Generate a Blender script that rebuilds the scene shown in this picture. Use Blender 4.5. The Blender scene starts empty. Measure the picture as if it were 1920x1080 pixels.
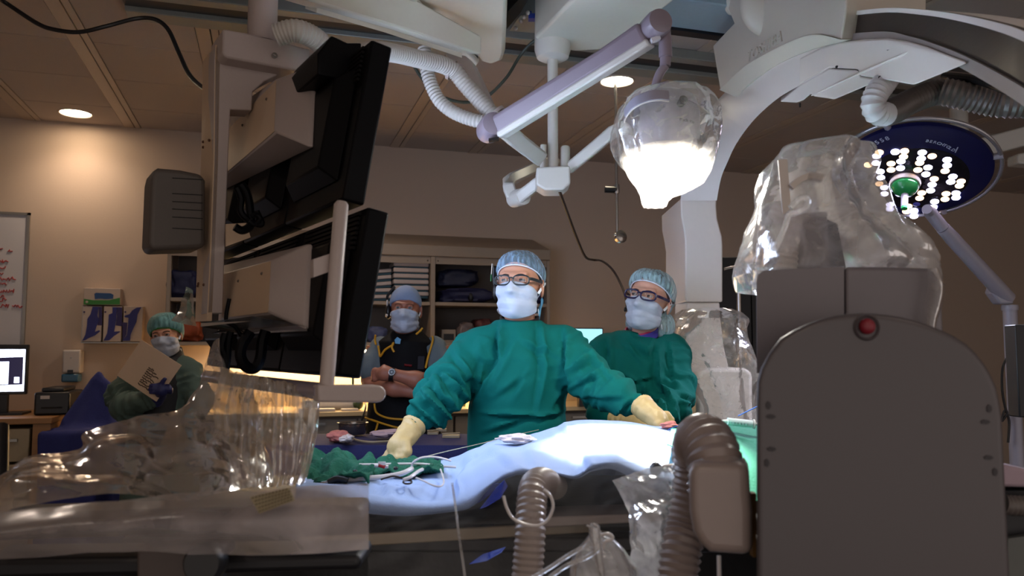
import bpy, bmesh, math, random
import numpy as np
import openvdb as vdb
from mathutils import Vector, Matrix, Euler

random.seed(7)
sc = bpy.context.scene
COL = sc.collection
F = 1493.0; TH = math.radians(4.4); YAW = math.radians(17.1); CZ = 1.40
ROOM_Y = 5.9; ROOM_Z = 2.92

# ---------------------------------------------------------------- pixel -> place
def hray(px, py):
    a = (px - 960) / F; b = (540 - py) / F
    fw = math.cos(TH) - b * math.sin(TH); up = math.sin(TH) + b * math.cos(TH)
    return a / fw, up / fw            # x and z per unit of depth along the heading
def hp(px, py, d):
    a, u = hray(px, py); return Vector((a * d, d, CZ + u * d))
def hz(px, py, z):
    a, u = hray(px, py); d = (z - CZ) / u; return Vector((a * d, d, z))
def h2w(v):
    c, s = math.cos(YAW), math.sin(YAW)
    return Vector((v[0] * c + v[1] * s, -v[0] * s + v[1] * c, v[2]))
def wy(px, py, Y):
    a, u = hray(px, py); w = h2w((a, 1, u)); k = Y / w.y
    return Vector((w.x * k, Y, CZ + u * k))
def wz(px, py, z):
    return h2w(hz(px, py, z))
def wx(px, py, X):
    a, u = hray(px, py); w = h2w((a, 1, u)); k = X / w.x
    return Vector((X, w.y * k, CZ + u * k))
def mpp(d): return d / F              # metres per pixel at depth d

# ---------------------------------------------------------------- materials
def lin(c):
    r = []
    for v in c[:3]:
        v = v / 255.0
        r.append(v / 12.92 if v <= 0.04045 else ((v + 0.055) / 1.055) ** 2.4)
    return (r[0], r[1], r[2], 1.0)
MATS = {}
def mat(name, col, rough=0.5, metal=0.0, bump=0.0, scale=60.0, var=0.06, spec=0.5, stretch=None,
        emit=None, estr=0.0, trans=0.0, coat=0.0, sub=0.0, tscale=None, sheen=0.0):
    """procedural principled material: noise drives a small colour variation, roughness and bump"""
    if name in MATS: return MATS[name]
    m = bpy.data.materials.new(name); m.use_nodes = True
    nt = m.node_tree; n = nt.nodes; l = nt.links
    b = n['Principled BSDF']
    tc = n.new('ShaderNodeTexCoord'); mp = n.new('ShaderNodeMapping')
    l.new(tc.outputs['Object'], mp.inputs['Vector'])
    if stretch: mp.inputs['Scale'].default_value = stretch
    no = n.new('ShaderNodeTexNoise'); no.inputs['Scale'].default_value = scale; no.inputs['Detail'].default_value = 4
    l.new(mp.outputs['Vector'], no.inputs['Vector'])
    c = lin(col)
    mx = n.new('ShaderNodeMix'); mx.data_type = 'RGBA'
    mx.inputs['A'].default_value = tuple(max(0, v * (1 - var)) for v in c[:3]) + (1,)
    mx.inputs['B'].default_value = tuple(min(1, v * (1 + var)) for v in c[:3]) + (1,)
    l.new(no.outputs['Fac'], mx.inputs['Factor'])
    l.new(mx.outputs['Result'], b.inputs['Base Color'])
    b.inputs['Roughness'].default_value = rough
    b.inputs['Metallic'].default_value = metal
    b.inputs['Specular IOR Level'].default_value = spec
    if coat: b.inputs['Coat Weight'].default_value = coat
    if trans: b.inputs['Transmission Weight'].default_value = trans
    if sheen: b.inputs['Sheen Weight'].default_value = sheen
    if sub:
        b.inputs['Subsurface Weight'].default_value = sub
        b.inputs['Subsurface Radius'].default_value = (0.01, 0.004, 0.002)
        b.inputs['Subsurface Scale'].default_value = 0.6
    if emit is not None:
        b.inputs['Emission Color'].default_value = lin(emit); b.inputs['Emission Strength'].default_value = estr
    if bump:
        bp = n.new('ShaderNodeBump'); bp.inputs['Strength'].default_value = bump
        bp.inputs['Distance'].default_value = 0.01
        l.new(no.outputs['Fac'], bp.inputs['Height']); l.new(bp.outputs['Normal'], b.inputs['Normal'])
    MATS[name] = m
    return m
def film(name, tint=(225, 220, 212), haze=0.16, rough=0.14, bump=0.35, scale=18.0, gloss=1.0, fres=1.38, trl=0.5, fk=0.75, line=.12, cell=.5):
    """clear plastic film: transparent + a little scattering haze + fresnel gloss, crinkled by noise"""
    if name in MATS: return MATS[name]
    m = bpy.data.materials.new(name); m.use_nodes = True
    nt = m.node_tree; n = nt.nodes; l = nt.links
    n.remove(n['Principled BSDF']); out = n['Material Output']
    tc = n.new('ShaderNodeTexCoord')
    no = n.new('ShaderNodeTexNoise'); no.inputs['Scale'].default_value = scale; no.inputs['Detail'].default_value = 3
    no.inputs['Distortion'].default_value = 1.2
    l.new(tc.outputs['Object'], no.inputs['Vector'])
    vo = n.new('ShaderNodeTexVoronoi'); vo.feature = 'DISTANCE_TO_EDGE'; vo.inputs['Scale'].default_value = scale * 0.45
    bp = n.new('ShaderNodeBump'); bp.inputs['Strength'].default_value = bump; bp.inputs['Distance'].default_value = 0.02
    l.new(no.outputs['Fac'], bp.inputs['Height'])
    tr = n.new('ShaderNodeBsdfTransparent'); tr.inputs['Color'].default_value = (0.97, 0.965, 0.955, 1)
    df = n.new('ShaderNodeBsdfDiffuse'); df.inputs['Color'].default_value = lin(tint)
    tl = n.new('ShaderNodeBsdfTranslucent'); tl.inputs['Color'].default_value = lin(tint)
    gl = n.new('ShaderNodeBsdfGlossy'); gl.inputs['Roughness'].default_value = rough; gl.inputs['Color'].default_value = (gloss, gloss, gloss, 1)
    for x in (df, tl, gl): l.new(bp.outputs['Normal'], x.inputs['Normal'])
    m1 = n.new('ShaderNodeMixShader'); m1.inputs[0].default_value = trl
    l.new(df.outputs[0], m1.inputs[1]); l.new(tl.outputs[0], m1.inputs[2])
    hz_ = n.new('ShaderNodeMapRange'); hz_.inputs['From Min'].default_value = 0.3; hz_.inputs['From Max'].default_value = 0.75
    hz_.inputs['To Min'].default_value = haze * 0.55; hz_.inputs['To Max'].default_value = haze * 1.45
    l.new(no.outputs['Fac'], hz_.inputs['Value'])
    n2 = n.new('ShaderNodeTexNoise'); n2.inputs['Scale'].default_value = scale * .55; n2.inputs['Detail'].default_value = 1; l.new(tc.outputs['Object'], n2.inputs['Vector'])
    mv = n.new('ShaderNodeVectorMath'); mv.operation = 'MULTIPLY_ADD'; mv.inputs[1].default_value = (.09, .09, .09); l.new(n2.outputs['Color'], mv.inputs[0]); l.new(tc.outputs['Object'], mv.inputs[2])
    vo.inputs['Scale'].default_value = scale * cell; l.new(mv.outputs[0], vo.inputs['Vector'])
    ln = n.new('ShaderNodeMapRange'); ln.interpolation_type = 'SMOOTHSTEP'; ln.inputs['From Min'].default_value = 0; ln.inputs['From Max'].default_value = .045; ln.inputs['To Min'].default_value = line; ln.inputs['To Max'].default_value = 0
    l.new(vo.outputs['Distance'], ln.inputs['Value'])
    ad = n.new('ShaderNodeMath'); ad.operation = 'ADD'; ad.use_clamp = True; l.new(hz_.outputs['Result'], ad.inputs[0]); l.new(ln.outputs['Result'], ad.inputs[1])
    m2 = n.new('ShaderNodeMixShader'); l.new(ad.outputs[0], m2.inputs[0])
    l.new(tr.outputs[0], m2.inputs[1]); l.new(m1.outputs[0], m2.inputs[2])
    fr = n.new('ShaderNodeFresnel'); fr.inputs['IOR'].default_value = fres; l.new(bp.outputs['Normal'], fr.inputs['Normal'])
    mu = n.new('ShaderNodeMath'); mu.operation = 'MULTIPLY_ADD'; mu.inputs[1].default_value = fk; mu.inputs[2].default_value = 0.0
    l.new(fr.outputs[0], mu.inputs[0])
    m3 = n.new('ShaderNodeMixShader'); l.new(mu.outputs[0], m3.inputs[0])
    l.new(m2.outputs[0], m3.inputs[1]); l.new(gl.outputs[0], m3.inputs[2])
    l.new(m3.outputs[0], out.inputs['Surface'])
    MATS[name] = m
    return m
def glow(name, col, strength, back=(20, 20, 20)):
    if name in MATS: return MATS[name]
    m = mat(name, back, rough=0.3, emit=col, estr=strength)
    return m

# ---------------------------------------------------------------- mesh builder
def basis(axis):
    a = Vector(axis).normalized()
    t = Vector((0, 0, 1)) if abs(a.z) < 0.9 else Vector((1, 0, 0))
    u = a.cross(t).normalized(); v = a.cross(u).normalized()
    return u, v, a
class MB:
    def __init__(s): s.v = []; s.f = []; s.mi = []
    def add(s, vs, fs, mi=0):
        o = len(s.v); s.v += [tuple(x) for x in vs]
        s.f += [tuple(i + o for i in f) for f in fs]; s.mi += [mi] * len(fs)
        return s
    def hexa(s, a, b, mi=0):
        """a, b: two matching quads"""
        return s.prism2(a, b, mi)
    def prism2(s, a, b, mi=0):
        n = len(a)
        fs = [tuple(range(n)), tuple(range(2 * n - 1, n - 1, -1))]
        fs += [(i, (i + 1) % n, n + (i + 1) % n, n + i) for i in range(n)]
        return s.add(list(a) + list(b), fs, mi)
    def prism(s, pts, off, mi=0):
        off = Vector(off)
        return s.prism2([Vector(p) for p in pts], [Vector(p) + off for p in pts], mi)
    def box(s, lo, hi, mi=0):
        x0, y0, z0 = lo; x1, y1, z1 = hi
        return s.prism2([(x0, y0, z0), (x1, y0, z0), (x1, y1, z0), (x0, y1, z0)],
                        [(x0, y0, z1), (x1, y0, z1), (x1, y1, z1), (x0, y1, z1)], mi)
    def obox(s, c, ux, uy, uz, mi=0):
        """box by centre and three half-axis vectors"""
        c, ux, uy, uz = map(Vector, (c, ux, uy, uz))
        q = [-ux - uy, ux - uy, ux + uy, -ux + uy]
        return s.prism2([c + k - uz for k in q], [c + k + uz for k in q], mi)
    def loft(s, rings, cap=True, closed=True, mi=0):
        n = len(rings[0]); vs = [p for r in rings for p in r]; fs = []
        for k in range(len(rings) - 1):
            for i in range(n if closed else n - 1):
                j = (i + 1) % n
                fs.append((k * n + i, k * n + j, (k + 1) * n + j, (k + 1) * n + i))
        if cap and closed:
            fs.append(tuple(range(n - 1, -1, -1))); fs.append(tuple((len(rings) - 1) * n + i for i in range(n)))
        return s.add(vs, fs, mi)
    def tube(s, path, r, n=12, cap=True, mi=0, flat=1.0):
        P = [Vector(p) for p in path]; m = len(P)
        R = r if isinstance(r, (list, tuple)) else [r] * m
        rings = []; u = None
        for i in range(m):
            t = (P[min(i + 1, m - 1)] - P[max(i - 1, 0)]).normalized()
            if u is None: u = basis(t)[0]
            else:
                u = (u - t * u.dot(t))
                u = u.normalized() if u.length > 1e-6 else basis(t)[0]
            v = t.cross(u)
            rings.append([P[i] + (u * math.cos(2 * math.pi * k / n) + v * (math.sin(2 * math.pi * k / n) * flat)) * R[i] for k in range(n)])
        return s.loft(rings, cap, True, mi)
    def lathe(s, prof, o, axis=(0, 0, 1), n=32, mi=0, cap=True):
        u, v, a = basis(axis); o = Vector(o)
        rings = [[o + a * h + (u * math.cos(2 * math.pi * k / n) + v * math.sin(2 * math.pi * k / n)) * max(r, 1e-5) for k in range(n)] for r, h in prof]
        return s.loft(rings, cap, True, mi)
    def ell(s, c, r, R=None, nu=20, nv=12, mi=0):
        c = Vector(c); r = (r, r, r) if not hasattr(r, '__len__') else r
        vs = []; fs = []
        for j in range(1, nv):
            ph = math.pi * j / nv
            for i in range(nu):
                th = 2 * math.pi * i / nu
                p = Vector((r[0] * math.sin(ph) * math.cos(th), r[1] * math.sin(ph) * math.sin(th), r[2] * math.cos(ph)))
                vs.append(c + (R @ p if R else p))
        top = Vector((0, 0, r[2])); vs.append(c + (R @ top if R else top)); vs.append(c - (R @ top if R else top))
        T = len(vs) - 2
        for j in range(nv - 2):
            for i in range(nu):
                k = (i + 1) % nu
                fs.append((j * nu + i, (j + 1) * nu + i, (j + 1) * nu + k, j * nu + k))
        for i in range(nu):
            k = (i + 1) % nu
            fs.append((T, i, k)); fs.append((T + 1, (nv - 2) * nu + k, (nv - 2) * nu + i))
        return s.add(vs, fs, mi)
    def grid(s, fn, nu, nv, mi=0, closed_u=False):
        vs = [fn(i / (nu if closed_u else nu - 1), j / (nv - 1)) for j in range(nv) for i in range(nu)]
        fs = []
        for j in range(nv - 1):
            for i in range(nu if closed_u else nu - 1):
                k = (i + 1) % nu
                fs.append((j * nu + i, j * nu + k, (j + 1) * nu + k, (j + 1) * nu + i))
        return s.add(vs, fs, mi)
    def bar(s, path, side, w, h, mi=0):
        """rectangular section swept along path; side = direction of the width"""
        P = [Vector(p) for p in path]; rings = []
        for i in range(len(P)):
            t = (P[min(i + 1, len(P) - 1)] - P[max(i - 1, 0)]).normalized()
            sd = Vector(side); sd = (sd - t * sd.dot(t)).normalized(); up = t.cross(sd)
            ww = w[i] if hasattr(w, '__len__') else w; hh = h[i] if hasattr(h, '__len__') else h
            rings.append([P[i] + sd * ww / 2 + up * hh / 2, P[i] - sd * ww / 2 + up * hh / 2, P[i] - sd * ww / 2 - up * hh / 2, P[i] + sd * ww / 2 - up * hh / 2])
        return s.loft(rings, True, True, mi)
def smooth_path(pts, n=8):
    """Catmull-Rom through the points (tuples of any length)"""
    P = [np.array(p, float) for p in pts]; out = []
    for i in range(len(P) - 1):
        p0, p1, p2, p3 = P[max(i - 1, 0)], P[i], P[i + 1], P[min(i + 2, len(P) - 1)]
        for k in range(n):
            t = k / n
            out.append(0.5 * ((2 * p1) + (-p0 + p2) * t + (2 * p0 - 5 * p1 + 4 * p2 - p3) * t * t + (-p0 + 3 * p1 - 3 * p2 + p3) * t ** 3))
    out.append(P[-1]); return [Vector(p) if len(p) == 3 else p for p in out]
def resample(path, step):
    P = [Vector(p) for p in path]; L = [0]
    for i in range(len(P) - 1): L.append(L[-1] + (P[i + 1] - P[i]).length)
    n = max(2, int(L[-1] / step)); out = []; j = 0
    for k in range(n + 1):
        s = L[-1] * k / n
        while j < len(P) - 2 and L[j + 1] < s: j += 1
        t = (s - L[j]) / max(L[j + 1] - L[j], 1e-9); out.append(P[j].lerp(P[j + 1], min(max(t, 0), 1)))
    return out
def hose(path, r, pitch=0.012, amp=0.0035, n=18):
    """corrugated hose along a path"""
    p = resample(smooth_path(path, 10), pitch / 4)
    rr = [r + amp * (0.5 + 0.5 * math.cos(2 * math.pi * i / 4)) for i in range(len(p))]
    return MB().tube(p, rr, n)

def finish(me, smooth=True, ang=38, recalc=True):
    bm = bmesh.new(); bm.from_mesh(me)
    if recalc: bmesh.ops.recalc_face_normals(bm, faces=bm.faces)
    if smooth:
        a = math.radians(ang)
        for f in bm.faces: f.smooth = True
        for e in bm.edges:
            if len(e.link_faces) == 2: e.smooth = e.calc_face_angle(0) < a
    bm.to_mesh(me); bm.free()
def pix(P):
    """heading coordinates (n, 3) -> pixel coordinates"""
    x, d, z = P[..., 0], P[..., 1], P[..., 2] - CZ
    c, s_ = math.cos(TH), math.sin(TH); f = d * c + z * s_; u = -d * s_ + z * c
    return 960 + F * x / f, 540 - F * u / f
def ridges(P, lst):
    X, Y = pix(P); out = 0 * X
    for (x0, y0, x1, y1, amp, w) in lst:
        sg, di, h = seg_dist(X, Y, (x0, y0), (x1, y1)); al = np.sqrt(np.maximum(di ** 2 - sg ** 2, 0))
        out = out + amp * np.exp(-(al / (w * 1.5)) ** 2) * (.3 + .7 * np.sin(np.pi * np.clip(h, .03, .97))) * (np.exp(-np.abs(sg) / w) - .5 * np.exp(-np.abs(sg - 1.6 * w) / w))
    return out
class Base:
    """where a thing stands: base point and frame ('H' camera heading, 'R' room)"""
    def __init__(s, b, fr): s.b = Vector(b); s.fr = fr
def setprops(o, label=None, cat=None, group=None, kind=None):
    if label: o['label'] = label
    if cat: o['category'] = cat
    if group: o['group'] = group
    if kind: o['kind'] = kind
def place(o, base, fr):
    o.location = h2w(base) if fr == 'H' else Vector(base)
    o.rotation_euler = (0, 0, -YAW if fr == 'H' else 0)
def mesh_of(name, mb, mats, base=(0, 0, 0), smooth=True, ang=38, recalc=True):
    b = Vector(base)
    me = bpy.data.meshes.new(name)
    me.from_pydata([(v[0] - b.x, v[1] - b.y, v[2] - b.z) for v in mb.v], [], mb.f)
    mats = mats if isinstance(mats, (list, tuple)) else [mats]
    for m in mats: me.materials.append(m)
    if len(mats) > 1: me.polygons.foreach_set('material_index', mb.mi)
    me.validate(); finish(me, smooth, ang, recalc)
    return me
def link(o): COL.objects.link(o); return o
def bev(o, w, seg=2, ang=40):
    m = o.modifiers.new('bevel', 'BEVEL'); m.width = w; m.segments = seg; m.limit_method = 'ANGLE'
    m.angle_limit = math.radians(ang); m.harden_normals = False
    return o
class Thing:
    def __init__(s, name, label, cat, base, fr='H', group=None, kind=None):
        s.base = Vector(base); s.fr = fr
        s.o = link(bpy.data.objects.new(name, None)); s.o.empty_display_size = 0.1
        place(s.o, base, fr); setprops(s.o, label, cat, group, kind)
    def part(s, name, mb, m, parent=None, bevel=0, seg=2, label=None, smooth=True, ang=38, recalc=True, kind=None):
        me = mesh_of(name, mb, m, s.base, smooth, ang, recalc)
        o = link(bpy.data.objects.new(name, me)); o.parent = parent or s.o
        if bevel: bev(o, bevel, seg)
        if label: o['label'] = label
        if kind: o['kind'] = kind
        return o
    def sub(s, parent, name, mb, m, **k): return s.part(name, mb, m, parent=parent, **k)
def single(name, mb, m, label, cat, base, fr='H', group=None, kind=None, bevel=0, seg=2, smooth=True, ang=38, recalc=True):
    me = mesh_of(name, mb, m, base, smooth, ang, recalc)
    o = link(bpy.data.objects.new(name, me)); place(o, base, fr); setprops(o, label, cat, group, kind)
    if bevel: bev(o, bevel, seg)
    return o
def structure(name, mb, m, fr='R', bevel=0, smooth=False, parent=None):
    me = mesh_of(name, mb, m, (0, 0, 0), smooth)
    o = link(bpy.data.objects.new(name, me))
    if parent: o.parent = parent
    else:
        place(o, (0, 0, 0), fr); o['kind'] = 'structure'
    if bevel: bev(o, bevel)
    return o
def text_mb(s, size, origin, right, up, depth=0.001, align='LEFT', shear=0.0, spacing=1.0):
    """lettering as a mesh on a plane"""
    cu = bpy.data.curves.new('lettering', 'FONT'); cu.body = s; cu.size = size; cu.extrude = depth; cu.align_x = align
    cu.shear = shear; cu.space_character = spacing; cu.resolution_u = 3
    o = bpy.data.objects.new('lettering', cu); COL.objects.link(o)
    dg = bpy.context.evaluated_depsgraph_get(); me = bpy.data.meshes.new_from_object(o.evaluated_get(dg))
    r = Vector(right).normalized(); u = Vector(up); u = (u - r * u.dot(r)).normalized(); n = r.cross(u)
    O = Vector(origin); mb = MB()
    mb.add([O + r * v.co.x + u * v.co.y + n * v.co.z for v in me.vertices], [tuple(p.vertices) for p in me.polygons])
    bpy.data.objects.remove(o); bpy.data.curves.remove(cu); bpy.data.meshes.remove(me)
    return mb

# ---------------------------------------------------------------- noise and distance fields
_rs = np.random.RandomState(11)
_perm = _rs.permutation(256).astype(np.int32); _perm = np.concatenate([_perm, _perm])
_gv = _rs.rand(256).astype(np.float32) * 2 - 1
def vnoise(x, y, z):
    x = np.asarray(x, np.float32); y = np.asarray(y, np.float32); z = np.asarray(z, np.float32)
    xi = np.floor(x).astype(np.int32); yi = np.floor(y).astype(np.int32); zi = np.floor(z).astype(np.int32)
    fx, fy, fz = x - xi, y - yi, z - zi
    fx = fx * fx * (3 - 2 * fx); fy = fy * fy * (3 - 2 * fy); fz = fz * fz * (3 - 2 * fz)
    xi &= 255; yi &= 255; zi &= 255; x1 = (xi + 1) & 255; y1 = (yi + 1) & 255; z1 = (zi + 1) & 255
    def g(a, b, c): return _gv[_perm[_perm[_perm[a] + b] + c]]
    def lp(a, b, t): return a + (b - a) * t
    return lp(lp(lp(g(xi, yi, zi), g(x1, yi, zi), fx), lp(g(xi, y1, zi), g(x1, y1, zi), fx), fy),
              lp(lp(g(xi, yi, z1), g(x1, yi, z1), fx), lp(g(xi, y1, z1), g(x1, y1, z1), fx), fy), fz)
def vn(p, s=1.0, o=0.0): return float(vnoise([p[0] * s + o], [p[1] * s + o * 1.7], [p[2] * s - o])[0])
def ridged(x, y, z): return 1 - np.abs(vnoise(x, y, z)) * 2
def tri(t): return np.abs((t % 1.0) - .5) * 2 - .5
def crumple(P, amp, s, seed=0, n=7):
    """piecewise-flat creasing of thin film: random triangle waves, warped a little"""
    rs = np.random.RandomState(seed + 100); x, y, z = P[:, 0], P[:, 1], P[:, 2]
    wx, wy_, wz_ = [.35 / s * vnoise(x * s * .5 + k * 7, y * s * .5 + seed, z * s * .5 - k) for k in range(3)]
    x, y, z = x + wx, y + wy_, z + wz_; out = np.zeros(len(P))
    for i in range(n):
        d = rs.normal(size=3); d /= np.linalg.norm(d); f = s * rs.uniform(.35, 1.5)
        out += tri((x * d[0] + y * d[1] + z * d[2]) * f + rs.rand()) / (f / s) ** .8
    return amp * out / math.sqrt(n)
def np_grid(P, nu, nv, closed_u=False):
    mb = MB(); mb.v = [tuple(p) for p in P.reshape(-1, 3)]
    w = nu if closed_u else nu - 1
    mb.f = [(j * nu + i, j * nu + (i + 1) % nu, (j + 1) * nu + (i + 1) % nu, (j + 1) * nu + i) for j in range(nv - 1) for i in range(w)]
    mb.mi = [0] * len(mb.f); return mb
def vnormals(V, Fq):
    N = np.zeros_like(V)
    for f4 in (Fq,):
        a, b, c, d = (V[f4[:, k]] for k in range(4)); n = np.cross(c - a, d - b)
        for k in range(4): np.add.at(N, f4[:, k], n)
    return N / np.maximum(np.linalg.norm(N, axis=1, keepdims=True), 1e-9)
def displace(mb, fn):
    V = np.array(mb.v); q = np.array([f if len(f) == 4 else (f[0], f[1], f[2], f[2]) for f in mb.f])
    N = vnormals(V, q)
    # outward orientation
    if ((V - V.mean(0)) * N).sum() < 0: N = -N
    V = V + N * fn(V, N)[:, None]
    mb.v = [tuple(v) for v in V]; return mb
def relax(mb, it=2, k=.5):
    V = np.array(mb.v); E = set()
    for f in mb.f:
        for a, b in zip(f, f[1:] + f[:1]): E.add((min(a, b), max(a, b)))
    E = np.array(list(E)); deg = np.bincount(E.ravel(), minlength=len(V)).clip(1)[:, None]
    for _ in range(it):
        S = np.zeros_like(V); np.add.at(S, E[:, 0], V[E[:, 1]]); np.add.at(S, E[:, 1], V[E[:, 0]])
        V = V + k * (S / deg - V)
    mb.v = [tuple(v) for v in V]; return mb
def creases(V, N, lst, d):
    """cloth creases drawn over the front of a garment in picture coordinates"""
    out = np.zeros(len(V)); X, Z = V[:, 0], V[:, 2]; front = np.clip(.35 - N[:, 1], 0, 1)
    for (x0, y0, x1, y1, amp, w) in lst:
        a = hp(x0, y0, d); b = hp(x1, y1, d)
        sg, di, h = seg_dist(X, Z, (a.x, a.z), (b.x, b.z))
        along = np.sqrt(np.maximum(di ** 2 - sg ** 2, 0))
        fall = np.exp(-(along / (w * 1.5)) ** 2) * (.3 + .7 * np.sin(np.pi * np.clip(h, .03, .97)))
        out += amp * fall * (np.exp(-np.abs(sg - .55 * w) / (w * .75)) - np.exp(-np.abs(sg + .65 * w) / (w * .75)))
    return out * np.clip(front * 2, 0, 1)
class SD:
    """signed distance field on numpy grids"""
    def __init__(s, lo, hi, vs):
        s.lo = np.array(lo, np.float32); s.vs = vs
        n = np.ceil((np.array(hi) - s.lo) / vs).astype(int) + 1
        ax = [s.lo[i] + np.arange(n[i], dtype=np.float32) * vs for i in range(3)]
        s.X, s.Y, s.Z = np.meshgrid(*ax, indexing='ij')
        s.d = np.full(s.X.shape, 10.0, np.float32)
    def cone(s, a, b, ra, rb, sq=None):
        a = np.array(a, np.float32); b = np.array(b, np.float32); ba = b - a
        px, py, pz = s.X - a[0], s.Y - a[1], s.Z - a[2]
        h = np.clip((px * ba[0] + py * ba[1] + pz * ba[2]) / max(float(ba @ ba), 1e-9), 0, 1)
        return np.sqrt((px - ba[0] * h) ** 2 + (py - ba[1] * h) ** 2 + (pz - ba[2] * h) ** 2) - (ra + (rb - ra) * h)
    def ell(s, c, r, R=None):
        px, py, pz = s.X - c[0], s.Y - c[1], s.Z - c[2]
        if R is not None:
            M = np.array(R.transposed(), np.float32)
            px, py, pz = (M[0, 0] * px + M[0, 1] * py + M[0, 2] * pz, M[1, 0] * px + M[1, 1] * py + M[1, 2] * pz, M[2, 0] * px + M[2, 1] * py + M[2, 2] * pz)
        k0 = np.sqrt((px / r[0]) ** 2 + (py / r[1]) ** 2 + (pz / r[2]) ** 2)
        k1 = np.sqrt((px / r[0] ** 2) ** 2 + (py / r[1] ** 2) ** 2 + (pz / r[2] ** 2) ** 2) + 1e-6
        return k0 * (k0 - 1) / k1
    def ecyl(s, prof, yc=None):
        """stack of elliptical sections: prof = [(z, xc, yc, rx, ry)] sorted by z"""
        z = np.array([p[0] for p in prof]); Z1 = s.Z[0, 0, :]
        f = [np.interp(Z1, z, [p[k] for p in prof]).astype(np.float32) for k in range(1, 5)]
        px = (s.X - f[0]) / f[2]; py = (s.Y - f[1]) / f[3]
        k0 = np.sqrt(px * px + py * py); d = (k0 - 1) * np.minimum(f[2], f[3])
        dz = np.maximum(z[0] - s.Z, s.Z - z[-1])
        return np.maximum(d, dz)
    def box(s, c, h, r=0.01):
        qx, qy, qz = np.abs(s.X - c[0]) - h[0] + r, np.abs(s.Y - c[1]) - h[1] + r, np.abs(s.Z - c[2]) - h[2] + r
        return np.sqrt(np.maximum(qx, 0) ** 2 + np.maximum(qy, 0) ** 2 + np.maximum(qz, 0) ** 2) + np.minimum(np.maximum(qx, np.maximum(qy, qz)), 0) - r
    def add(s, d, k=0.02):
        if k <= 0: s.d = np.minimum(s.d, d); return s
        h = np.clip(0.5 + 0.5 * (d - s.d) / k, 0, 1)
        s.d = d + (s.d - d) * h - k * h * (1 - h); return s
    def cut(s, d, k=0.01):
        nd = -d; h = np.clip(0.5 - 0.5 * (nd - s.d) / k, 0, 1)
        s.d = nd + (s.d - nd) * h + k * h * (1 - h); return s
    def sample(s, P):
        q = (P - s.lo) / s.vs; sh = np.array(s.d.shape) - 2
        i = np.clip(np.floor(q).astype(int), 0, sh); f = np.clip(q - i, 0, 1); o = 0
        for a in (0, 1):
            for b in (0, 1):
                for c in (0, 1):
                    o = o + s.d[i[:, 0] + a, i[:, 1] + b, i[:, 2] + c] * (f[:, 0] if a else 1 - f[:, 0]) * (f[:, 1] if b else 1 - f[:, 1]) * (f[:, 2] if c else 1 - f[:, 2])
        return o
    def mesh(s, post=None):
        g = vdb.FloatGrid(); g.background = 0.1
        d = np.clip(s.d, -0.1, 0.1).astype(np.float32)
        d[0] = d[-1] = 0.1; d[:, 0] = d[:, -1] = 0.1; d[:, :, 0] = d[:, :, -1] = 0.1
        g.copyFromArray(d)
        p, t, q = g.convertToPolygons(0.0, 0.0)
        v = p.astype(np.float64) * s.vs + s.lo
        mb = MB(); mb.v = [tuple(x) for x in v]
        mb.f = [tuple(int(i) for i in x) for x in q] + [tuple(int(i) for i in x) for x in t]
        mb.mi = [0] * len(mb.f)
        return mb
def seg_dist(X, Z, a, b):
    """signed offset and distance from a segment in the x-z plane"""
    ax, az = a; bx, bz = b; dx, dz = bx - ax, bz - az; L2 = dx * dx + dz * dz
    h = np.clip(((X - ax) * dx + (Z - az) * dz) / L2, 0, 1)
    ex, ez = X - ax - dx * h, Z - az - dz * h
    sgn = (dx * (Z - az) - dz * (X - ax)) / math.sqrt(L2)
    return sgn, np.sqrt(ex * ex + ez * ez), h
def folds(sd, lst, d):
    """cloth folds drawn over the x-z plane: (px0,py0,px1,py1,amp,width) -> ridge beside a valley"""
    out = np.zeros_like(sd.X)
    for (x0, y0, x1, y1, amp, w) in lst:
        a = hp(x0, y0, d); b = hp(x1, y1, d)
        sg, di, h = seg_dist(sd.X, sd.Z, (a.x, a.z), (b.x, b.z))
        fall = np.exp(-(np.maximum(di - np.abs(sg), 0) / (w * 1.2)) ** 2) * (0.35 + 0.65 * np.sin(np.pi * np.clip(h, 0.02, 0.98)))
        out += amp * fall * (np.exp(-((sg - 0.6 * w) / w) ** 2) - 0.9 * np.exp(-((sg + 0.7 * w) / w) ** 2))
    return out
# ================================================================ setting
M_wall = mat('painted_wall', (198, 178, 160), rough=0.75, bump=0.05, scale=90, var=0.03)
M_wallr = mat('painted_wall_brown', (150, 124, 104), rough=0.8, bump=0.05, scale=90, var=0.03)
M_ceil = mat('ceiling_tile', (184, 172, 164), rough=0.9, bump=0.25, scale=220, var=0.05)
M_grid = mat('ceiling_grid', (188, 172, 156), rough=0.5, var=0.03)
M_slot = mat('dark_slot', (18, 16, 16), rough=0.8)
M_floor = mat('vinyl_floor', (96, 92, 90), rough=0.35, scale=14, var=0.12)
X0, X1, Y0, Y1 = -3.4, 7.2, -1.6, ROOM_Y
structure('floor', MB().box((X0, Y0, -0.1), (X1, Y1, 0)), M_floor)
structure('wall_back', MB().box((X0 - .1, Y1, -0.1), (X1 + .1, Y1 + .12, ROOM_Z + .2)), M_wall)
structure('wall_left', MB().box((X0 - .12, Y0, -0.1), (X0, Y1, ROOM_Z + .2)), M_wall)
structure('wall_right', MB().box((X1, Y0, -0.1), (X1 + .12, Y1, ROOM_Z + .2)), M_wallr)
c = MB().box((X0, Y0, ROOM_Z + .03), (X1, Y1, ROOM_Z + .16), 1)
TW, TD = 0.605, 0.574
xs = [-0.911 + TW * k for k in range(-5, 15)]
ys = [5.436 - TD * k for k in range(-1, 13)]
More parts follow.
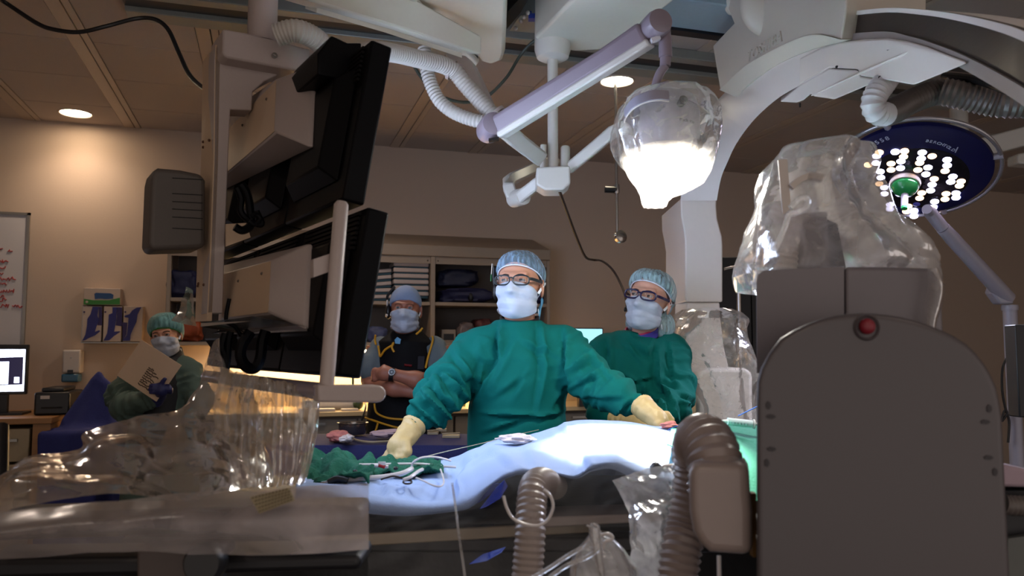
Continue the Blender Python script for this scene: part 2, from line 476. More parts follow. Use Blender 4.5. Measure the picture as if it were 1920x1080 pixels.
for x in xs:
    for y in ys:
        a0, a1 = max(x + .055, X0), min(x + TW - .055, X1); b0, b1 = max(y - TD + .004, Y0), min(y - .004, Y1)
        if a1 > a0 and b1 > b0: c.box((a0, b0, ROOM_Z), (a1, b1, ROOM_Z + .031), 0)
structure('ceiling', c, [M_ceil, M_slot])
g = MB()
for x in xs:
    if X0 < x - .05 and x + .05 < X1:
        g.box((x - .051, Y0, ROOM_Z - .004), (x + .012, Y1, ROOM_Z + .03)); g.box((x + .019, Y0, ROOM_Z - .004), (x + .051, Y1, ROOM_Z + .03))
structure('trim_1', g, M_grid)
# recessed lights
M_dl = glow('downlight_warm', (255, 226, 190), 26); M_dl2 = glow('downlight_cool', (255, 246, 220), 14)
M_ring = mat('downlight_ring', (214, 196, 178), rough=0.4)
def downlight(x, y, m, label):
    t = Thing('recessed_ceiling_light', label, 'ceiling light', (x, y, ROOM_Z), 'R', 'recessed ceiling lights')
    t.part('trim_ring', MB().lathe([(.088, 0), (.092, -.006), (.100, -.006), (.104, 0)], (x, y, ROOM_Z), n=40, cap=False), M_ring)
    t.part('lens', MB().lathe([(.001, -.002), (.05, -.004), (.09, -.001)], (x, y, ROOM_Z), n=40, cap=False), m)
downlight(-1.21, 5.64, M_dl, 'lit round ceiling light close above the glove boxes, throwing a warm pool on the wall')
downlight(1.87, 4.05, M_dl2, 'lit round ceiling light showing between the long lamp arm and the bagged lamp head')
# ceiling rails that carry the hanging equipment
M_rail = mat('rail_grey', (150, 152, 146), rough=0.4, metal=0.3)
M_raild = mat('rail_dark', (30, 30, 36), rough=0.35)
M_railb = mat('rail_blue_lit', (150, 170, 182), rough=0.45)  # blue light falling on the rail is put into its colour
r = Thing('ceiling_rail', 'long grey slotted ceiling rail running across behind the hanging lamps', 'ceiling rail', (1.0, 3.7, ROOM_Z), 'R')
r.part('flange', MB().box((-.62, 3.69, 2.862), (4.6, 3.80, 2.919)), M_rail, bevel=.004)
r.part('slot', MB().box((-.62, 3.57, 2.885), (4.6, 3.688, 2.919)), M_raild)
r.part('back_flange', MB().box((-.62, 3.50, 2.868), (4.6, 3.568, 2.919)), M_rail, bevel=.004)
r = Thing('ceiling_rail', 'ceiling rail tinted as if blue-lit, with a black edge above the lamp arm knuckle', 'ceiling rail', (2.2, 2.9, ROOM_Z), 'R')
r.part('flange', MB().box((-.6, 2.76, 2.80), (4.6, 3.02, 2.919)), M_railb, bevel=.006)
r.part('edge_strip', MB().box((-.6, 3.021, 2.79), (4.6, 3.075, 2.919)), M_raild)

# ================================================================ things on and along the back wall
M_white = mat('whiteboard_white', (206, 204, 208), rough=0.25, var=0.02)
M_alu = mat('aluminium', (150, 146, 140), rough=0.35, metal=0.7)
M_red = mat('red_marker', (176, 52, 50), rough=0.7)
p0 = wy(58, 400, Y1); p1 = wy(52, 646, Y1)
t = Thing('whiteboard', 'white board with red handwriting on the wall at the picture edge', 'whiteboard', (p0.x - .6, Y1, p1.z), 'R')
bw0, bw1, bz0, bz1 = p0.x - 1.3, p0.x, p1.z, p0.z
t.part('board', MB().box((bw0, Y1 - .014, bz0), (bw1 - .008, Y1 - .001, bz1 - .008)), M_white)
fr = MB()
fr.box((bw1 - .016, Y1 - .022, bz0), (bw1, Y1 - .001, bz1)); fr.box((bw0, Y1 - .022, bz1 - .016), (bw1, Y1 - .001, bz1)); fr.box((bw0, Y1 - .03, bz0 - .016), (bw1, Y1 - .001, bz0))
t.part('frame', fr, M_alu)
rnd = random.Random(3)
for (px0, py, px1) in [(-10, 466, 8), (16, 470, 26), (0, 490, 19), (0, 501, 13), (-8, 512, 8), (-5, 523, 32), (0, 533, 14), (-6, 546, 28), (-5, 556, 10), (0, 562, 15), (-12, 574, 20), (24, 575, 47)]:
    pts = []; x = px0
    while x < px1:
        pts.append(wy(x, py + rnd.uniform(-4, 4), Y1) + Vector((0, -.0165, 0))); x += rnd.uniform(1.2, 2.6)
    if len(pts) > 1: t.part('handwriting_line', MB().tube([(p.x, Y1 - .0165, p.z) for p in pts], .0035, 5), M_red)

# glove boxes
M_box = mat('glove_box_white', (196, 178, 164), rough=0.6, var=0.03)
M_boxside = mat('glove_box_purple', (46, 36, 92), rough=0.6)
M_hand = mat('glove_print_blue', (34, 34, 112), rough=0.5, var=0.2, scale=30)
M_green = mat('box_print_green', (52, 128, 48), rough=0.5)
M_blue = mat('box_print_blue', (34, 76, 128), rough=0.5)
YB = Y1 - .11
def onbox(px, py, Y): return wy(px, py, Y)
def rectbox(x0, y0, x1, y1, Y, depth):
    a = wy(x0, y1, Y); b = wy(x1, y0, Y); return MB().box((a.x, Y, a.z), (b.x, Y + depth, b.z))
def poly_on(pts, Y, th=.002):
    return MB().prism([wy(x, y, Y) + Vector((0, -.0002, 0)) for x, y in pts], (0, -th, 0))
a = wy(190, 572, YB)
t = Thing('glove_box', 'white and green glove carton lying on top of the three blue-handed boxes', 'glove box', (a.x, Y1, a.z), 'R')
t.part('carton', rectbox(156, 541, 226, 571, YB, .108), M_box, bevel=.003)
t.part('green_band', poly_on([(157, 571), (157, 560), (175, 563), (205, 563), (225, 558), (225, 571)], YB), M_green)
t.part('blue_print', poly_on([(177, 551), (180, 549), (208, 550), (213, 553), (212, 560), (200, 561), (188, 560), (178, 561)], YB), M_blue)
t.part('round_mark', MB().lathe([(.008, 0), (.008, .003)], wy(163, 566, YB) + Vector((0, -.003, 0)), (0, 1, 0), 16), M_box)
rk = MB()
a = wy(152, 641, YB); b = wy(269, 573, YB)
rk.box((a.x - .004, YB, a.z - .008), (b.x + .004, Y1 - .001, a.z - .002)); rk.box((a.x - .006, YB + .03, a.z - .008), (a.x - .002, Y1 - .001, b.z))
single('glove_box_rack', rk, M_alu, 'wall rack holding the three boxes printed with blue gloved hands', 'rack', ((a.x + b.x) / 2, Y1, a.z - .008), 'R')
for (x0, x1, lab, hand, side) in [
    (153, 191.5, 'glove box at the soap dispenser end of the rack, printed with one dark blue hand',
     [(173.5, 575), (185, 575), (183, 592), (186, 600), (181, 612), (178, 622), (186, 619), (188, 621), (178, 629), (166, 634), (160, 638), (154, 639), (160, 628), (163, 612), (164, 598), (170, 589)], [(185, 575), (191.5, 575), (191.5, 610), (183, 610), (185, 595)]),
    (192.5, 229, 'middle glove box of the rack, its dark blue hand pointing downwards',
     [(211, 576), (219, 576), (218, 600), (214, 622), (224, 621), (226, 622), (214, 630), (205, 638), (194, 639), (201, 625), (203, 610), (204, 590), (211, 587)], [(219, 576), (229, 576), (229, 612), (217, 610), (219, 596)]),
    (230, 268, 'glove box at the paper-sign end of the rack, its blue hand reaching up',
     [(248, 582), (256, 577), (265, 576), (258, 590), (256, 604), (250, 616), (245, 628), (244, 639), (230, 639), (238, 628), (240, 610), (241, 596), (234, 595), (233, 592), (243, 589)], [(229.5, 604), (239, 605), (237, 627), (230, 640)])]:
    a = wy((x0 + x1) / 2, 640, YB)
    t = Thing('glove_box', lab, 'glove box', (a.x, Y1, a.z), 'R', 'glove boxes in the wall rack')
    t.part('carton', rectbox(x0, 574.5, x1, 640.5, YB, .105), M_box, bevel=.002)
    t.part('side_print', poly_on(side, YB, .001), M_boxside)
    t.part('hand_print', poly_on(hand, YB, .003), M_hand)
    t.part('logo_dot', MB().lathe([(.006, 0), (.006, .002)], wy(x0 + 5, 585, YB) + Vector((0, -.002, 0)), (0, 1, 0), 14), M_boxside)

# soap dispenser
M_plast = mat('white_plastic', (196, 186, 178), rough=0.4, var=0.02)
M_bluet = mat('blue_tray', (44, 92, 122), rough=0.35)
M_blk = mat('black_plastic', (14, 13, 16), rough=0.4)
YD = Y1 - .11
a = wy(133, 716, YD)
t = Thing('soap_dispenser', 'white wall dispenser with a pale blue bottom', 'dispenser', (a.x, Y1, a.z), 'R')
t.part('housing', rectbox(115, 656, 152, 700, YD, .108), M_plast, bevel=.012, seg=3)
t.part('sensor', rectbox(126, 693.5, 137, 700, YD - .004, .02), M_blk)
t.part('blue_tray', rectbox(114, 701, 147, 717, YD - .004, .11), M_bluet, bevel=.01, seg=3)
t.part('logo_mark', MB().lathe([(.008, 0), (.008, .002)], wy(133, 671, YD) + Vector((0, -.002, 0)), (0, 1, 0), 3), M_alu)

# desk with drawers, computer screen, printer
M_wood = mat('desk_wood', (150, 104, 56), rough=0.45, scale=8, var=0.2, stretch=(1, 1, 12))
M_cream = mat('drawer_cream', (150, 132, 104), rough=0.5)
YK = Y1 - .72
def dz(px, py): return wy(px, py, YK)
a = dz(98, 783); topz = a.z
t = Thing('desk', 'low wooden desk with cream drawers under the computer screen', 'desk', (a.x - .5, Y1 - .36, 0), 'R')
t.part('desk_top', MB().box((a.x - 1.5, YK, topz - .035), (a.x, Y1 - .01, topz)), M_wood, bevel=.004)
t.part('end_panel', MB().box((a.x - .10, YK + .015, 0), (a.x - .01, Y1 - .02, topz - .036)), M_wood)
t.part('end_panel', MB().box((a.x - 1.49, YK + .015, 0), (a.x - 1.44, Y1 - .02, topz - .036)), M_wood)
for k in range(3):
    z1 = topz - .06 - .2 * k
    d = t.part('drawer', MB().box((a.x - .36, YK + .01, z1 - .185), (a.x - .115, Y1 - .1, z1)), M_cream, bevel=.005)
    t.sub(d, 'handle', MB().box((a.x - .27, YK - .012, z1 - .07), (a.x - .17, YK + .009, z1 - .055)), M_alu)
M_scr = glow('computer_screen', (226, 232, 255), 2.6)
M_scrd = mat('screen_dark', (22, 18, 48), rough=0.2, emit=(30, 26, 60), estr=.5)
YM = Y1 - .42
a = wy(20, 738, YM)
t = Thing('computer_screen', 'lit computer screen on the desk, white windows on dark blue', 'monitor', (a.x, YM, topz), 'R')
c0 = wy(-60, 741, YM); c1 = wy(53, 646, YM)
t.part('bezel', MB().box((c0.x, YM, c0.z), (c1.x, YM + .04, c1.z)), M_blk, bevel=.004)
c0 = wy(-56, 735, YM - .001); c1 = wy(48, 655, YM - .001)
t.part('screen', MB().box((c0.x, YM - .0015, c0.z), (c1.x, YM + .002, c1.z)), M_scr)
t.part('dark_window', MB().prism([wy(x, y, YM - .002) for x, y in [(-50, 672), (44, 669), (42, 721), (-50, 724)]], (0, -.001, 0)), M_scrd)
t.part('bright_window', MB().prism([wy(x, y, YM - .0035) for x, y in [(-50, 679), (17, 678), (15, 720), (-50, 722)]], (0, -.001, 0)), M_scr)
t.part('bright_tile', MB().prism([wy(x, y, YM - .0035) for x, y in [(27, 707), (36, 707), (36, 718), (26, 718)]], (0, -.001, 0)), M_scr)
t.part('power_light', MB().ell(wy(43, 728, YM) + Vector((0, -.002, 0)), .003), glow('led_blue', (60, 120, 255), 10))
t.part('stand', MB().box((a.x - .1, YM + .01, topz + .012), (a.x - .02, YM + .05, c0.z + .08)).box((a.x - .2, YM - .06, topz + .001), (a.x + .08, YM + .14, topz + .013)), M_blk)
YP = Y1 - .55
a0 = wy(62, 782, YP); a1 = wy(132, 735, YP)
t = Thing('printer', 'black printer with a small white label on the desk', 'printer', ((a0.x + a1.x) / 2, YP + .2, topz), 'R')
t.part('case', MB().box((a0.x, YP, topz + .001), (a1.x, YP + .36, a1.z)), M_blk, bevel=.012, seg=3)
t.part('lid', MB().box((a0.x + .03, YP + .03, a1.z + .0005), (a1.x - .04, YP + .33, a1.z + .025)), M_blk, bevel=.008)
l0 = wy(76, 742, YP); l1 = wy(93, 748, YP)
t.part('label_plate', MB().box((l0.x, YP - .002, l1.z), (l1.x, YP + .001, l0.z)), M_plast)
t.part('paper_slot', MB().box((a0.x + .04, YP - .003, topz + .04), (a1.x - .04, YP + .001, topz + .05)), M_slot)

# ---------------------------------------------------------------- shelving along the back wall
M_cab = mat('cabinet_beige', (150, 134, 118), rough=0.5, var=0.03)
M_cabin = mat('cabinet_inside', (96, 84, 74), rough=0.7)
YS = 5.5
L = wy(313, 500, YS).x; D1 = wy(812, 500, YS).x; R1 = wy(1031, 500, YS).x; D0 = wy(690, 500, YS).x - .02
zt = wy(850, 482, YS).z; zb = wy(850, 648, YS).z; zs = wy(850, 570, YS).z; ztop = wy(850, 462, YS).z
t = Thing('wall_shelf_unit', 'long open beige shelf unit high on the wall behind the monitors', 'shelves', ((L + R1) / 2, Y1, zb), 'R')
YW = Y1 - .002
hood = MB()
hood.prism([(L, YS - .012, zt), (L, YS - .012, ztop), (L, YW, ztop + .13), (L, YW, zt)], (R1 - L, 0, 0))
t.part('sloped_top', hood, M_cab, bevel=.004)
t.part('bottom_board', MB().box((L, YS, zb), (R1, YW, zb + .022)), M_cab)
sh = [L, wy(560, 500, YS).x, D1, R1]
for i, x in enumerate(sh):
    w = .032 if i in (1, 2) else .024
    a, b = (x, x + w) if i == 0 else (x - w, x) if i == 3 else (x - w / 2, x + w / 2)
    t.part('side_panel' if i in (0, 3) else 'divider', MB().box((a, YS - (.006 if i in (1, 2) else 0), zb + .0225), (b, YW, zt - .001)), M_cab, bevel=.003)
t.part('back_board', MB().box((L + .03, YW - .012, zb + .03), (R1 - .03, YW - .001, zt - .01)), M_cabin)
for i in range(3):
    xa, xb = sh[i] + (.025 if i == 0 else .017), sh[i + 1] - (.025 if i == 2 else .017)
    t.part('shelf', MB().box((xa, YS + .004, zs - .012), (xb, YW - .014, zs + .012)), M_cab, bevel=.002)
    t.part('front_rail', MB().box((xa, YS + .004, zt - .052), (xb, YS + .02, zt - .002)), M_cab)
    for q in (xa + .02, xb - .02): t.part('screw', MB().ell((q, YS + .003, zt - .03), .006, nu=10, nv=6), M_cabin)
# white packs stacked on the upper shelf
M_pack = mat('pack_white', (178, 164, 158), rough=0.6)
M_teal = mat('pack_teal', (16, 62, 76), rough=0.5)
M_navy = mat('navy_wrap', (22, 24, 62), rough=0.6, bump=.4, scale=18, var=.25)
def pack(x0, y0, x1, y1, Y, dep, lab, tilt=0, group=None, m2=None):
    a = wy(x0, y1, Y); b = wy(x1, y0, Y); base = ((a.x + b.x) / 2, Y + dep / 2, a.z)
    t = Thing('document_tray', lab, 'tray', base, 'R', group)
    mb = MB().box((a.x, Y, a.z + (b.z - a.z) * .38), (b.x, Y + dep, b.z)); m3 = MB().box((a.x + .008, Y + .01, a.z), (b.x - .004, Y + dep, a.z + (b.z - a.z) * .37))
    if tilt:
        R = Matrix.Rotation(tilt, 4, 'Y'); c = Vector(base)
        for q in (mb, m3): q.v = [tuple(R @ (Vector(v) - c) + c) for v in q.v]
    t.part('rim', mb, M_pack, bevel=.005); t.part('teal_body', m3, M_teal)
names = ['topmost', 'second from top', 'third from top', 'fourth from top', 'fifth from top', 'lowest']
for k in range(6):
    y0 = 492.5 + 11 * k
    pack(738 + (k > 3) * 1, y0, 804, y0 + 10.6, YS + .03, .22, 'white-rimmed teal tray, ' + names[k] + ' of the neat pile on the shelf beside the divider', 0, 'trays piled on the upper shelf')
for k in range(5):
    y0 = 505 + 12 * k
    pack(699 - k * .5, y0, 735, y0 + 10, YS + .06, .2, ['topmost', 'second', 'middle', 'fourth', 'bottom'][k] + ' tilted tray of the untidy pile next to the black monitors', -.10 if k < 3 else -.04, 'trays leaning on the upper shelf')
def bundle(name, lab, cat, c, r, m, fr='R', seed=0, nz=.35, base=None, rot=0):
    R = Matrix.Rotation(rot, 3, 'Z')
    mb = MB().ell((0, 0, 0), 1, nu=36, nv=22)
    out = []
    for v in mb.v:
        p = Vector(v); q = Vector([math.copysign(abs(x) ** .6, x) for x in p])
        k = 1 + nz * (vn(p, 1.6, seed) * .6 + vn(p, 3.7, seed + 5) * .35)
        out.append(Vector(c) + R @ Vector((q.x * r[0] * k, q.y * r[1] * k, max(q.z * k, -.98) * r[2])))
    mb.v = [tuple(v) for v in out]
    return single(name, mb, m, lab, cat, base or (c[0], c[1], c[2] - r[2]), fr)
u = lambda px, py: wy(px, py, YS + .16)
M_dk = mat('dark_blue_pack', (30, 32, 56), rough=.6, bump=.4, scale=20, var=.3)
q = u(870, 548); bundle('folded_drape', 'dark blue folded drape lying flat on the upper shelf behind the surgeon cap', 'drape', (q.x, q.y, zs + .012 + .055), (.2, .13, .055), M_navy, seed=2)
q = u(860, 522); bundle('folded_drape', 'navy drape heaped on top of another in the shelf bay with no trays', 'drape', (q.x - .02, q.y + .02, zs + .012 + .115 + .07), (.15, .11, .065), M_dk, seed=4)
q = u(1000, 540); bundle('folded_drape', 'blue bundle in the shelf corner by the end panel', 'drape', (q.x - .05, q.y, zs + .012 + .07), (.12, .12, .07), M_navy, seed=9)
q = wy(884, 562, YS + .02); single('scanner_gun', MB().ell((q.x, YS + .05, zs + .05), (.022, .03, .037), nu=16, nv=10).tube([(q.x, YS + .05, zs + .07), (q.x - .05, YS + .08, zs + .085)], .012), M_blk, 'small black hand scanner hanging over the shelf edge', 'scanner', (q.x, YS + .05, zs + .012), 'R')
q = u(838, 630)
t = Thing('supply_box', 'small grey box with dark print on the bottom shelf beside the divider', 'box', (q.x, q.y, zb + .022), 'R')
t.part('carton', MB().box((q.x - .05, q.y - .05, zb + .0225), (q.x + .055, q.y + .06, zb + .115)), M_cab, bevel=.003)
t.part('dark_label', MB().box((q.x - .035, q.y - .052, zb + .04), (q.x + .04, q.y - .049, zb + .085)), M_blk)
M_maroon = mat('maroon_wrap', (86, 40, 40), rough=.6, bump=.4, scale=25, var=.3); M_bag = mat('grey_bag', (120, 104, 100), rough=.4, bump=.5, scale=22, var=.3)
q = u(866, 626); bundle('wrapped_pack', 'grey wrapped pack with creases next to the printed box', 'pack', (q.x + .02, q.y, zb + .022 + .075), (.06, .09, .075), M_bag, seed=12)
q = u(905, 618); bundle('wrapped_pack', 'dark reddish pack on the bottom shelf by the surgeon shoulder', 'pack', (q.x, q.y, zb + .022 + .085), (.075, .1, .085), M_maroon, seed=14)
q = u(345, 520); bundle('folded_drape', 'dark blue pack on the upper shelf left of the monitor column', 'drape', (q.x, q.y, zs + .012 + .09), (.09, .12, .09), M_navy, seed=17)
q = u(340, 600); bundle('wrapped_pack', 'orange-brown wrapped pack on the shelf beside the paper-holder hat', 'pack', (q.x + .03, q.y, zb + .022 + .08), (.1, .1, .08), mat('orange_wrap', (150, 66, 30), rough=.6, bump=.4, scale=25, var=.35), seed=19)
q = u(705, 630); bundle('wrapped_pack', 'small blue and white pack behind the vest wearer shoulder', 'pack', (q.x, q.y, zb + .022 + .055), (.07, .09, .055), mat('bluewhite_wrap', (70, 76, 110), rough=.6, bump=.4, scale=25, var=.5), seed=21)

# ---------------------------------------------------------------- counter with warm light under the shelf
YC = 5.28
zc_ = wy(640, 772, YC).z
M_ctop = mat('counter_cream', (206, 178, 132), rough=0.35, var=.03)
M_cfront = mat('counter_front', (126, 116, 104), rough=.5)
t = Thing('counter', 'cream counter along the back wall, lit warm from under the shelf', 'counter', (0.8, Y1 - .3, 0), 'R')
t.part('countertop', MB().box((-.75, YC, zc_ - .03), (2.55, Y1 - .002, zc_)), M_ctop, bevel=.004)
t.part('splashback', MB().box((-.75, Y1 - .02, zc_ + .0005), (2.55, Y1 - .002, zc_ + .1)), M_ctop)
t.part('carcass', MB().box((-.72, YC + .05, .08), (2.52, Y1 - .01, zc_ - .031)), M_cabin)
for k in range(5):
    xa = -.70 + k * .644
    for (za, zb2) in ((zc_ - .19, zc_ - .05), (zc_ - .36, zc_ - .2), (.1, zc_ - .37)):
        d = t.part('drawer', MB().box((xa, YC + .025, za), (xa + .63, YC + .0495, zb2)), M_cfront, bevel=.004)
        t.sub(d, 'handle', MB().box((xa + .2, YC + .012, zb2 - .035), (xa + .43, YC + .0245, zb2 - .02)), M_alu)
t = Thing('under_shelf_light', 'warm strip light fixed under the shelf unit, shining on the counter', 'strip light', (.7, 5.75, zb - .03), 'R')
t.part('housing', MB().box((-.3, 5.72, zb - .03), (1.75, 5.80, zb - .001)), M_alu)
t.part('tube', MB().tube([(-.25, 5.76, zb - .038), (1.70, 5.76, zb - .038)], .010, 10), glow('warm_tube', (255, 224, 170), 30))
M_paper = mat('paper_white', (214, 204, 188), rough=.7)
q = wy(632, 763, 5.42)
single('paper_roll', MB().tube([(q.x - .22, 5.45, zc_ + .036), (q.x + .15, 5.45, zc_ + .036)], .035, 20), M_paper, 'white paper roll lying along the lit counter', 'roll', (q.x, 5.45, zc_), 'R')
single('instrument_tray', MB().box((q.x - .25, 5.31, zc_ + .0005), (q.x - .02, 5.40, zc_ + .018)).box((q.x + .02, 5.32, zc_ + .0005), (q.x + .13, 5.39, zc_ + .014)), M_plast, 'flat white tray at the counter edge in front of the paper roll', 'tray', (q.x, 5.35, zc_), 'R', bevel=.003)
q = wy(662, 700, 5.6)
t = Thing('desk_clamp', 'small dark green clamp stand on the lit counter below the monitors', 'clamp', (q.x, 5.6, zc_), 'R')
M_gr = mat('dark_green', (40, 62, 30), rough=.4)
t.part('stem', MB().tube([(q.x, 5.6, zc_ + .001), (q.x, 5.6, zc_ + .30)], .008).lathe([(.05, 0), (.05, .012)], (q.x, 5.6, zc_ + .0005)), M_gr)
t.part('jaw', MB().tube([(q.x - .03, 5.6, zc_ + .27), (q.x + .05, 5.59, zc_ + .37)], .011).tube([(q.x + .03, 5.6, zc_ + .27), (q.x - .02, 5.59, zc_ + .36)], .011), M_gr)
q = wy(868, 752, 5.5)
single('green_bottle', MB().lathe([(.03, 0), (.032, .01), (.032, .1), (.012, .13), (.012, .16)], (q.x, 5.55, zc_ + .0005), n=20), mat('pale_green', (120, 150, 96), rough=.3), 'pale green bottle on the counter, glimpsed under the surgeon arm', 'bottle', (q.x, 5.55, zc_), 'R')
q = wy(672, 765, 5.4)
t = Thing('tape_dispenser', 'dark tape dispenser with loose lead at the counter edge beside the vest wearer', 'dispenser', (q.x, 5.4, zc_), 'R')
t.part('dispenser_body', MB().ell((q.x, 5.42, zc_ + .04), (.035, .05, .039)), M_gr)
t.part('lead', MB().tube(smooth_path([(q.x + .04, 5.37, zc_ + .05), (q.x + .03, 5.26, zc_ + .02), (q.x - .01, 5.24, zc_ - .12), (q.x - .02, 5.24, zc_ - .3)]), .006, 8), M_blk)

# screen glowing behind the second person
YQ = 5.2
c0 = wy(1066, 660, YQ); c1 = wy(1129, 617, YQ)
t = Thing('wall_screen', 'small pale blue lit screen between the two people in green gowns', 'monitor', ((c0.x + c1.x) / 2, YQ + .1, zc_), 'R')
t.part('bezel', MB().box((c0.x - .015, YQ, c0.z - .16), (c1.x + .008, YQ + .05, c1.z + .008)), M_blk, bevel=.004)
t.part('screen', MB().box((c0.x, YQ - .002, c0.z - .14), (c1.x, YQ + .002, c1.z)), glow('screen_cyan', (150, 214, 232), 1.1))
t.part('stand', MB().box(((c0.x + c1.x) / 2 - .03, YQ + .051, zc_ + .001), ((c0.x + c1.x) / 2 + .03, YQ + .09, c0.z)), M_blk)
# hanging pole with handle and knob, and cables
M_chrome = mat('chrome', (190, 186, 182), rough=.22, metal=.9)
b = hp(1155, 283, 4.4); e = hp(1157, 444, 4.4)
t = Thing('hanging_pole', 'thin steel pole hanging by the wall with a black grip and round end', 'pole', (b.x, b.y, ROOM_Z), 'H')
t.part('rod', MB().tube([(b.x, b.y, ROOM_Z), (e.x, e.y, e.z)], .009, 12), M_chrome)
q = hp(1156, 356, 4.4); q2 = hp(1134, 355, 4.4)
t.part('collar', MB().lathe([(.016, -.02), (.018, 0), (.016, .03)], q, n=16), M_chrome)
t.part('grip', MB().tube([q, q2], .019, 14), M_blk)
q = hp(1163, 444, 4.38)
t.part('end_disc', MB().lathe([(.02, -.02), (.034, -.012), (.036, .012), (.02, .02)], q, (.5, -1, .1), 24), M_chrome)
t.part('thumb_screw', MB().ell(hp(1154, 441, 4.36), .012, nu=12, nv=8), M_chrome)
cb = [hp(x, y, d) for x, y, d in [(1049, 358, 3.02), (1066, 405, 3.3), (1085, 455, 3.7), (1098, 482, 4.0), (1112, 487, 4.2), (1128, 489, 4.2), (1146, 503, 4.2), (1160, 525, 4.2), (1172, 555, 4.15), (1178, 600, 4.1), (1180, 690, 4.1), (1182, 780, 4.1)]]
single('hanging_cable', MB().tube(smooth_path(cb), .0065, 8), mat('brown_cable', (60, 44, 36), rough=.5), 'brown cable drooping from the lamp hub down behind the second gowned person', 'cable', cb[0], 'H')
cb = [hp(x, y, d) for x, y, d in [(-15, -10, 2.6), (10, 5, 2.7), (70, 44, 2.7), (105, 56, 2.7), (150, 60, 2.7), (200, 49, 2.7), (255, 35, 2.75), (290, 36, 2.75), (315, 55, 2.75), (335, 98, 2.7), (355, 140, 2.6), (382, 166, 2.45), (400, 172, 2.3)]]
single('ceiling_cable', MB().tube(smooth_path(cb), .0075, 8), M_blk, 'black cable looping under the ceiling to the monitor column', 'cable', cb[0], 'H')
cb = [hp(x, y, d) for x, y, d in [(775, 122, 3.3), (790, 145, 3.3), (812, 172, 3.3), (850, 189, 3.35), (885, 191, 3.4), (915, 180, 3.4), (950, 145, 3.4), (975, 105, 3.4), (1000, 78, 3.35), (1030, 66, 3.3)]]
single('ceiling_cable', MB().tube(smooth_path(cb), .007, 8), mat('grey_green_cable', (70, 76, 66), rough=.5), 'thin dark cable sagging behind the white hoses to the ceiling rail', 'cable', cb[0], 'H')
# dark equipment cupboard and drip stand beyond the arch column
q0 = hp(1330, 480, 5.3); q1 = hp(1480, 480, 5.3)
t = Thing('equipment_cupboard', 'tall black cupboard in the dark beyond the white column', 'cupboard', ((q0.x + q1.x) / 2, 5.5, 0), 'H')
M_dark = mat('near_black', (12, 12, 18), rough=.5)
zt2 = hp(1400, 482, 5.3).z
t.part('carcass', MB().box((q0.x, 5.3, 0), (q1.x, 5.75, zt2)), M_dark, bevel=.006)
t.part('door', MB().box((q0.x + .01, 5.28, .06), ((q0.x + q1.x) / 2 - .005, 5.299, zt2 - .02)), M_dark)
t.part('door', MB().box(((q0.x + q1.x) / 2 + .005, 5.28, .06), (q1.x - .01, 5.299, zt2 - .02)), M_dark)
q = hp(1384, 500, 4.6)
t = Thing('drip_stand', 'slim grey drip stand between the white column and the bagged unit', 'stand', (q.x, q.y, 0), 'H')
zt3 = hp(1384, 497, 4.6).z
t.part('pole', MB().tube([(q.x, q.y, .03), (q.x, q.y, zt3)], .013, 12), M_chrome)
t.part('crossbar', MB().tube([hp(1358, 505, 4.6), hp(1384, 499, 4.6), hp(1410, 503, 4.6)], .009, 10), M_chrome)
for k in range(5):
    an = k * 2 * math.pi / 5
    t.part('leg', MB().tube([(q.x, q.y, .05), (q.x + .28 * math.cos(an), q.y + .28 * math.sin(an), .035)], .014, 8).ell((q.x + .28 * math.cos(an), q.y + .28 * math.sin(an), .025), .025, nu=10, nv=8), M_blk)
# ================================================================ monitor bank hanging from the ceiling
E1 = Vector((-.538, .843, 0)).normalized(); NN = Vector((.843, .538, 0)).normalized(); ZZ = Vector((0, 0, 1))
def on_plane(px, py, pt, nrm):
    a, u = hray(px, py); r = Vector((a, 1, u)); o = Vector((0, 0, CZ)); nrm = Vector(nrm)
    k = (Vector(pt) - o).dot(nrm) / r.dot(nrm); return o + r * k
M_bgrey = mat('boom_grey', (172, 158, 152), rough=.42, bump=.04, scale=160, var=.03)
M_btan = mat('boom_lit_tan', (196, 168, 138), rough=.42, bump=.04, scale=160, var=.03)  # boom grey again, with the light on its left-facing sides put in
M_mon = mat('monitor_black', (2, 2, 5), rough=.5, spec=.12, bump=.04, scale=200)
M_spk = mat('speaker_grey', (84, 76, 70), rough=.55, bump=.08, scale=220)
M_scrm = glow('angio_screen', (206, 222, 255), 5.0)
B = Thing('monitor_boom', 'grey ceiling boom carrying two rows of black monitors seen from behind', 'monitor boom', hp(492, -20, 2.05), 'H')
tl = math.radians(9.5)
UPT = (NN * math.sin(tl) + ZZ * math.cos(tl))
FN = (NN * math.cos(tl) - ZZ * math.sin(tl))
OU = hp(642, 374, 1.70); OL = hp(634, 704, 1.66)
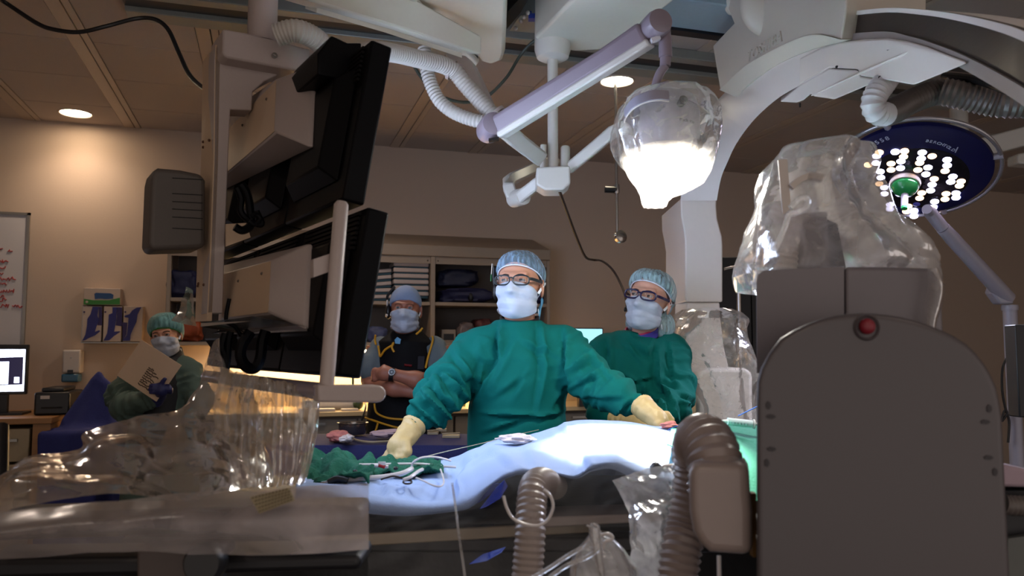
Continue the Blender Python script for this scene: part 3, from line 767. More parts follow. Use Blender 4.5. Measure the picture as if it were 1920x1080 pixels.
def bank(O, H, k):
    def q(s, n, h): return O + E1 * s + FN * n + UPT * h
    s0 = .425 * k; s1 = s0 + .42
    mb = MB().prism2([q(s0, 0, 0), q(s1, 0, 0), q(s1, 0, H), q(s0, 0, H)], [q(s0, .052, 0), q(s1, .052, 0), q(s1, .052, H), q(s0, .052, H)])
    m = B.part('monitor', mb, M_mon, bevel=.006)
    B.sub(m, 'screen', MB().prism2([q(s0 + .02, .0521, .02), q(s1 - .02, .0521, .02), q(s1 - .02, .0521, H - .02), q(s0 + .02, .0521, H - .02)],
          [q(s0 + .02, .0535, .02), q(s1 - .02, .0535, .02), q(s1 - .02, .0535, H - .02), q(s0 + .02, .0535, H - .02)]), M_scrm)
    back = MB().prism2([q(s0 + .05, -.0005, .05), q(s1 - .05, -.0005, .05), q(s1 - .05, -.0005, H - .05), q(s0 + .05, -.0005, H - .05)],
                       [q(s0 + .09, -.04, .08), q(s1 - .09, -.04, .08), q(s1 - .09, -.04, H - .08), q(s0 + .09, -.04, H - .08)])
    B.sub(m, 'back_cover', back, M_mon, bevel=.004)
    vt = MB()
    for j in range(8):
        h = H - .012 - .011 * j
        vt.prism2([q(s0 + .03, -.0005, h - .003), q(s1 - .03, -.0005, h - .003), q(s1 - .03, -.0005, h + .003), q(s0 + .03, -.0005, h + .003)],
                  [q(s0 + .03, -.007, h - .003), q(s1 - .03, -.007, h - .003), q(s1 - .03, -.007, h + .003), q(s0 + .03, -.007, h + .003)])
        h = .012 + .011 * j
        if j < 0: vt.prism2([q(s0 + .03, -.0005, h - .003), q(s1 - .03, -.0005, h - .003), q(s1 - .03, -.0005, h + .003), q(s0 + .03, -.0005, h + .003)],
                  [q(s0 + .03, -.007, h - .003), q(s1 - .03, -.007, h - .003), q(s1 - .03, -.007, h + .003), q(s0 + .03, -.007, h + .003)])
    B.sub(m, 'vent_ribs', vt, mat('monitor_rib', (9, 7, 8), rough=.6, spec=.2))
for k in range(3): bank(OU, .375, k); bank(OL, .365, k)
# black connector box standing proud behind the end monitor of the upper row
bx = [on_plane(x, y, OU + E1 * .11, E1) for x, y in [(596, 100), (622, 66), (652, 80), (678, 80), (680, 120), (640, 150), (596, 140)]]
B.part('connector_box', MB().prism(bx, E1 * .26), M_mon, bevel=.004)
# moulded housings on the back
def housing(O, base, outer, scr, name):
    """moulded hood: base outline on the monitor backs, smaller outer face standing off them"""
    b0 = [on_plane(x, y, O - FN * .036, FN) for x, y in base]; b1 = [p - FN * .012 for p in b0]
    o = [on_plane(x, y, O - FN * .105, FN) for x, y in outer]
    h = B.part(name, MB().loft([b0, b1, o]), M_bgrey, bevel=.007, seg=3)
    fc = MB().prism([p.lerp(sum(o, Vector()) / 4, .03) - FN * .0004 for p in o], -FN * .0006)
    B.sub(h, 'tan_lit_face', fc, M_btan)  # thin sheet carrying the lit tan of the housing's outer face
    sm = MB()
    for x, y in scr: sm.ell(on_plane(x, y, O - FN * .1065, FN), .004, nu=10, nv=6)
    B.sub(h, 'screw', sm, M_cabin)
housing(OU, [(596, 126), (590, 277), (424, 356), (430, 214)], [(520, 148), (516, 247), (424, 326), (426, 244)], [(500, 186), (455, 235)], 'rear_housing')
housing(OL, [(588, 459), (582, 618), (416, 627), (420, 500)], [(510, 488), (505, 587), (416, 598), (419, 514)], [(491, 513), (447, 527)], 'rear_housing')
# spine
G = OU + E1 * .55 - NN * .16
def gp(x, y, s=0): return on_plane(x, y, G + E1 * s, E1)
sp = [(404, 84), (570, 135), (548, 146), (522, 139), (496, 152), (474, 172), (472, 207), (432, 205), (428, 300), (421, 480), (418, 588), (388, 588), (394, 470), (400, 300), (402, 110)]
B.part('spine', MB().prism([gp(x, y) for x, y in sp], E1 * .075), M_bgrey, bevel=.003)
fl = [(382, 112), (404, 84), (402, 300), (396, 470), (390, 596), (367, 602), (368, 470), (377, 300)]
fa = [gp(x, y, -.002) for x, y in [(400, 84), (398, 300), (392, 470), (387, 600)]]
fo = MB()
q1 = [gp(404, 84), gp(400, 300), gp(394, 470), gp(388, 602)]
q2 = [on_plane(x, y, q1[0], NN) for x, y in [(380, 116), (377, 300), (370, 470), (366, 603)]]
for i in range(3): fo.prism2([q1[i], q2[i], q2[i + 1], q1[i + 1]], [v + NN * .012 for v in (q1[i], q2[i], q2[i + 1], q1[i + 1])])
f = B.part('spine_flange', fo, M_btan)
sm = MB()
for x, y in [(381, 266), (392, 263), (381, 276), (372, 532), (382, 534), (371, 536)]: sm.ell(on_plane(x, y, q1[0] - NN * .001, NN), .004, nu=8, nv=6)
B.sub(f, 'screw', sm, mat('rusty_screw', (90, 58, 44), rough=.5, metal=.5))
br = [(418, 53), (470, 63), (583, 92), (575, 130), (570, 135), (424, 108), (417, 100)]
bp_ = B.part('ceiling_bracket', MB().prism([gp(x, y, -.06) for x, y in br], E1 * .14), M_bgrey, bevel=.006)
B.sub(bp_, 'bolt', MB().lathe([(.008, 0), (.008, .006), (.004, .006), (.003, .002)], gp(514, 105, -.061), -E1, 12), M_chrome)
pc = gp(492, 60, .02)
B.part('ceiling_post', MB().tube([(pc.x, pc.y, pc.z - .03), (pc.x, pc.y, ROOM_Z)], .04, 32), M_bgrey)
# speaker
S0 = G - NN * .02 + E1 * .0
sk = [(297, 314), (340, 318), (378, 326), (386, 338), (385, 458), (378, 466), (284, 469), (279, 455), (284, 336), (288, 320)]
s_ = B.part('speaker', MB().prism([on_plane(x, y, S0, E1) for x, y in sk], E1 * .13), M_spk, bevel=.012, seg=3)
sl = MB()
for y in (334, 363, 378, 392, 407, 428): sl.prism([on_plane(x, yy, S0 - E1 * .001, E1) for x, yy in [(323, y - 1), (380, y + 2), (380, y + 3.5), (323, y + .5)]], E1 * .003)
B.sub(s_, 'slots', sl, M_slot)
# handle post, foot bar and long tube under the lower row
hb_ = OL - E1 * .09
def fp(x, y, s=0): return on_plane(x, y, hb_ + E1 * s, E1)
fb = [(597, 722)] + [(708 + 17 * math.sin(a), 738.5 - 16.5 * math.cos(a)) for a in [math.pi * i / 8 for i in range(9)]] + [(597, 754)]
B.part('foot_bar', MB().prism([fp(x, y) for x, y in fb], E1 * .035), M_bgrey, bevel=.004)
B.part('handle_post', MB().tube([fp(612, 728, .02), fp(640, 384, .02), fp(641, 378, .02)], [.0145, .0145, .010], 20), M_bgrey)
B.part('cross_strut', MB().prism([fp(x, y, .03) for x, y in [(588, 486), (618, 476), (616, 510), (588, 520)]], E1 * .02), M_bgrey)
a = fp(604, 734, .02)
B.part('lower_tube', MB().tube([a, a + E1 * 1.05], .017, 18), mat('tube_purple_lit', (150, 140, 150), rough=.25, metal=.3))  # purple light on the tube is put into its colour
tr = [fp(x, y, .35) for x, y in [(560, 612), (560, 622), (384, 630), (384, 622)]]
a = OL + E1 * .12 + UPT * .098 - FN * .045
B.part('tray_plate', MB().prism2([a, a + E1 * .95, a + E1 * .52, a + E1 * .52 - FN * .12, a - FN * .12], [v - ZZ * .01 for v in (a, a + E1 * .52, a + E1 * .52 - FN * .12, a - FN * .12)]), M_chrome, bevel=.002)
cbm = lambda pts, r, s: B.part('cable', MB().tube(smooth_path([fp(x, y, s) for x, y in pts]), r, 8), M_mon)
cbm([(430, 560), (424, 600), (440, 612), (452, 630)], .005, .5)
cbm([(422, 625), (416, 650), (422, 668), (419, 690), (423, 694), (426, 672), (428, 640), (432, 622)], .009, .45)
cbm([(470, 622), (455, 645), (451, 668), (462, 688), (478, 690), (488, 672), (492, 640), (498, 620)], .013, .4)
cbm([(444, 352), (452, 372), (452, 398), (470, 415), (490, 420), (480, 396)], .008, .42)
cbm([(452, 345), (462, 360), (468, 385), (470, 420), (455, 432), (440, 425)], .010, .44)
cbm([(470, 408), (480, 402), (488, 410), (478, 420), (468, 414)], .006, .38)
B.part('perforated_plate', MB().prism([fp(x, y, .62) for x, y in [(424, 420), (462, 418), (470, 445), (424, 462)]], E1 * .01), M_btan)
# white corrugated hoses that feed the boom
M_hose = mat('hose_white', (186, 180, 172), rough=.4, var=.03)
B.part('cable_hose', hose([hp(518, 66, 2.04), hp(545, 58, 2.04), hp(566, 60, 2.05), hp(590, 72, 2.08), hp(612, 92, 2.12), hp(640, 110, 2.2)], .028, .009, .0025), M_hose)
big = [hp(x, y, d) for x, y, d in [(640, 110, 2.2), (700, 96, 2.35), (740, 100, 2.46), (790, 112, 2.58), (828, 121, 2.66), (852, 134, 2.70), (870, 156, 2.71), (897, 186, 2.71), (926, 219, 2.70)]]
B.part('cable_hose', hose(big, .027, .0125, .003), M_hose)
lp = [hp(x, y, d) for x, y, d in [(796, 92, 2.74), (798, 120, 2.73), (806, 152, 2.72), (822, 186, 2.71), (846, 208, 2.70), (874, 221, 2.69), (902, 228, 2.68), (922, 226, 2.68)]]
B.part('cable_hose', hose(lp, .0215, .0125, .003), M_hose)
cl = MB()
for (x, y, d, ax) in [(846, 131, 2.70, (1, 0, -.5)), (930, 214, 2.70, (.7, 0, -.75))]:
    p = hp(x, y, d); cl.lathe([(.034, -.006), (.036, -.006), (.036, .006), (.034, .006)], p, ax, 28, cap=False)
B.part('hose_clip', cl, M_bgrey)
st = [hp(x, y, d) for x, y, d in [(836, 98, 2.76), (872, 104, 2.78), (884, 118, 2.78), (932, 220, 2.74), (922, 228, 2.73), (868, 122, 2.76), (838, 112, 2.74)]]
B.part('hose_strut', MB().prism(st, (.02, .05, 0)), M_bgrey, bevel=.004)

# ================================================================ ceiling carriage covers and arm
M_cov = mat('carriage_cover', (208, 204, 190), rough=.4, var=.03)
C = Thing('ceiling_carriage', 'large pale cover plate of the overhead carriage, rounded corner above the hoses', 'ceiling carriage', hz(850, 40, 2.8), 'H')
zA = 2.56
pA = [hz(x, y, zA) for x, y in [(735, -50), (748, 0), (884, 100), (900, 116), (922, 122), (942, 114), (947, 100), (951, 14), (951, -50)]]
C.part('cover', MB().prism(pA, (0, 0, .20)), M_cov, bevel=.015, seg=3)
pB = [hz(x, y, zA - .001) for x, y in [(758, -30), (885, 96), (898, 108), (893, 116), (880, 112), (742, -4), (738, -30)]]
C.part('edge_lip', MB().prism(pB, (0, 0, -.022)), M_cov, bevel=.008)
q = hz(880, 109, zA - .004)
C.part('release_tab', MB().obox(q, (.028, .008, 0), (-.006, .02, 0), (0, 0, .008)), M_blk)
C.part('hanger', MB().box((pA[3].x - .12, pA[3].y - .3, zA + .2), (pA[3].x, pA[3].y - .15, ROOM_Z - .001)), M_rail)
# the arm from the boom post to the carriage
zb_ = 2.40
a0 = [hp(575, 14, 2.33), hp(705, 54, 2.5), hp(848, 104, 2.71)]
arm = MB(); d_ = Vector((.27, .36, 0)).normalized(); sd = Vector((.8, -.6, 0))
R_ = []
for p, h in zip([hp(500, -8, 2.2), hp(575, 14, 2.33), hp(705, 52, 2.5), hp(850, 100, 2.71)], (.13, .13, .12, .07)):
    R_.append([p, p + Vector((.05, .07, 0)) * 0 + Vector((.10, .02, 0)), p + Vector((.10, .02, h)), p + Vector((0, 0, h))])
C.part('swing_arm', MB().loft(R_), M_cov, bevel=.008)
C.part('arm_pivot', MB().lathe([(.05, 0), (.055, .01), (.055, .3), (.05, ROOM_Z - a0[1].z - .1)], a0[1] + Vector((.09, .25, .13)), n=28), M_cov)
R_ = [[p + Vector((-.004, 0, -.004)), p + Vector((.03, .0, -.016)), p + Vector((.03, 0, .004)), p + Vector((-.004, 0, .014))] for p in [hp(575, 14, 2.33), hp(705, 52, 2.5), hp(850, 100, 2.71)]]
C.part('arm_edge', MB().loft(R_), M_cov)

# ================================================================ hub with two lamp arms
M_arm = mat('lamp_arm_lilac', (138, 126, 136), rough=.3, var=.02)
M_armw = mat('lamp_arm_white', (204, 200, 192), rough=.32, var=.02)
K = Thing('lamp_boom', 'white ceiling pole and hub with the long lilac spring arm of the lit lamp', 'lamp boom', hz(1038, 70, ROOM_Z - .1), 'H')
zB = 2.60
pC = [hz(x, y, zB) for x, y in [(1002, 73), (1040, 86), (1075, 97), (1143, 93), (1262, 4), (1300, -40), (1105, -40), (1074, 0)]]
Cb = Thing('ceiling_carriage', 'wide pale ceiling cover that the white lamp pole hangs from', 'ceiling carriage', hz(1120, 40, 2.8), 'H')
Cb.part('cover', MB().prism(pC, (0, 0, .22)), M_cov, bevel=.012, seg=3)
Cb.part('hanger', MB().box((pC[2].x + .05, pC[2].y - .35, zB + .221), (pC[2].x + .35, pC[2].y - .12, ROOM_Z - .001)), M_rail)
b_ = Thing('junction_box', 'small open ceiling junction with white terminals and a blue plug between the two covers', 'junction box', hz(990, 40, 2.75), 'H')
b_.part('box', MB().prism([hz(x, y, 2.74) for x, y in [(955, 58), (1003, 62), (1010, 22), (975, 30)]], (0, 0, .16)), M_rail)
for i, (x, y) in enumerate([(967, 53), (977, 40), (983, 32), (990, 24)]): b_.part('terminal', MB().ell(hz(x, y, 2.735), .009, nu=10, nv=8), M_plast)
b_.part('plug', MB().box(tuple(hz(1000, 38, 2.72) - Vector((.02, .02, 0))), tuple(hz(1000, 38, 2.72) + Vector((.015, .015, .03)))), mat('plug_blue', (30, 60, 150), rough=.4))
b_.part('channel', MB().prism([hz(x, y, 2.72) for x, y in [(950, 55), (952, 22), (990, -20), (1002, -20), (975, 25)]], (0, 0, .18)), M_slot)
dH = 3.05
c0 = hp(1036, 78, dH)
K.part('ceiling_collar', MB().lathe([(.066, .16), (.070, .08), (.071, -.035), (.062, -.065), (.045, -.075), (.02, -.075)], c0, n=36), M_armw)
ph = hp(1037, 312, dH)
K.part('pole', MB().tube([(c0.x, c0.y, c0.z - .06), (c0.x, c0.y, ph.z - .02)], .0205, 24), M_armw)
hub = [(1006, 313), (1069, 310), (1070, 344), (1056, 356), (1022, 356), (1005, 346)]
K.part('hub', MB().prism([hp(x, y, dH - .07) for x, y in hub], (0, .13, 0)), M_armw, bevel=.008, seg=3)
K.part('hub_post', MB().tube([hp(1060, 313, dH), hp(1060, 277, dH), hp(1060, 274, dH)], [.019, .019, .014], 20), M_armw)
K.part('hub_post', MB().tube([hp(1018, 316, dH - .02), hp(1019, 272, dH - .02)], .012, 16), M_armw)
# arm from hub to elbow (up-left, towards the camera), elbow, spring arm to the knuckle
el = hp(916, 246, 2.5)
K.part('extension_arm', MB().bar([hp(1012, 296, 2.98), hp(968, 262, 2.78), hp(928, 226, 2.56)], (.4, -.5, .75), [.06, .06, .06], [.045, .045, .045]), M_armw, bevel=.008)
ax = Vector((.25, -.95, .05)).normalized()
K.part('elbow', MB().lathe([(.02, -.052), (.036, -.048), (.04, -.03), (.04, .03), (.036, .048), (.02, .052)], hp(920, 240, 2.48), ax, 32), M_arm)
A0 = hp(932, 238, 2.46); A1 = hp(1212, 62, 2.18)
sdir = Vector((.25, -.95, .1))
path = [A0.lerp(A1, t) for t in (0, .25, .5, .75, .92, 1)]
arm_ = K.part('spring_arm', MB().bar(path, sdir, .058, [.066, .062, .058, .056, .064, .07]), M_arm, bevel=.014, seg=3)
rg = (A1 - A0).normalized(); upv = rg.cross(sdir).normalized()
if upv.z > 0: upv = -upv
K.sub(arm_, 'arm_underside', MB().bar([p + upv * .030 for p in path], sdir, .060, .022), M_armw, bevel=.006)
sp_ = [A0.lerp(A1, t) - sdir.normalized() * -.0305 + upv * o for t, o in [(.12, .012), (.4, -.006), (.6, -.008), (.86, -.0195), (.86, -.0165), (.6, .0), (.4, .003), (.12, .017)]]
K.sub(arm_, 'silver_stripe', MB().prism(sp_, sdir.normalized() * .002), M_plast)
K.part('knuckle', MB().lathe([(.015, -.05), (.034, -.046), (.038, -.03), (.038, .03), (.034, .046), (.015, .05)], hp(1226, 52, 2.17), ax, 32), M_arm)
k0 = hp(1246, 40, 2.17)
k1 = hp(1248, 108, 2.17); k2 = hp(1247, 124, 2.17)
K.part('drop_tube', MB().tube([k0, hp(1247, 70, 2.17), hp(1247, 72, 2.17), k1], [.0155, .0165, .0185, .0185], 24), M_arm)
K.part('drop_collar', MB().tube([k1, k2], [.0150, .0150], 20), M_arm)
K.part('lamp_yoke', MB().tube(smooth_path([k2, hp(1236, 140, 2.17), hp(1228, 165, 2.18), hp(1224, 185, 2.2)]), .012, 16), M_arm)
K.part('arm_tab', MB().obox(hp(1229, 74, 2.15), (.012, 0, .004), (0, .01, 0), (-.002, 0, .005)), M_white)
K.part('arm_tab', MB().obox(hp(926, 262, 2.44), (.016, 0, .003), (0, .012, 0), (0, 0, .004)), M_blk)
# second arm, reaching back and left, with its elbow, and the one rising to the right behind the bag
K.part('rear_arm', MB().bar([hp(1020, 335, 3.1), hp(985, 362, 3.15), hp(974, 372, 3.18)], (0, 1, 0), .05, [.045, .046, .046]), M_armw, bevel=.008)
K.part('rear_elbow', MB().lathe([(.018, -.045), (.034, -.04), (.036, .0), (.034, .04), (.018, .045)], hp(972, 371, 3.2), (.5, -.85, 0), 28), M_armw)
K.part('rear_spring_arm', MB().bar([hp(962, 372, 3.22), hp(954, 352, 3.23), hp(956, 338, 3.3), hp(1008, 312, 3.75), hp(1040, 300, 4.0)], (0, 1, .2), .05, .05), M_armw, bevel=.008)
K.part('side_arm', MB().bar([hp(1064, 318, 3.06), hp(1108, 282, 3.02), hp(1148, 248, 2.98), hp(1180, 236, 2.95)], (0, 1, 0), .045, [.042, .044, .046, .05]), M_armw, bevel=.007)
# ================================================================ ceiling C-arm
M_cw = mat('carm_white', (226, 218, 212), rough=.42, var=.02)
M_cg = mat('carm_block', (196, 188, 176), rough=.42, var=.02)
M_steel = mat('brushed_steel', (96, 88, 84), rough=.32, metal=.85, scale=12, var=.25, stretch=(1, 1, 60))
M_ribw = mat('hose_grey', (96, 88, 84), rough=.35)
def DX(px): return float(np.interp(px, [1200, 1280, 1345, 1420, 1540, 1665, 1815, 1920, 2010, 2090], [3.42, 3.42, 3.34, 2.92, 2.46, 2.1, 1.7, 1.45, 1.28, 1.16]))
def cpt(x, y, o=0.0): return hp(x, y, DX(x) + o)
A = Thing('ceiling_c_arm', 'big white ceiling-mounted X-ray arch with raised maker lettering on its carriage block', 'X-ray arm', hz(1480, 40, 2.9), 'H')
def strip(a, b, off, mb=None):
    mb = mb or MB(); off = Vector(off)
    mb.loft([[p, q, q + off, p + off] for p, q in zip(a, b)]); return mb
# arch: far column up and over to the carriage
up_ = [(1276, 376), (1280, 330), (1292, 285), (1312, 243), (1338, 207), (1368, 176), (1405, 146), (1445, 120), (1490, 98), (1535, 84), (1578, 74)]
lo_ = [(1344, 376), (1352, 334), (1365, 302), (1378, 274), (1398, 244), (1424, 214), (1462, 182), (1500, 160), (1535, 142), (1560, 128), (1600, 122)]
def dens(l): return [tuple(p) for p in smooth_path([(x, y, 0) for x, y in l], 4)]
ua, lb = dens(up_), dens(lo_)
A.part('arch', strip([cpt(p[0], p[1]) for p in ua], [cpt(q[0], q[1]) for q in lb], (.055, .20, .09)), M_cw)
# outer arc of the C, steel band with pale rims, coming towards the camera
oc = dens([(1540, 34), (1585, 24), (1665, 15), (1730, 18), (1790, 25), (1860, 39), (1920, 57), (2000, 98), (2080, 160)])
ic = dens([(1540, 74), (1580, 70), (1665, 65), (1705, 74), (1740, 85), (1815, 116), (1920, 175), (2000, 236), (2080, 320)])
OCP = [cpt(p[0], p[1], .02) for p in oc]; ICP = [cpt(p[0], p[1], .02) for p in ic]
A.part('arc_band', strip(OCP, ICP, (.16, .03, 0)), M_steel)
rim = MB()
strip([a + (a - b) * .0 + Vector((-.006, 0, 0)) for a, b in zip(OCP, ICP)], [a.lerp(b, .16) + Vector((-.006, 0, 0)) for a, b in zip(OCP, ICP)], (.14, .02, 0), rim)
A.part('arc_rim', rim, M_cw)
rim2 = MB()
strip([b.lerp(a, .12) + Vector((-.008, 0, 0)) for a, b in zip(OCP, ICP)], [b + (b - a) * .16 + Vector((-.008, 0, 0)) for a, b in zip(OCP, ICP)], (.14, .02, 0), rim2)
A.part('arc_inner_rim', rim2, mat('arc_inner', (150, 142, 138), rough=.4))
# smooth cover panels below the arc
pm = [(1500, 158), (1555, 127), (1610, 130), (1614, 143), (1650, 148), (1715, 160), (1818, 118), (1780, 104), (1740, 88), (1705, 78), (1665, 72), (1620, 74), (1575, 80), (1540, 90), (1500, 110)]
A.part('cover_panel', MB().prism([cpt(x, y, -.012) for x, y in pm], (.05, .14, .06)), M_cw, bevel=.004)
pn = [(1463, 191), (1494, 193), (1507, 188), (1521, 176), (1526, 181), (1565, 187), (1652, 150), (1614, 144), (1609, 132), (1554, 129), (1500, 160)]
A.part('cover_panel', MB().prism([cpt(x, y, -.010) for x, y in pn], (.05, .14, .06)), M_cw, bevel=.004)
rb = [cpt(x, y, -.016) for x, y in [(1522, 178), (1612, 136), (1700, 98), (1712, 92)]]
A.part('cover_ridge', MB().tube([p + Vector((0, 0, -.002)) for p in rb], [.002, .004, .004, .001], 10), M_cw)
gl = MB()
gp_ = dens([(1602, 109), (1640, 99), (1672, 92), (1710, 88)])
strip([cpt(p[0], p[1], -.014) for p in gp_], [cpt(p[0], p[1] + 1 + 3 * i / len(gp_), -.014) for i, p in enumerate(gp_)], (.002, .002, 0), gl)
A.part('seam', gl, M_slot)
sm = MB()
for x, y in [(1569, 125.5), (1650, 145)]: sm.lathe([(.0045, 0), (.0045, .002)], cpt(x, y, -.016), (-.4, -1, -.4), 12)
A.part('screw', sm, M_slot)
A.part('small_hook', MB().tube([cpt(1500, 193), cpt(1500, 201)], .003, 8), M_blk)
# carriage block
def bpt(x, y): return cpt(x, y, -.07)
bl = [(1336, 86), (1376, 44), (1364, 14), (1368, -20), (1586, -34), (1586, 14), (1577, 75), (1560, 69), (1539, 66), (1507, 70), (1460, 90), (1398, 125), (1350, 169)]
blk = A.part('carriage_block', MB().prism([bpt(x, y) for x, y in bl], (.30, .12, .05)), M_cg, bevel=.006)
lip_u = dens([(1350, 169), (1398, 125), (1460, 90), (1507, 70), (1539, 66), (1577, 75)]); lip_l = dens([(1379, 182), (1412, 151), (1460, 119), (1510, 97), (1545, 86), (1578, 78)])
A.part('block_lip', strip([bpt(p[0], p[1]) + Vector((-.004, -.004, 0)) for p in lip_u], [cpt(p[0], p[1], -.02) for p in lip_l], (.2, .08, .03)), M_cov)
A.part('block_dimple', MB().ell(bpt(1424, 16) + Vector((.020, .024, 0)), (.080, .045, .105), Matrix.Rotation(-.45, 3, 'Y'), 32, 18), M_cg)
A.part('block_shoulder', MB().ell(bpt(1368, 8) + Vector((.02, .03, .02)), (.03, .05, .05), None, 20, 12), M_cov)
o_ = bpt(1402, 117); r_ = bpt(1473, 74) - o_; u_ = bpt(1396, 92) - o_
A.part('raised_lettering', text_mb('TOSHIBA', .058, o_ + Vector((-.003, -.003, 0)), r_, u_, .003, spacing=1.28), M_cg)
A.part('ceiling_mount', MB().prism([bpt(x, -20) + Vector((.02, .05, .05)) for x in (1380, 1570)] + [bpt(x, -20) + Vector((.3, .15, .05)) for x in (1570, 1380)], (0, 0, ROOM_Z - bpt(1470, -20).z - .06)), M_cg)
# far column with wavy front and green lamp
cf = [(1276, 372), (1344, 372), (1343, 385), (1345, 410), (1350, 430), (1354, 443), (1355, 460), (1355, 566), (1285, 566), (1285, 450), (1282, 430), (1277, 405)]
A.part('column', MB().prism([hp(x, y, 3.42) for x, y in cf], (.0, .44, 0)), M_cw, bevel=.006)
A.part('status_light', MB().ell(hp(1264, 394, 3.60), (.006, .006, .011), nu=14, nv=10), glow('led_green', (60, 255, 110), 6))
A.part('column_foot', MB().prism([hp(x, y, 3.44) for x, y in [(1288, 566.5), (1350, 566.5), (1352, 600), (1358, 650), (1372, 710), (1382, 770), (1382, 820), (1300, 820), (1292, 700), (1287, 620)]], (-.02, .16, 0)), M_cw, bevel=.008)
A.part('tube_head', MB().prism([hp(x, y, 3.3) for x, y in [(1305, 700), (1330, 690), (1400, 690), (1412, 700), (1412, 830), (1305, 830)]], (0, .3, 0)), M_cw, bevel=.03, seg=4)
# corrugated hoses at the arc
A.part('cable_hose', hose([hp(1668, 140, 2.16), hp(1656, 158, 2.15), hp(1643, 176, 2.14), hp(1637, 196, 2.14), hp(1645, 212, 2.15), hp(1664, 214, 2.17)], .029, .0125, .0045), mat('hose_bright', (204, 202, 204), rough=.3))
A.part('cable_hose', hose([hp(1652, 214, 2.19), hp(1675, 208, 2.22), hp(1705, 192, 2.25), hp(1745, 176, 2.27), hp(1778, 172, 2.27)], .0325, .014, .0045), M_ribw)
A.part('cable_hose', hose([hp(1768, 172, 2.24), hp(1800, 178, 2.22), hp(1860, 192, 2.20), hp(1900, 195, 2.18), hp(1980, 192, 2.16)], .036, .014, .0045), M_ribw)
A.part('cable', MB().tube(smooth_path([hp(1770, 143, 2.3), hp(1820, 148, 2.2), hp(1880, 166, 2.1), hp(1960, 200, 2.0)]), .012, 10), M_blk)

# ================================================================ clear bag over the arch foot
def bag(rows, dc, rd, n=120, nv=80, amp=.012, s=9, seed=0, waves=7, flute=0.0, nf=9):
    """rows: (py, left px, right px) down the outline; closed round film of elliptical plan"""
    ys = [r[0] for r in rows]; wmax = max((q[2] - q[1]) / 2 * mpp(dc) for q in rows)
    V, U = np.meshgrid(np.linspace(0, 1, nv), np.arange(n) / n, indexing='ij')
    y = ys[0] + (ys[-1] - ys[0]) * V; l = np.interp(y, ys, [r[1] for r in rows]); r = np.interp(y, ys, [q[2] for q in rows])
    w = (r - l) / 2 * mpp(dc); kd = np.maximum(rd * w / wmax, .02); th = 2 * math.pi * U
    A = np.vectorize(lambda a, b: hray(a, b)[0])((l + r) / 2, y); Z = np.vectorize(lambda a, b: hray(a, b)[1])((l + r) / 2, y)
    sq = lambda c, e: np.sign(c) * np.abs(c) ** e
    P = np.stack([A * dc + w * sq(np.cos(th), .85), dc + kd * sq(np.sin(th), .85), CZ + Z * dc], -1)
    Nr = np.stack([np.cos(th), np.sin(th), 0 * th], -1)
    cr = crumple(P.reshape(-1, 3), amp, s, seed, waves).reshape(th.shape) * np.clip(w / wmax * 1.3, .25, 1)
    fl = flute * tri(th / (2 * math.pi) * nf + .6 * vnoise(th * 1.1 + seed, V * 2.5, V * 0) + .15 * V)
    cr = cr + crumple(P.reshape(-1, 3), amp * .13, s * 2.8, seed + 9, 6).reshape(th.shape)
    fall = 1 - .45 * np.abs(np.cos(th)) ** 4
    P = P + Nr * ((cr + fl) * fall)[..., None]
    return np_grid(P, n, nv, True)
def sheet(P, amp, s, seed=0, waves=7, lines=None, fine=0.0):
    """crease an open sheet given as an (nv, nu, 3) array, along its own normals"""
    du = np.gradient(P, axis=1); dv = np.gradient(P, axis=0); N = np.cross(du, dv); N /= np.maximum(np.linalg.norm(N, axis=2, keepdims=True), 1e-9)
    c = crumple(P.reshape(-1, 3), amp, s, seed, waves).reshape(P.shape[:2])
    c = c + crumple(P.reshape(-1, 3), amp * fine, s * 2.7, seed + 5, 7).reshape(P.shape[:2])
    if lines is not None: c = c + lines
    return np_grid(P + N * c[..., None], P.shape[1], P.shape[0])
M_film = film('clear_film', haze=.30, rough=.12, bump=.15, scale=18, fk=.6, line=.03)
M_filml = film('lamp_film', tint=(235, 232, 226), haze=.24, rough=.12, bump=.15, scale=20, fk=.6, trl=.6, line=.04)
M_filmm = film('milky_film', tint=(214, 208, 204), haze=.40, rough=.14, bump=.15, scale=13, fk=.55, line=.12)
single('plastic_bag', bag([(580, 1284, 1362), (588, 1272, 1378), (600, 1256, 1388), (650, 1250, 1400), (700, 1272, 1410), (760, 1296, 1416), (805, 1300, 1420)], 3.42, .26, amp=.026, s=7, seed=3, flute=.03), M_film,
       'clear crumpled plastic bag around the arch foot beside the green-gowned woman', 'plastic bag', hp(1340, 800, 3.42), 'H', recalc=False, ang=25)

# ================================================================ small round lamp, lit, in a clear bag
Lc = hp(1250, 282, 2.2)
LA = Vector((-.03, -.10, -1)).normalized()
LP = Thing('surgical_lamp', 'small round lamp shining down on the drape, wrapped in a clear bag', 'surgical lamp', Lc, 'H')
M_lgrey = mat('lamp_grey', (150, 146, 158), rough=.35, var=.02)
LP.part('housing', MB().lathe([(.088, .004), (.0905, -.02), (.0925, -.09), (.0925, -.113)], Lc, LA, 56), M_lgrey)
LP.part('top_cover', MB().lathe([(.0915, -.116), (.090, -.125), (.080, -.150), (.055, -.165), (.02, -.170)], Lc, LA, 56), M_lgrey)
LP.part('front_ring', MB().lathe([(.086, .0045), (.0905, .0045), (.0905, .020), (.086, .020)], Lc, LA, 56, cap=False), M_plast)
LP.part('front_glass', MB().lathe([(.001, .016), (.05, .016), (.0858, .012)], Lc, LA, 56, cap=False), glow('lamp_face', (255, 250, 240), 110))
kb = hp(1280, 189, 2.10)
LP.part('knob', MB().lathe([(.010, -.02), (.012, .008), (.006, .008), (.005, .002)], kb, (.1, -1, .1), 24), M_blk)
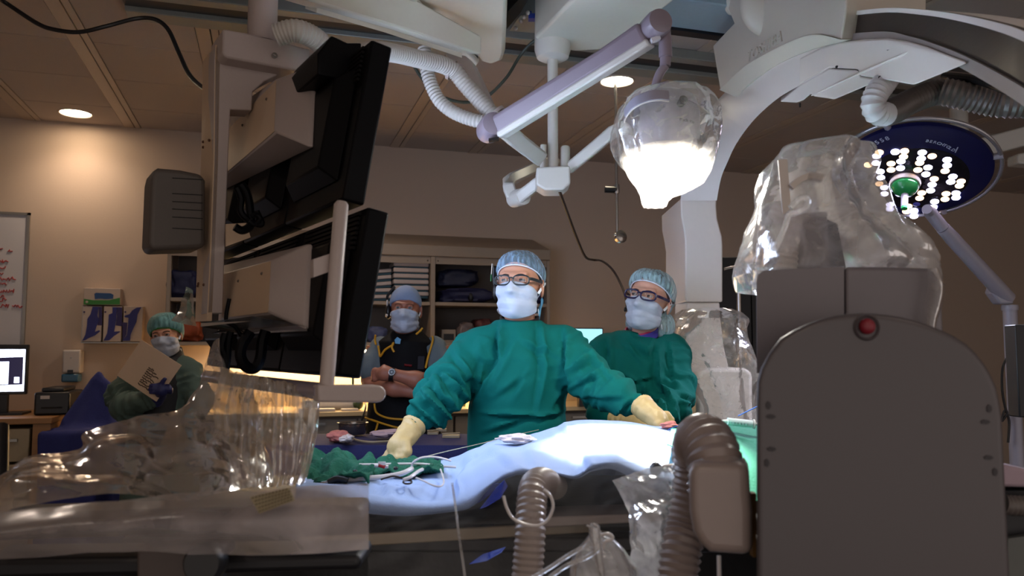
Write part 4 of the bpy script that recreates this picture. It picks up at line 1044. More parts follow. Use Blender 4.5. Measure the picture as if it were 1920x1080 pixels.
def cloop(pts, side, w, h): return MB().bar(smooth_path(pts, 8), side, w, h)
lh = [hp(x, y, d) for x, y, d in [(1254, 180, 2.06), (1236, 178, 2.05), (1214, 181, 2.05), (1190, 192, 2.07), (1174, 210, 2.12), (1172, 223, 2.17), (1184, 233, 2.2)]]
rh = [hp(x, y, d) for x, y, d in [(1316, 191, 2.12), (1326, 200, 2.14), (1335, 217, 2.18), (1331, 233, 2.2), (1314, 243, 2.2)]]
h_ = LP.part('handle', MB().bar(smooth_path(lh, 8), (0, .1, 1), .028, .006), M_lgrey, bevel=.002)
LP.sub(h_, 'handle_edge', MB().tube([p + Vector((0, 0, -.0145)) for p in smooth_path(lh, 8)], .0022, 8), M_plast)
h_ = LP.part('handle', MB().bar(smooth_path(rh, 8), (0, .1, 1), .026, .006), M_lgrey, bevel=.002)
LP.sub(h_, 'handle_edge', MB().tube([p + Vector((0, 0, -.0135)) for p in smooth_path(rh, 8)], .0022, 8), M_plast)
# lettering wraps on the housing
ax_u, ax_v, _ = basis(LA)
for i, ch in enumerate('Mach 120'):
    if ch == ' ': continue
    px = 1262 + i * 3.6 + (1.6 if i > 0 else 0); a0 = hp(px, 248, 2.2)
    d0 = a0 - Lc; d0 = d0 - LA * d0.dot(LA); xr = d0.x; ang = math.asin(max(-1, min(1, xr / .0925)))
    nrm = Vector((math.sin(ang), -math.cos(ang), 0)); nrm = (nrm - LA * nrm.dot(LA)).normalized()
    o = Lc + nrm * .0932 - LA * .052
    LP.part('lettering', text_mb(ch, .0135 if i < 5 else .010, o, Vector((math.cos(ang), math.sin(ang), 0)), -LA, .0004), M_blk)
single('plastic_bag', bag([(158, 1232, 1268), (166, 1215, 1300), (176, 1190, 1330), (195, 1166, 1341), (215, 1155, 1348), (240, 1147, 1351), (270, 1151, 1347), (300, 1162, 1340), (325, 1178, 1331), (345, 1191, 1318), (358, 1197, 1295), (368, 1201, 1262), (378, 1204, 1250), (388, 1210, 1246)], 2.2, .15, amp=.011, s=13, seed=8, flute=.013, waves=7, nf=9), M_filml,
       'clear bag wrapped round the lit lamp head, glowing below its face', 'plastic bag', hp(1250, 388, 2.2), 'H', recalc=False, ang=25)

# ================================================================ big LED operating lamp
LC = hp(1714, 324, 3.2); LN = Vector((-.25, -.40, -.88)).normalized()
W = Thing('surgical_lamp', 'large blue-rimmed operating lamp with many small white and amber lights', 'surgical lamp', h2w(LC) * 0 + LC, 'H')
M_lblue = mat('lamp_blue', (14, 16, 66), rough=.3, var=.08)
M_lblack = mat('lamp_reflector', (40, 36, 44), rough=.15, metal=.6, scale=30, var=.4, bump=.4)
M_lsil = mat('lamp_silver', (176, 174, 180), rough=.25, metal=.7)
def lpt(px, py, off=0): return on_plane(px, py, LC + LN * off, LN)
W.part('dish', MB().lathe([(.06, -.10), (.16, -.085), (.25, -.05), (.283, -.015), (.281, .0), (.272, .003), (.15, .0035), (.001, .0035)], LC, LN, 80, cap=False), M_lblue)
W.part('back_cap', MB().lathe([(.001, -.115), (.04, -.115), (.0595, -.1005)], LC, LN, 40, cap=False), M_lblue)
W.part('reflector', MB().lathe([(.193, .0042), (.19, .0048), (.001, .0045)], lpt(1717, 335), LN, 72, cap=False), M_lblack)
u0, v0, _ = basis(LN)
rg_ = MB()
def arc(r, a0, a1, off, n=40): return [LC + LN * off + (u0 * math.cos(a0 + (a1 - a0) * i / n) + v0 * math.sin(a0 + (a1 - a0) * i / n)) * r for i in range(n + 1)]
ring = W.part('ring_handle', MB().tube(arc(.306, 0, 2 * math.pi * .999, -.012, 90), .0085, 12, cap=False), M_lsil)
for (px, py) in [(1664, 238), (1846, 297), (1776, 404), (1590, 330)]:
    p = lpt(px, py, -.012); dr = (p - LC - LN * -.012).normalized(); q = LC + LN * -.012 + dr * .306
    W.part('ring_bracket', MB().tube([q - dr * .03, q + dr * .006], .013, 12), M_lgrey)
cr = lambda x, y: (1560 + x / 5.142, 220 + y / 5.142)
wl = [(610, 325), (430, 365), (425, 432), (665, 415), (660, 480), (870, 330), (860, 388), (925, 475), (905, 540), (465, 515), (470, 572), (505, 668), (505, 728), (965, 640), (950, 697), (1110, 400), (1110, 455), (1165, 562), (1145, 612), (1195, 722), (1195, 765), (560, 832), (560, 876), (990, 803), (975, 858), (790, 896), (790, 945)]
al = [(455, 332), (700, 318), (690, 370), (570, 437), (570, 497), (965, 365), (845, 430), (828, 498), (985, 585), (1090, 508), (1245, 608), (1228, 650), (1100, 728), (1090, 780), (865, 720), (845, 770), (735, 848), (718, 900), (965, 915), (455, 632), (350, 450)]
M_ledw = glow('led_white', (214, 212, 255), 12); M_leda = glow('led_amber', (255, 204, 156), 4.5)
for lst, m in ((wl, M_ledw), (al, M_leda)):
    for (x, y) in lst:
        W.part('lens', MB().lathe([(.001, .009), (.010, .0085), (.0158, .0065), (.0165, .003)], lpt(*cr(x, y)), LN, 18, cap=False), m)
W.part('dark_lens', MB().lathe([(.001, .009), (.010, .0085), (.0165, .003)], lpt(*cr(815, 830)), LN, 18, cap=False), mat('lens_off', (70, 70, 150), rough=.2))
hc = lpt(1697, 340, .004)
W.part('centre_dish', MB().lathe([(.056, .0), (.060, .012), (.056, .022), (.040, .020), (.001, .018)], hc, LN, 48, cap=False), M_plast)
M_sgreen = mat('handle_green', (30, 132, 66), rough=.25)
W.part('sterile_handle', MB().lathe([(.050, .0225), (.052, .034), (.040, .055), (.022, .066), (.015, .070)], hc, LN, 48), M_sgreen)
W.part('handle_stem', MB().lathe([(.0135, .0705), (.0135, .125), (.012, .132)], hc, LN, 24), M_lgrey)
W.part('handle_tip', MB().lathe([(.0125, .1325), (.012, .142), (.004, .147)], hc, LN, 24), M_sgreen)
def arc_text(s, p0, p1, size, m, name, span=None):
    a = lpt(*p0, .0045) - LC; b = lpt(*p1, .0045) - LC
    t0 = math.atan2(a.dot(v0), a.dot(u0)); t1 = math.atan2(b.dot(v0), b.dot(u0))
    while t1 - t0 > math.pi: t1 -= 2 * math.pi
    while t1 - t0 < -math.pi: t1 += 2 * math.pi
    R = a.length
    if span: R = b.length; t0 = t1 - span * (1 if t1 > t0 else -1); a = b
    for i, ch in enumerate(s):
        if ch == ' ': continue
        t = t0 + (t1 - t0) * i / max(1, len(s) - 1); RR = R + (b.length - R) * i / max(1, len(s) - 1)
        rad = u0 * math.cos(t) + v0 * math.sin(t); tan = (-u0 * math.sin(t) + v0 * math.cos(t)) * (1 if t1 > t0 else -1)
        o = LC + LN * .0048 + rad * (RR - size * .35)
        W.part(name, text_mb(ch, size, o - tan * size * .3, tan, rad, .0006), m)
M_let = mat('lamp_lettering', (190, 196, 216), rough=.5, emit=(150, 160, 190), estr=.0)
arc_text('CHROMOPHARE\u00ae E 558', (1600, 300), (1664, 259), .031, M_let, 'model_lettering', 1.45)
arc_text('BERCHTOLD', (1739, 264), (1787, 281), .020, M_let, 'maker_lettering')
q = lpt(1795, 281, .005); W.part('maker_lettering', MB().prism([lpt(x, y, .005) for x, y in [(1790, 286), (1792, 286), (1797, 276), (1795, 276)]], LN * .001), M_let)
# arm and floor stand of that lamp
a0, a1, a2 = hp(1744, 398, 3.28), hp(1768, 428, 3.3), hp(1889, 560, 3.45)
W.part('arm_joint', MB().tube([hp(1738, 392, 3.24), a0, a1], [.020, .026, .026], 20), M_lgrey)
W.part('arm', MB().tube([a1, a1.lerp(a2, .12), a2], [.027, .030, .034], 20), M_lgrey)
W.part('arm_hinge', MB().prism([hp(x, y, 3.42) for x, y in [(1866, 530), (1890, 540), (1901, 550), (1902, 570), (1876, 570), (1860, 548)]], (0, .06, 0)), M_lgrey, bevel=.008)
pz = hp(1893, 572, 3.45)
W.part('pole', MB().tube([(pz.x, pz.y, .09), (pz.x, pz.y, pz.z)], .028, 24), M_lgrey)
W.part('pole_collar', MB().lathe([(.032, -.012), (.034, 0), (.032, .012)], pz + Vector((0, 0, -.012)), n=24), M_lgrey)
for k in range(5):
    an = k * 2 * math.pi / 5 + .3; e = Vector((pz.x + .32 * math.cos(an), pz.y + .32 * math.sin(an), .06))
    W.part('foot', MB().tube([(pz.x, pz.y, .10), e], [.03, .02], 10).ell((e.x, e.y, .031), .03, nu=12, nv=8), M_blk)
W.part('stand_cable', MB().tube(smooth_path([hp(x, y, 3.4) for x, y in [(1890, 668), (1880, 690), (1879, 730), (1885, 765), (1888, 775), (1878, 790), (1884, 770), (1892, 790), (1890, 830)]]), .005, 8), M_blk)
# far boom with maker lettering
Q = Thing('equipment_boom', 'dim horizontal white boom with small dark lettering above the blue lamp', 'boom', (hp(1790, 262, 4.6).x, 4.6, ROOM_Z), 'H')
Q.part('beam', MB().bar([hp(1796, 290, 4.6), hp(1960, 246, 4.5)], (0, 1, 0), .1, .11), M_armw, bevel=.01)
Q.part('bracket', MB().prism([hp(x, y, 4.7) for x, y in [(1788, 240), (1815, 240), (1817, 300), (1788, 300)]], (0, .1, 0)), M_armw, bevel=.006)
Q.part('ceiling_post', MB().tube([hp(1800, 270, 4.75), Vector((hp(1800, 270, 4.75).x, 4.75, ROOM_Z))], .05, 20), M_armw)
o_ = hp(1832, 287, 4.545); Q.part('lettering', text_mb('BERCHTOLD', .034, o_, hp(1860, 279, 4.53) - o_, (0, 0, 1), .0006), M_blk)
q = hp(1866, 276, 4.525); Q.part('logo', MB().prism([hp(x, y, 4.52) for x, y in [(1861, 281), (1864, 281), (1863, 269), (1860, 270)]], (0, -.001, 0)).ell(hp(1867, 276, 4.52), (.006, .002, .008), nu=10, nv=8), mat('logo_red', (130, 24, 24), rough=.5))
Q.part('end_block', MB().prism([hp(x, y, 4.4) for x, y in [(1908, 288), (1960, 280), (1960, 310), (1908, 306)]], (0, .1, 0)), M_armw, bevel=.01)

# ================================================================ flat detector unit in the right foreground
M_det = mat('detector_grey', (78, 72, 74), rough=.38, bump=.02, scale=260, var=.03)
M_det2 = mat('detector_back', (112, 106, 110), rough=.4, var=.03)
Dt = Thing('detector_unit', 'large grey round-topped X-ray detector head in front, red button at its top', 'X-ray detector', hp(1650, 1500, 1.35), 'H')
fpn = [(1418, 1500), (1418, 760), (1419, 715), (1426, 690), (1440, 664), (1463, 634), (1488, 619), (1515, 606), (1540, 597), (1565, 591), (1590, 588), (1615, 586.5), (1640, 587), (1665, 590), (1690, 594), (1715, 600), (1740, 608), (1762, 617), (1790, 630), (1815, 646), (1832, 663), (1847, 682), (1860, 704), (1870, 727), (1877, 757), (1881, 790), (1886, 900), (1895, 1080), (1915, 1500)]
Dt.part('front_housing', MB().prism([hp(x, y, 1.25) for x, y in fpn], (.082, .22, 0)), M_det, bevel=.010, seg=4)
rb_ = hp(1626, 612, 1.245)
Dt.part('red_button', MB().ell(rb_, (.0125, .009, .0125), nu=24, nv=14), mat('button_red', (120, 16, 34), rough=.45))
Dt.part('button_ring', MB().lathe([(.016, 0), (.019, .003), (.021, 0)], hp(1625, 614, 1.249), (0, -1, 0), 32, cap=False), M_det)
bxp = [(1419, 700), (1418, 530), (1421, 514), (1432, 507), (1500, 503), (1582, 500), (1583, 500), (1583, 700)]
Dt.part('rear_housing', MB().prism([hp(x, y, 1.5) for x, y in bxp], (.112, .34, 0)), M_det2, bevel=.008, seg=3)
bxp = [(1585, 700), (1584, 500), (1680, 500), (1738, 503), (1752, 510), (1760, 522), (1765, 545), (1769, 620), (1770, 700)]
Dt.part('rear_housing', MB().prism([hp(x, y, 1.5) for x, y in bxp], (.112, .34, 0)), M_det2, bevel=.008, seg=3)
Dt.part('seam', MB().prism([hp(x, y, 1.51) for x, y in [(1583, 501), (1584, 501), (1585, 640), (1584, 640)]], (0, .01, 0)), M_slot)
ic_ = MB()
M_icon = mat('icon_dark', (36, 30, 34), rough=.5)
for (x, y, k) in [(1441, 760, 0), (1446, 781, 1), (1447, 842, 1), (1438, 868, 0), (1855, 766, 0), (1848, 791, 1), (1854, 858, 1), (1866, 885, 0)]:
    w_, h_ = (5, 8) if k == 0 else (9, 4.5)
    s_ = [(x - w_, y - h_ * .3), (x - w_ * .3, y - h_), (x + w_ * .6, y - h_ * .7), (x + w_, y + h_ * .2), (x + w_ * .2, y + h_), (x - w_ * .8, y + h_ * .7)]
    Dt.part('printed_mark', MB().prism([hp(a, b, 1.2492) for a, b in s_], (0, -.0006, 0)), M_icon)
# what stands on the detector, under its clear bag
tb = Thing('detector_cable_tower', 'white hose and grey box standing on the detector under the clear bag', 'cable tower', hp(1480, 500, 1.78), 'H')
tb.part('hose_cover', hose([hp(1455, 505, 1.7), hp(1457, 470, 1.7), hp(1460, 440, 1.7), hp(1465, 412, 1.72)], .042, .012, .003), M_plast)
tb.part('hose_dome', MB().ell(hp(1458, 408, 1.7), (.044, .044, .036), nu=28, nv=16), M_plast)
tb.part('grey_box', MB().prism([hp(x, y, 1.72) for x, y in [(1494, 502), (1496, 400), (1552, 396), (1556, 502)]], (.0, .12, 0)), M_det2, bevel=.004)
tb.part('strap', MB().prism([hp(x, y, 1.62) for x, y in [(1459, 300), (1476, 298), (1484, 400), (1468, 402)]], (0, .004, 0)), M_plast)
tb.part('dark_gap', MB().prism([hp(x, y, 1.80) for x, y in [(1550, 502), (1548, 410), (1570, 420), (1586, 502)]], (.0, .08, 0)), M_dark)  # dark block standing in for the dark gap beside the grey box
tb.part('arched_band', MB().bar(smooth_path([hp(x, y, 1.62) for x, y in [(1482, 352), (1498, 338), (1520, 331), (1540, 336)]]), (0, 1, 0), .02, .012), M_plast)
brow = [(271, 1500, 1545), (274, 1484, 1612), (280, 1472, 1619), (296, 1458, 1622), (312, 1441, 1628), (340, 1428, 1640), (380, 1420, 1652), (420, 1411, 1668), (450, 1404, 1690), (475, 1398, 1706), (498, 1394, 1718), (515, 1393, 1722), (545, 1397, 1735)]
single('plastic_bag', bag(brow, 1.72, .2, n=190, nv=130, amp=.024, s=7, seed=21, flute=.03, waves=6, nf=7), M_filmm, 'tall milky bag tied over the cable tower on the detector', 'plastic bag', hp(1560, 505, 1.72), 'H', recalc=False, ang=25)
kn = [hp(x, y, 1.5) for x, y in [(1482, 390), (1500, 372), (1514, 374), (1512, 388), (1494, 398), (1480, 402), (1470, 430), (1452, 470)]]
tb.part('tie_knot', MB().tube(smooth_path(kn, 6), .006, 8), M_filmm)
tl_ = sheet(np.array([[hp(1738 + 26 * u + 6 * math.sin(v * 5), 503 + 112 * v, 1.49 - .02 * math.sin(u * 3.1)) for u in np.linspace(0, 1, 12)] for v in np.linspace(0, 1, 40)]), .006, 16, 4)
single('plastic_tail', tl_, M_filmm, 'loose strip of film hanging down the outer side of the detector', 'plastic film', hp(1755, 615, 1.5), 'H', recalc=False)

# ---------------------------------------------------------------- things at the picture's right edge
q = hp(1925, 700, 2.6)
single('monitor_edge', MB().box((q.x - .03, 2.6, 1.18), (q.x + .3, 2.66, 1.48)).box((q.x + .1, 2.62, 0), (q.x + .15, 2.66, 1.18)), M_dark, 'black upright panel cut off by the picture edge behind the lamp stand', 'panel', (q.x + .12, 2.64, 0), 'H', bevel=.004)
q = hp(1925, 880, 1.5)
t = Thing('trolley', 'trolley corner with a pale pink cloth and a ribbed hose, beside the detector', 'trolley', (q.x + .1, 1.6, 0), 'H')
t.part('cloth', MB().prism([hp(x, y, 1.45) for x, y in [(1872, 868), (1890, 872), (1975, 890), (1975, 916), (1872, 913)]], (0, .25, 0)), mat('pink_cloth', (160, 140, 150), rough=.8), bevel=.006)
t.part('body', MB().box((q.x - .09, 1.46, 0), (q.x + .3, 1.72, hp(1900, 918, 1.46).z - .002)), M_dark)
t.part('hose', hose([hp(1880, 945, 1.42), hp(1900, 948, 1.42), hp(1980, 950, 1.42)], .016, .008, .002), M_ribw)
t.part('front_panel', MB().prism([hp(x, y, 1.44) for x, y in [(1890, 1010), (1960, 1000), (1960, 1130), (1890, 1130)]], (0, .015, 0)), mat('grey_green_panel', (86, 88, 84), rough=.5))
# ================================================================ people
def rot(yaw=0, pitch=0, roll=0):
    """degrees; yaw turns the face to the picture right, pitch lifts it, roll leans the head clockwise"""
    return Matrix.Rotation(math.radians(yaw), 3, 'Z') @ Matrix.Rotation(math.radians(-pitch), 3, 'X') @ Matrix.Rotation(math.radians(roll), 3, 'Y')
def xf(mb, R, c, s):
    c = Vector(c); mb.v = [tuple(R @ (Vector(v) * s) + c) for v in mb.v]; return mb
def wr_sleeve(V, P, amp, freq, seed=0):
    out = np.zeros(len(V)); tot = 0; X, Y, Z = V[:, 0], V[:, 1], V[:, 2]
    for (a, ra), (b, rb) in zip(P[:-1], P[1:]):
        ba = np.array(b - a); L2 = float(ba @ ba); L = math.sqrt(L2); h = ((V - np.array(a)) @ ba) / L2; hc = np.clip(h, 0, 1)
        dist = np.linalg.norm(V - np.array(a) - hc[:, None] * ba, axis=1)
        m = np.exp(-(np.maximum(dist - (ra + rb) / 2, 0) / .035) ** 2) * np.clip(np.minimum(h, 1 - h) * 6 + 1, 0, 1)
        t = tot + hc * L
        w = tri(t * freq + 1.1 * vnoise(X * 8 + seed, Y * 8, Z * 8)) + .6 * tri(t * freq * 1.9 + X * 6 + 1.5 * vnoise(X * 11, Y * 11 + seed, Z * 11))
        out = np.where(m > np.abs(out) / max(amp, 1e-6) * 0 + .15, np.maximum(out, m * amp * w) if tot == 0 else np.where(np.abs(m * amp * w) > np.abs(out), m * amp * w, out), out); tot += L
    return out
def head_sdf(neck, fem=False):
    s = SD((-.115, -.15, -.24), (.115, .13, .14), .0027)
    s.add(s.ell((0, .012, .030), (.075, .094, .088)), 0)
    s.add(s.ell((0, -.028, -.040), (.060 if not fem else .057, .064, .074)), .03)
    s.add(s.cone((0, -.070, -.096), (0, -.066, -.098), .021, .021), .03)
    s.add(s.cone((-.03, -.020, -.082), (.03, -.020, -.082), .032, .032), .03)
    s.add(s.cone((0, -.088, .006), (0, -.114, -.036), .0075, .0125), .014)
    s.add(s.ell((-.012, -.104, -.040), (.008, .010, .007)), .008); s.add(s.ell((.012, -.104, -.040), (.008, .010, .007)), .008)
    s.add(s.cone((-.040, -.078, .022), (-.010, -.088, .018), .009, .008), .018); s.add(s.cone((.040, -.078, .022), (.010, -.088, .018), .009, .008), .018)
    for sg in (-1, 1):
        s.add(s.ell((sg * .044, -.066, -.030), (.020, .018, .016)), .02)
        s.cut(s.ell((sg * .031, -.104, .002), (.017, .020, .011)), .012)
        lid = np.maximum(s.ell((sg * .031, -.0815, .001), (.0152, .0150, .0140)), -np.maximum(np.abs(s.Z - .0005) - .0052, s.Y + .086))
        s.add(lid, .002)
        R = Matrix.Rotation(sg * .35, 3, 'Z') @ Matrix.Rotation(.18, 3, 'X')
        s.add(s.ell((sg * .080, .014, -.012), (.0075, .019, .032), R), .006)
        s.cut(s.ell((sg * .088, .008, -.008), (.006, .010, .018), R), .004)
        s.add(s.ell((sg * .078, .006, -.012), (.006, .005, .010)), .006)
    s.add(s.cone((-.014, -.092, -.066), (.014, -.092, -.066), .007, .007), .008); s.add(s.cone((-.011, -.089, -.075), (.011, -.089, -.075), .007, .007), .008)
    s.add(s.cone((0, .018, -.06), neck, .050 if not fem else .044, .056 if not fem else .049), .03)
    global HEADS; HEADS = s
    return s.mesh()
def eyes_for(T, body, R, c, s, gaze=(0, -1, .05), iris=(40, 24, 16)):
    M_eye = mat('eye_white', (150, 142, 138), rough=.15)
    for sg in (-1, 1):
        e = Vector((sg * .031, -.0815, .001))
        ob = T.sub(body, 'eye', xf(MB().ell(e, .0125, nu=20, nv=14), R, c, s), M_eye)
        g = Vector(gaze).normalized()
        ir = MB().lathe([(.0062, .0108), (.0058, .0116), (.004, .0122), (.0001, .0127)], e, g, 20)
        T.sub(body, 'iris', xf(ir, R, c, s), mat('iris_%d' % iris[0], iris, rough=.1))
        T.sub(body, 'pupil', xf(MB().lathe([(.0028, .0122), (.0002, .0131)], e, g, 14), R, c, s), M_blk)
def brows_for(T, body, R, c, s, col=(30, 20, 16)):
    for sg in (-1, 1):
        p = [(sg * .012, -.0965, .0165), (sg * .022, -.0955, .0195), (sg * .034, -.0905, .0200), (sg * .046, -.081, .0155)]
        T.sub(body, 'eyebrow', xf(MB().tube(smooth_path(p, 6), [.0012 + .0012 * math.sin(math.pi * (i + 3) / 24) for i in range(19)], 8), R, c, s), mat('brow_%d' % col[0], col, rough=.9))
def mask_mb(seed=0, puff=0.0):
    nu, nv = 76, 56
    V, U = np.meshgrid(np.linspace(0, 1, nv), np.linspace(0, 1, nu), indexing='ij')
    a = (U * 2 - 1) * 1.26; e = np.minimum(1, np.abs(a) / 1.26)
    zt = -.004 - .026 * e ** 1.3 + .0015 * np.cos(a * 3); zbm = -.128 + .032 * e ** 2
    z = zt + (zbm - zt) * V
    bel = np.sin(np.pi * np.clip(V * 1.02, 0, 1))
    rx = .064 + .007 * bel; ry = .084 + .010 * bel - .055 * np.maximum(0, V - .70) ** 1.1
    P = np.stack([rx * np.sin(a), .012 - ry * np.cos(a), z], -1).reshape(-1, 3)
    Nd = np.stack([np.sin(a), -np.cos(a), -.55 * np.clip(V - .75, 0, 1) * 4], -1).reshape(-1, 3); Nd /= np.linalg.norm(Nd, axis=1, keepdims=True)
    for _ in range(40):
        d = HEADS.sample(P); P = P + Nd * np.clip(.0055 - d, 0, .004)[:, None]
    Q = P.reshape(nv, nu, 3)
    for rep in range(6):
        for _ in range(14):
            R = Q.copy(); R[1:-1, 1:-1] = (Q[:-2, 1:-1] + Q[2:, 1:-1] + Q[1:-1, :-2] + Q[1:-1, 2:]) / 4
            R[-1, 1:-1] = .5 * R[-1, 1:-1] + .25 * (R[-1, :-2] + R[-1, 2:]); R[0, 1:-1] = .6 * R[0, 1:-1] + .2 * (R[0, :-2] + R[0, 2:]); Q = R
        P = Q.reshape(-1, 3)
        d = HEADS.sample(P); P = P + Nd * np.clip(.0035 - d, 0, .006)[:, None]; Q = P.reshape(nv, nu, 3)
    for _ in range(6):
        R = Q.copy(); R[1:-1, 1:-1] = (Q[:-2, 1:-1] + Q[2:, 1:-1] + Q[1:-1, :-2] + Q[1:-1, 2:]) / 4; Q = R
    P = Q.reshape(-1, 3)
    for _ in range(3): P = P + Nd * np.clip(.0022 - HEADS.sample(P), 0, .004)[:, None]
    av, vv = a.reshape(-1), V.reshape(-1)
    edge = np.sin(np.pi * np.clip(vv, 0, 1)) ** .5
    pl = .0036 * tri(vv * 3.2 + .12 * np.sin(2 * av + seed)) * edge
    cr = .0035 * crumple(P * np.array([.55, .55, 1.25]), 1, 30, seed, 6) * (.35 + .65 * np.abs(np.sin(av))) * edge + .0025 * vnoise(P[:, 0] * 55 + seed, P[:, 1] * 55, P[:, 2] * 70) * edge
    P = P + Nd * (pl + np.maximum(cr, -.0015))[:, None]
    return np_grid(P.reshape(nv, nu, 3), nu, nv)
def solid(o, t, off=0): m = o.modifiers.new('thickness', 'SOLIDIFY'); m.thickness = t; m.offset = off; return o
M_mask = mat('mask_fabric', (176, 184, 200), rough=.8, bump=.08, scale=400, var=.02)
M_strap = mat('mask_strap', (214, 218, 224), rough=.8)
def mask_for(T, R, c, s, seed, m=None, back=.09):
    o = T.part('face_mask', xf(mask_mb(seed), R, c, s), m or M_mask); solid(o, .0014)
    for sg in (-1, 1):
        p = [(sg * .0725, -.016, -.034), (sg * .080, .000, -.014), (sg * .085, .026, .006), (sg * .078, .06, .012), (sg * .03, .108, .02)]
        T.sub(o, 'strap', xf(MB().bar(smooth_path(p, 6), (0, .3, 1), .009, .0014), R, c, s), M_strap)
        p = [(sg * .0735, -.012, -.090), (sg * .070, .012, -.100), (sg * .058, .045, -.100), (sg * .02, .075, -.095)]
        T.sub(o, 'strap', xf(MB().bar(smooth_path(p, 6), (0, .3, 1), .008, .0014), R, c, s), M_strap)
    return o
def cap_mesh(front=.052, back=-.055, puff=.016, pleats=34, seed=0, sag=0, sx=1.0, rise=.012, pw=.9):
    def band(th):
        cx, sy = math.cos(th), math.sin(th)           # th=0 right ear, -90deg = face
        t = (1 - sy) / 2
        z = back + (front - back) * t ** pw
        return Vector((.0785 * sx * cx, .012 + .097 * sy, z))
    def fn(u, v):
        th = 2 * math.pi * u
        b = band(th); top = Vector((0, .022, .106 + rise))
        ph = v * math.pi / 2
        q = Vector((b.x * math.cos(ph), (b.y - .015) * math.cos(ph) + .015, b.z + (top.z - b.z) * math.sin(ph)))
        ctr = Vector((0, .015, .03)); n = (q - ctr).normalized()
        g = puff * math.sin(math.pi * min(1, v * 1.02)) ** .6 * (1 + .25 * max(0, math.sin(th)))
        tp = pleats * th / 6.283 + .8 * vn((math.cos(th) * 2, math.sin(th) * 2, seed), 1)
        pl = .0075 * math.exp(-v * 2.6) * float(tri(tp)) * min(1, v * 10) + .003 * math.exp(-v * 1.2) * float(tri(tp * .53 + .3))
        pl += .004 * vn((q.x * 40, q.y * 40, q.z * 22), 1, seed) * math.sin(math.pi * v)
        sg = sag * max(0, math.sin(th)) ** 2 * math.sin(math.pi * v) ** 2
        return q + n * (g + pl) + Vector((0, .4 * sg, -sg))
    return MB().grid(fn, 190, 34, closed_u=True), [band(2 * math.pi * i / 72) for i in range(73)]
def film_cloth(name, tint, alpha):
    m = mat(name, tint, rough=.7, bump=.15, scale=240, var=.05)
    nt = m.node_tree; n = nt.nodes; l = nt.links; b = n['Principled BSDF']
    tr = n.new('ShaderNodeBsdfTransparent'); mx = n.new('ShaderNodeMixShader')
    tc = n.new('ShaderNodeTexCoord'); mp = n.new('ShaderNodeMapping'); mp.inputs['Scale'].default_value = (1, 1, .22); l.new(tc.outputs['Object'], mp.inputs['Vector'])
    nz = n.new('ShaderNodeTexNoise'); nz.inputs['Scale'].default_value = 95; nz.inputs['Detail'].default_value = 2; l.new(mp.outputs['Vector'], nz.inputs['Vector'])
    mr = n.new('ShaderNodeMapRange'); mr.inputs['From Min'].default_value = .35; mr.inputs['From Max'].default_value = .7
    mr.inputs['To Min'].default_value = alpha * .62; mr.inputs['To Max'].default_value = min(1, alpha * 1.5); l.new(nz.outputs['Fac'], mr.inputs['Value']); l.new(mr.outputs['Result'], mx.inputs[0])
    l.new(tr.outputs[0], mx.inputs[1]); l.new(b.outputs[0], mx.inputs[2]); l.new(mx.outputs[0], n['Material Output'].inputs['Surface'])
    return m
def cap_for(T, R, c, s, m, band_m, **k):
    mb, bl = cap_mesh(**k)
    o = T.part('bouffant_cap', xf(mb, R, c, s), m)
    T.sub(o, 'elastic_band', xf(MB().tube(bl, .0024, 8, cap=False), R, c, s), band_m)
    return o
def hair_for(T, R, c, s, col, front=.062, back=-.07, side=.0):
    sd = SD((-.1, -.11, -.1), (.1, .13, .14), .004)
    h = sd.ell((0, .014, .030), (.0785, .0965, .0925))
    t = (1 - (sd.Y - .012) / .097) / 2
    lim = back + (front - back) * np.clip(t, 0, 1)
    sd.d = np.maximum(h, lim - sd.Z)
    return T.part('hair', xf(sd.mesh(), R, c, s), mat('hair_%d' % col[0], col, rough=.6, bump=.6, scale=90, var=.4, stretch=(1, 1, .2)))
def glasses_for(T, R, c, s, m, w=.027, h=.0165, thick=.0024, drop=.002, wrap=0):
    g = []
    base = MB()
    P = None
    o = None
    lens = []
    for sg in (-1, 1):
        ring = []
        for i in range(41):
            a = 2 * math.pi * i / 40
            cx = math.copysign(abs(math.cos(a)) ** .7, math.cos(a)); cy = math.copysign(abs(math.sin(a)) ** .7, math.sin(a))
            x = sg * .0335 + w * cx; y = -.112 + .30 * max(0, abs(x) - .012) ** 1.0 * .55
            ring.append(Vector((x, y, -drop + h * cy)))
        base.tube(ring, thick, 8, cap=False); lens.append(ring)
    base.tube(smooth_path([(-.009, -.112, .003), (0, -.1155, .006), (.009, -.112, .003)], 6), thick, 8)
    for sg in (-1, 1):
        base.bar(smooth_path([(sg * .0595, -.097, .004), (sg * .068, -.085, .005), (sg * .078, -.04, .006), (sg * .0835, .005, .006), (sg * .082, .03, -.006)], 6), (0, 0, 1), [.010] * 25, .003)
    o = T.part('eyeglasses', xf(base, R, c, s), m)
    M_lens = film('lens_glass', tint=(230, 230, 240), haze=.005, rough=.02, bump=0, gloss=1, fres=1.3, fk=.5)
    for ring in lens:
        cen = sum((p for p in ring[:-1]), Vector()) / 40
        mb = MB(); mb.add([cen + Vector((0, -.002, 0))] + ring[:-1], [(0, i + 1, (i + 1) % 40 + 1) for i in range(40)])
        T.sub(o, 'lens', xf(mb, R, c, s), M_lens, recalc=False)
    return o
M_glove = mat('latex_glove', (184, 158, 106), rough=.5, bump=.12, scale=90, var=.06)
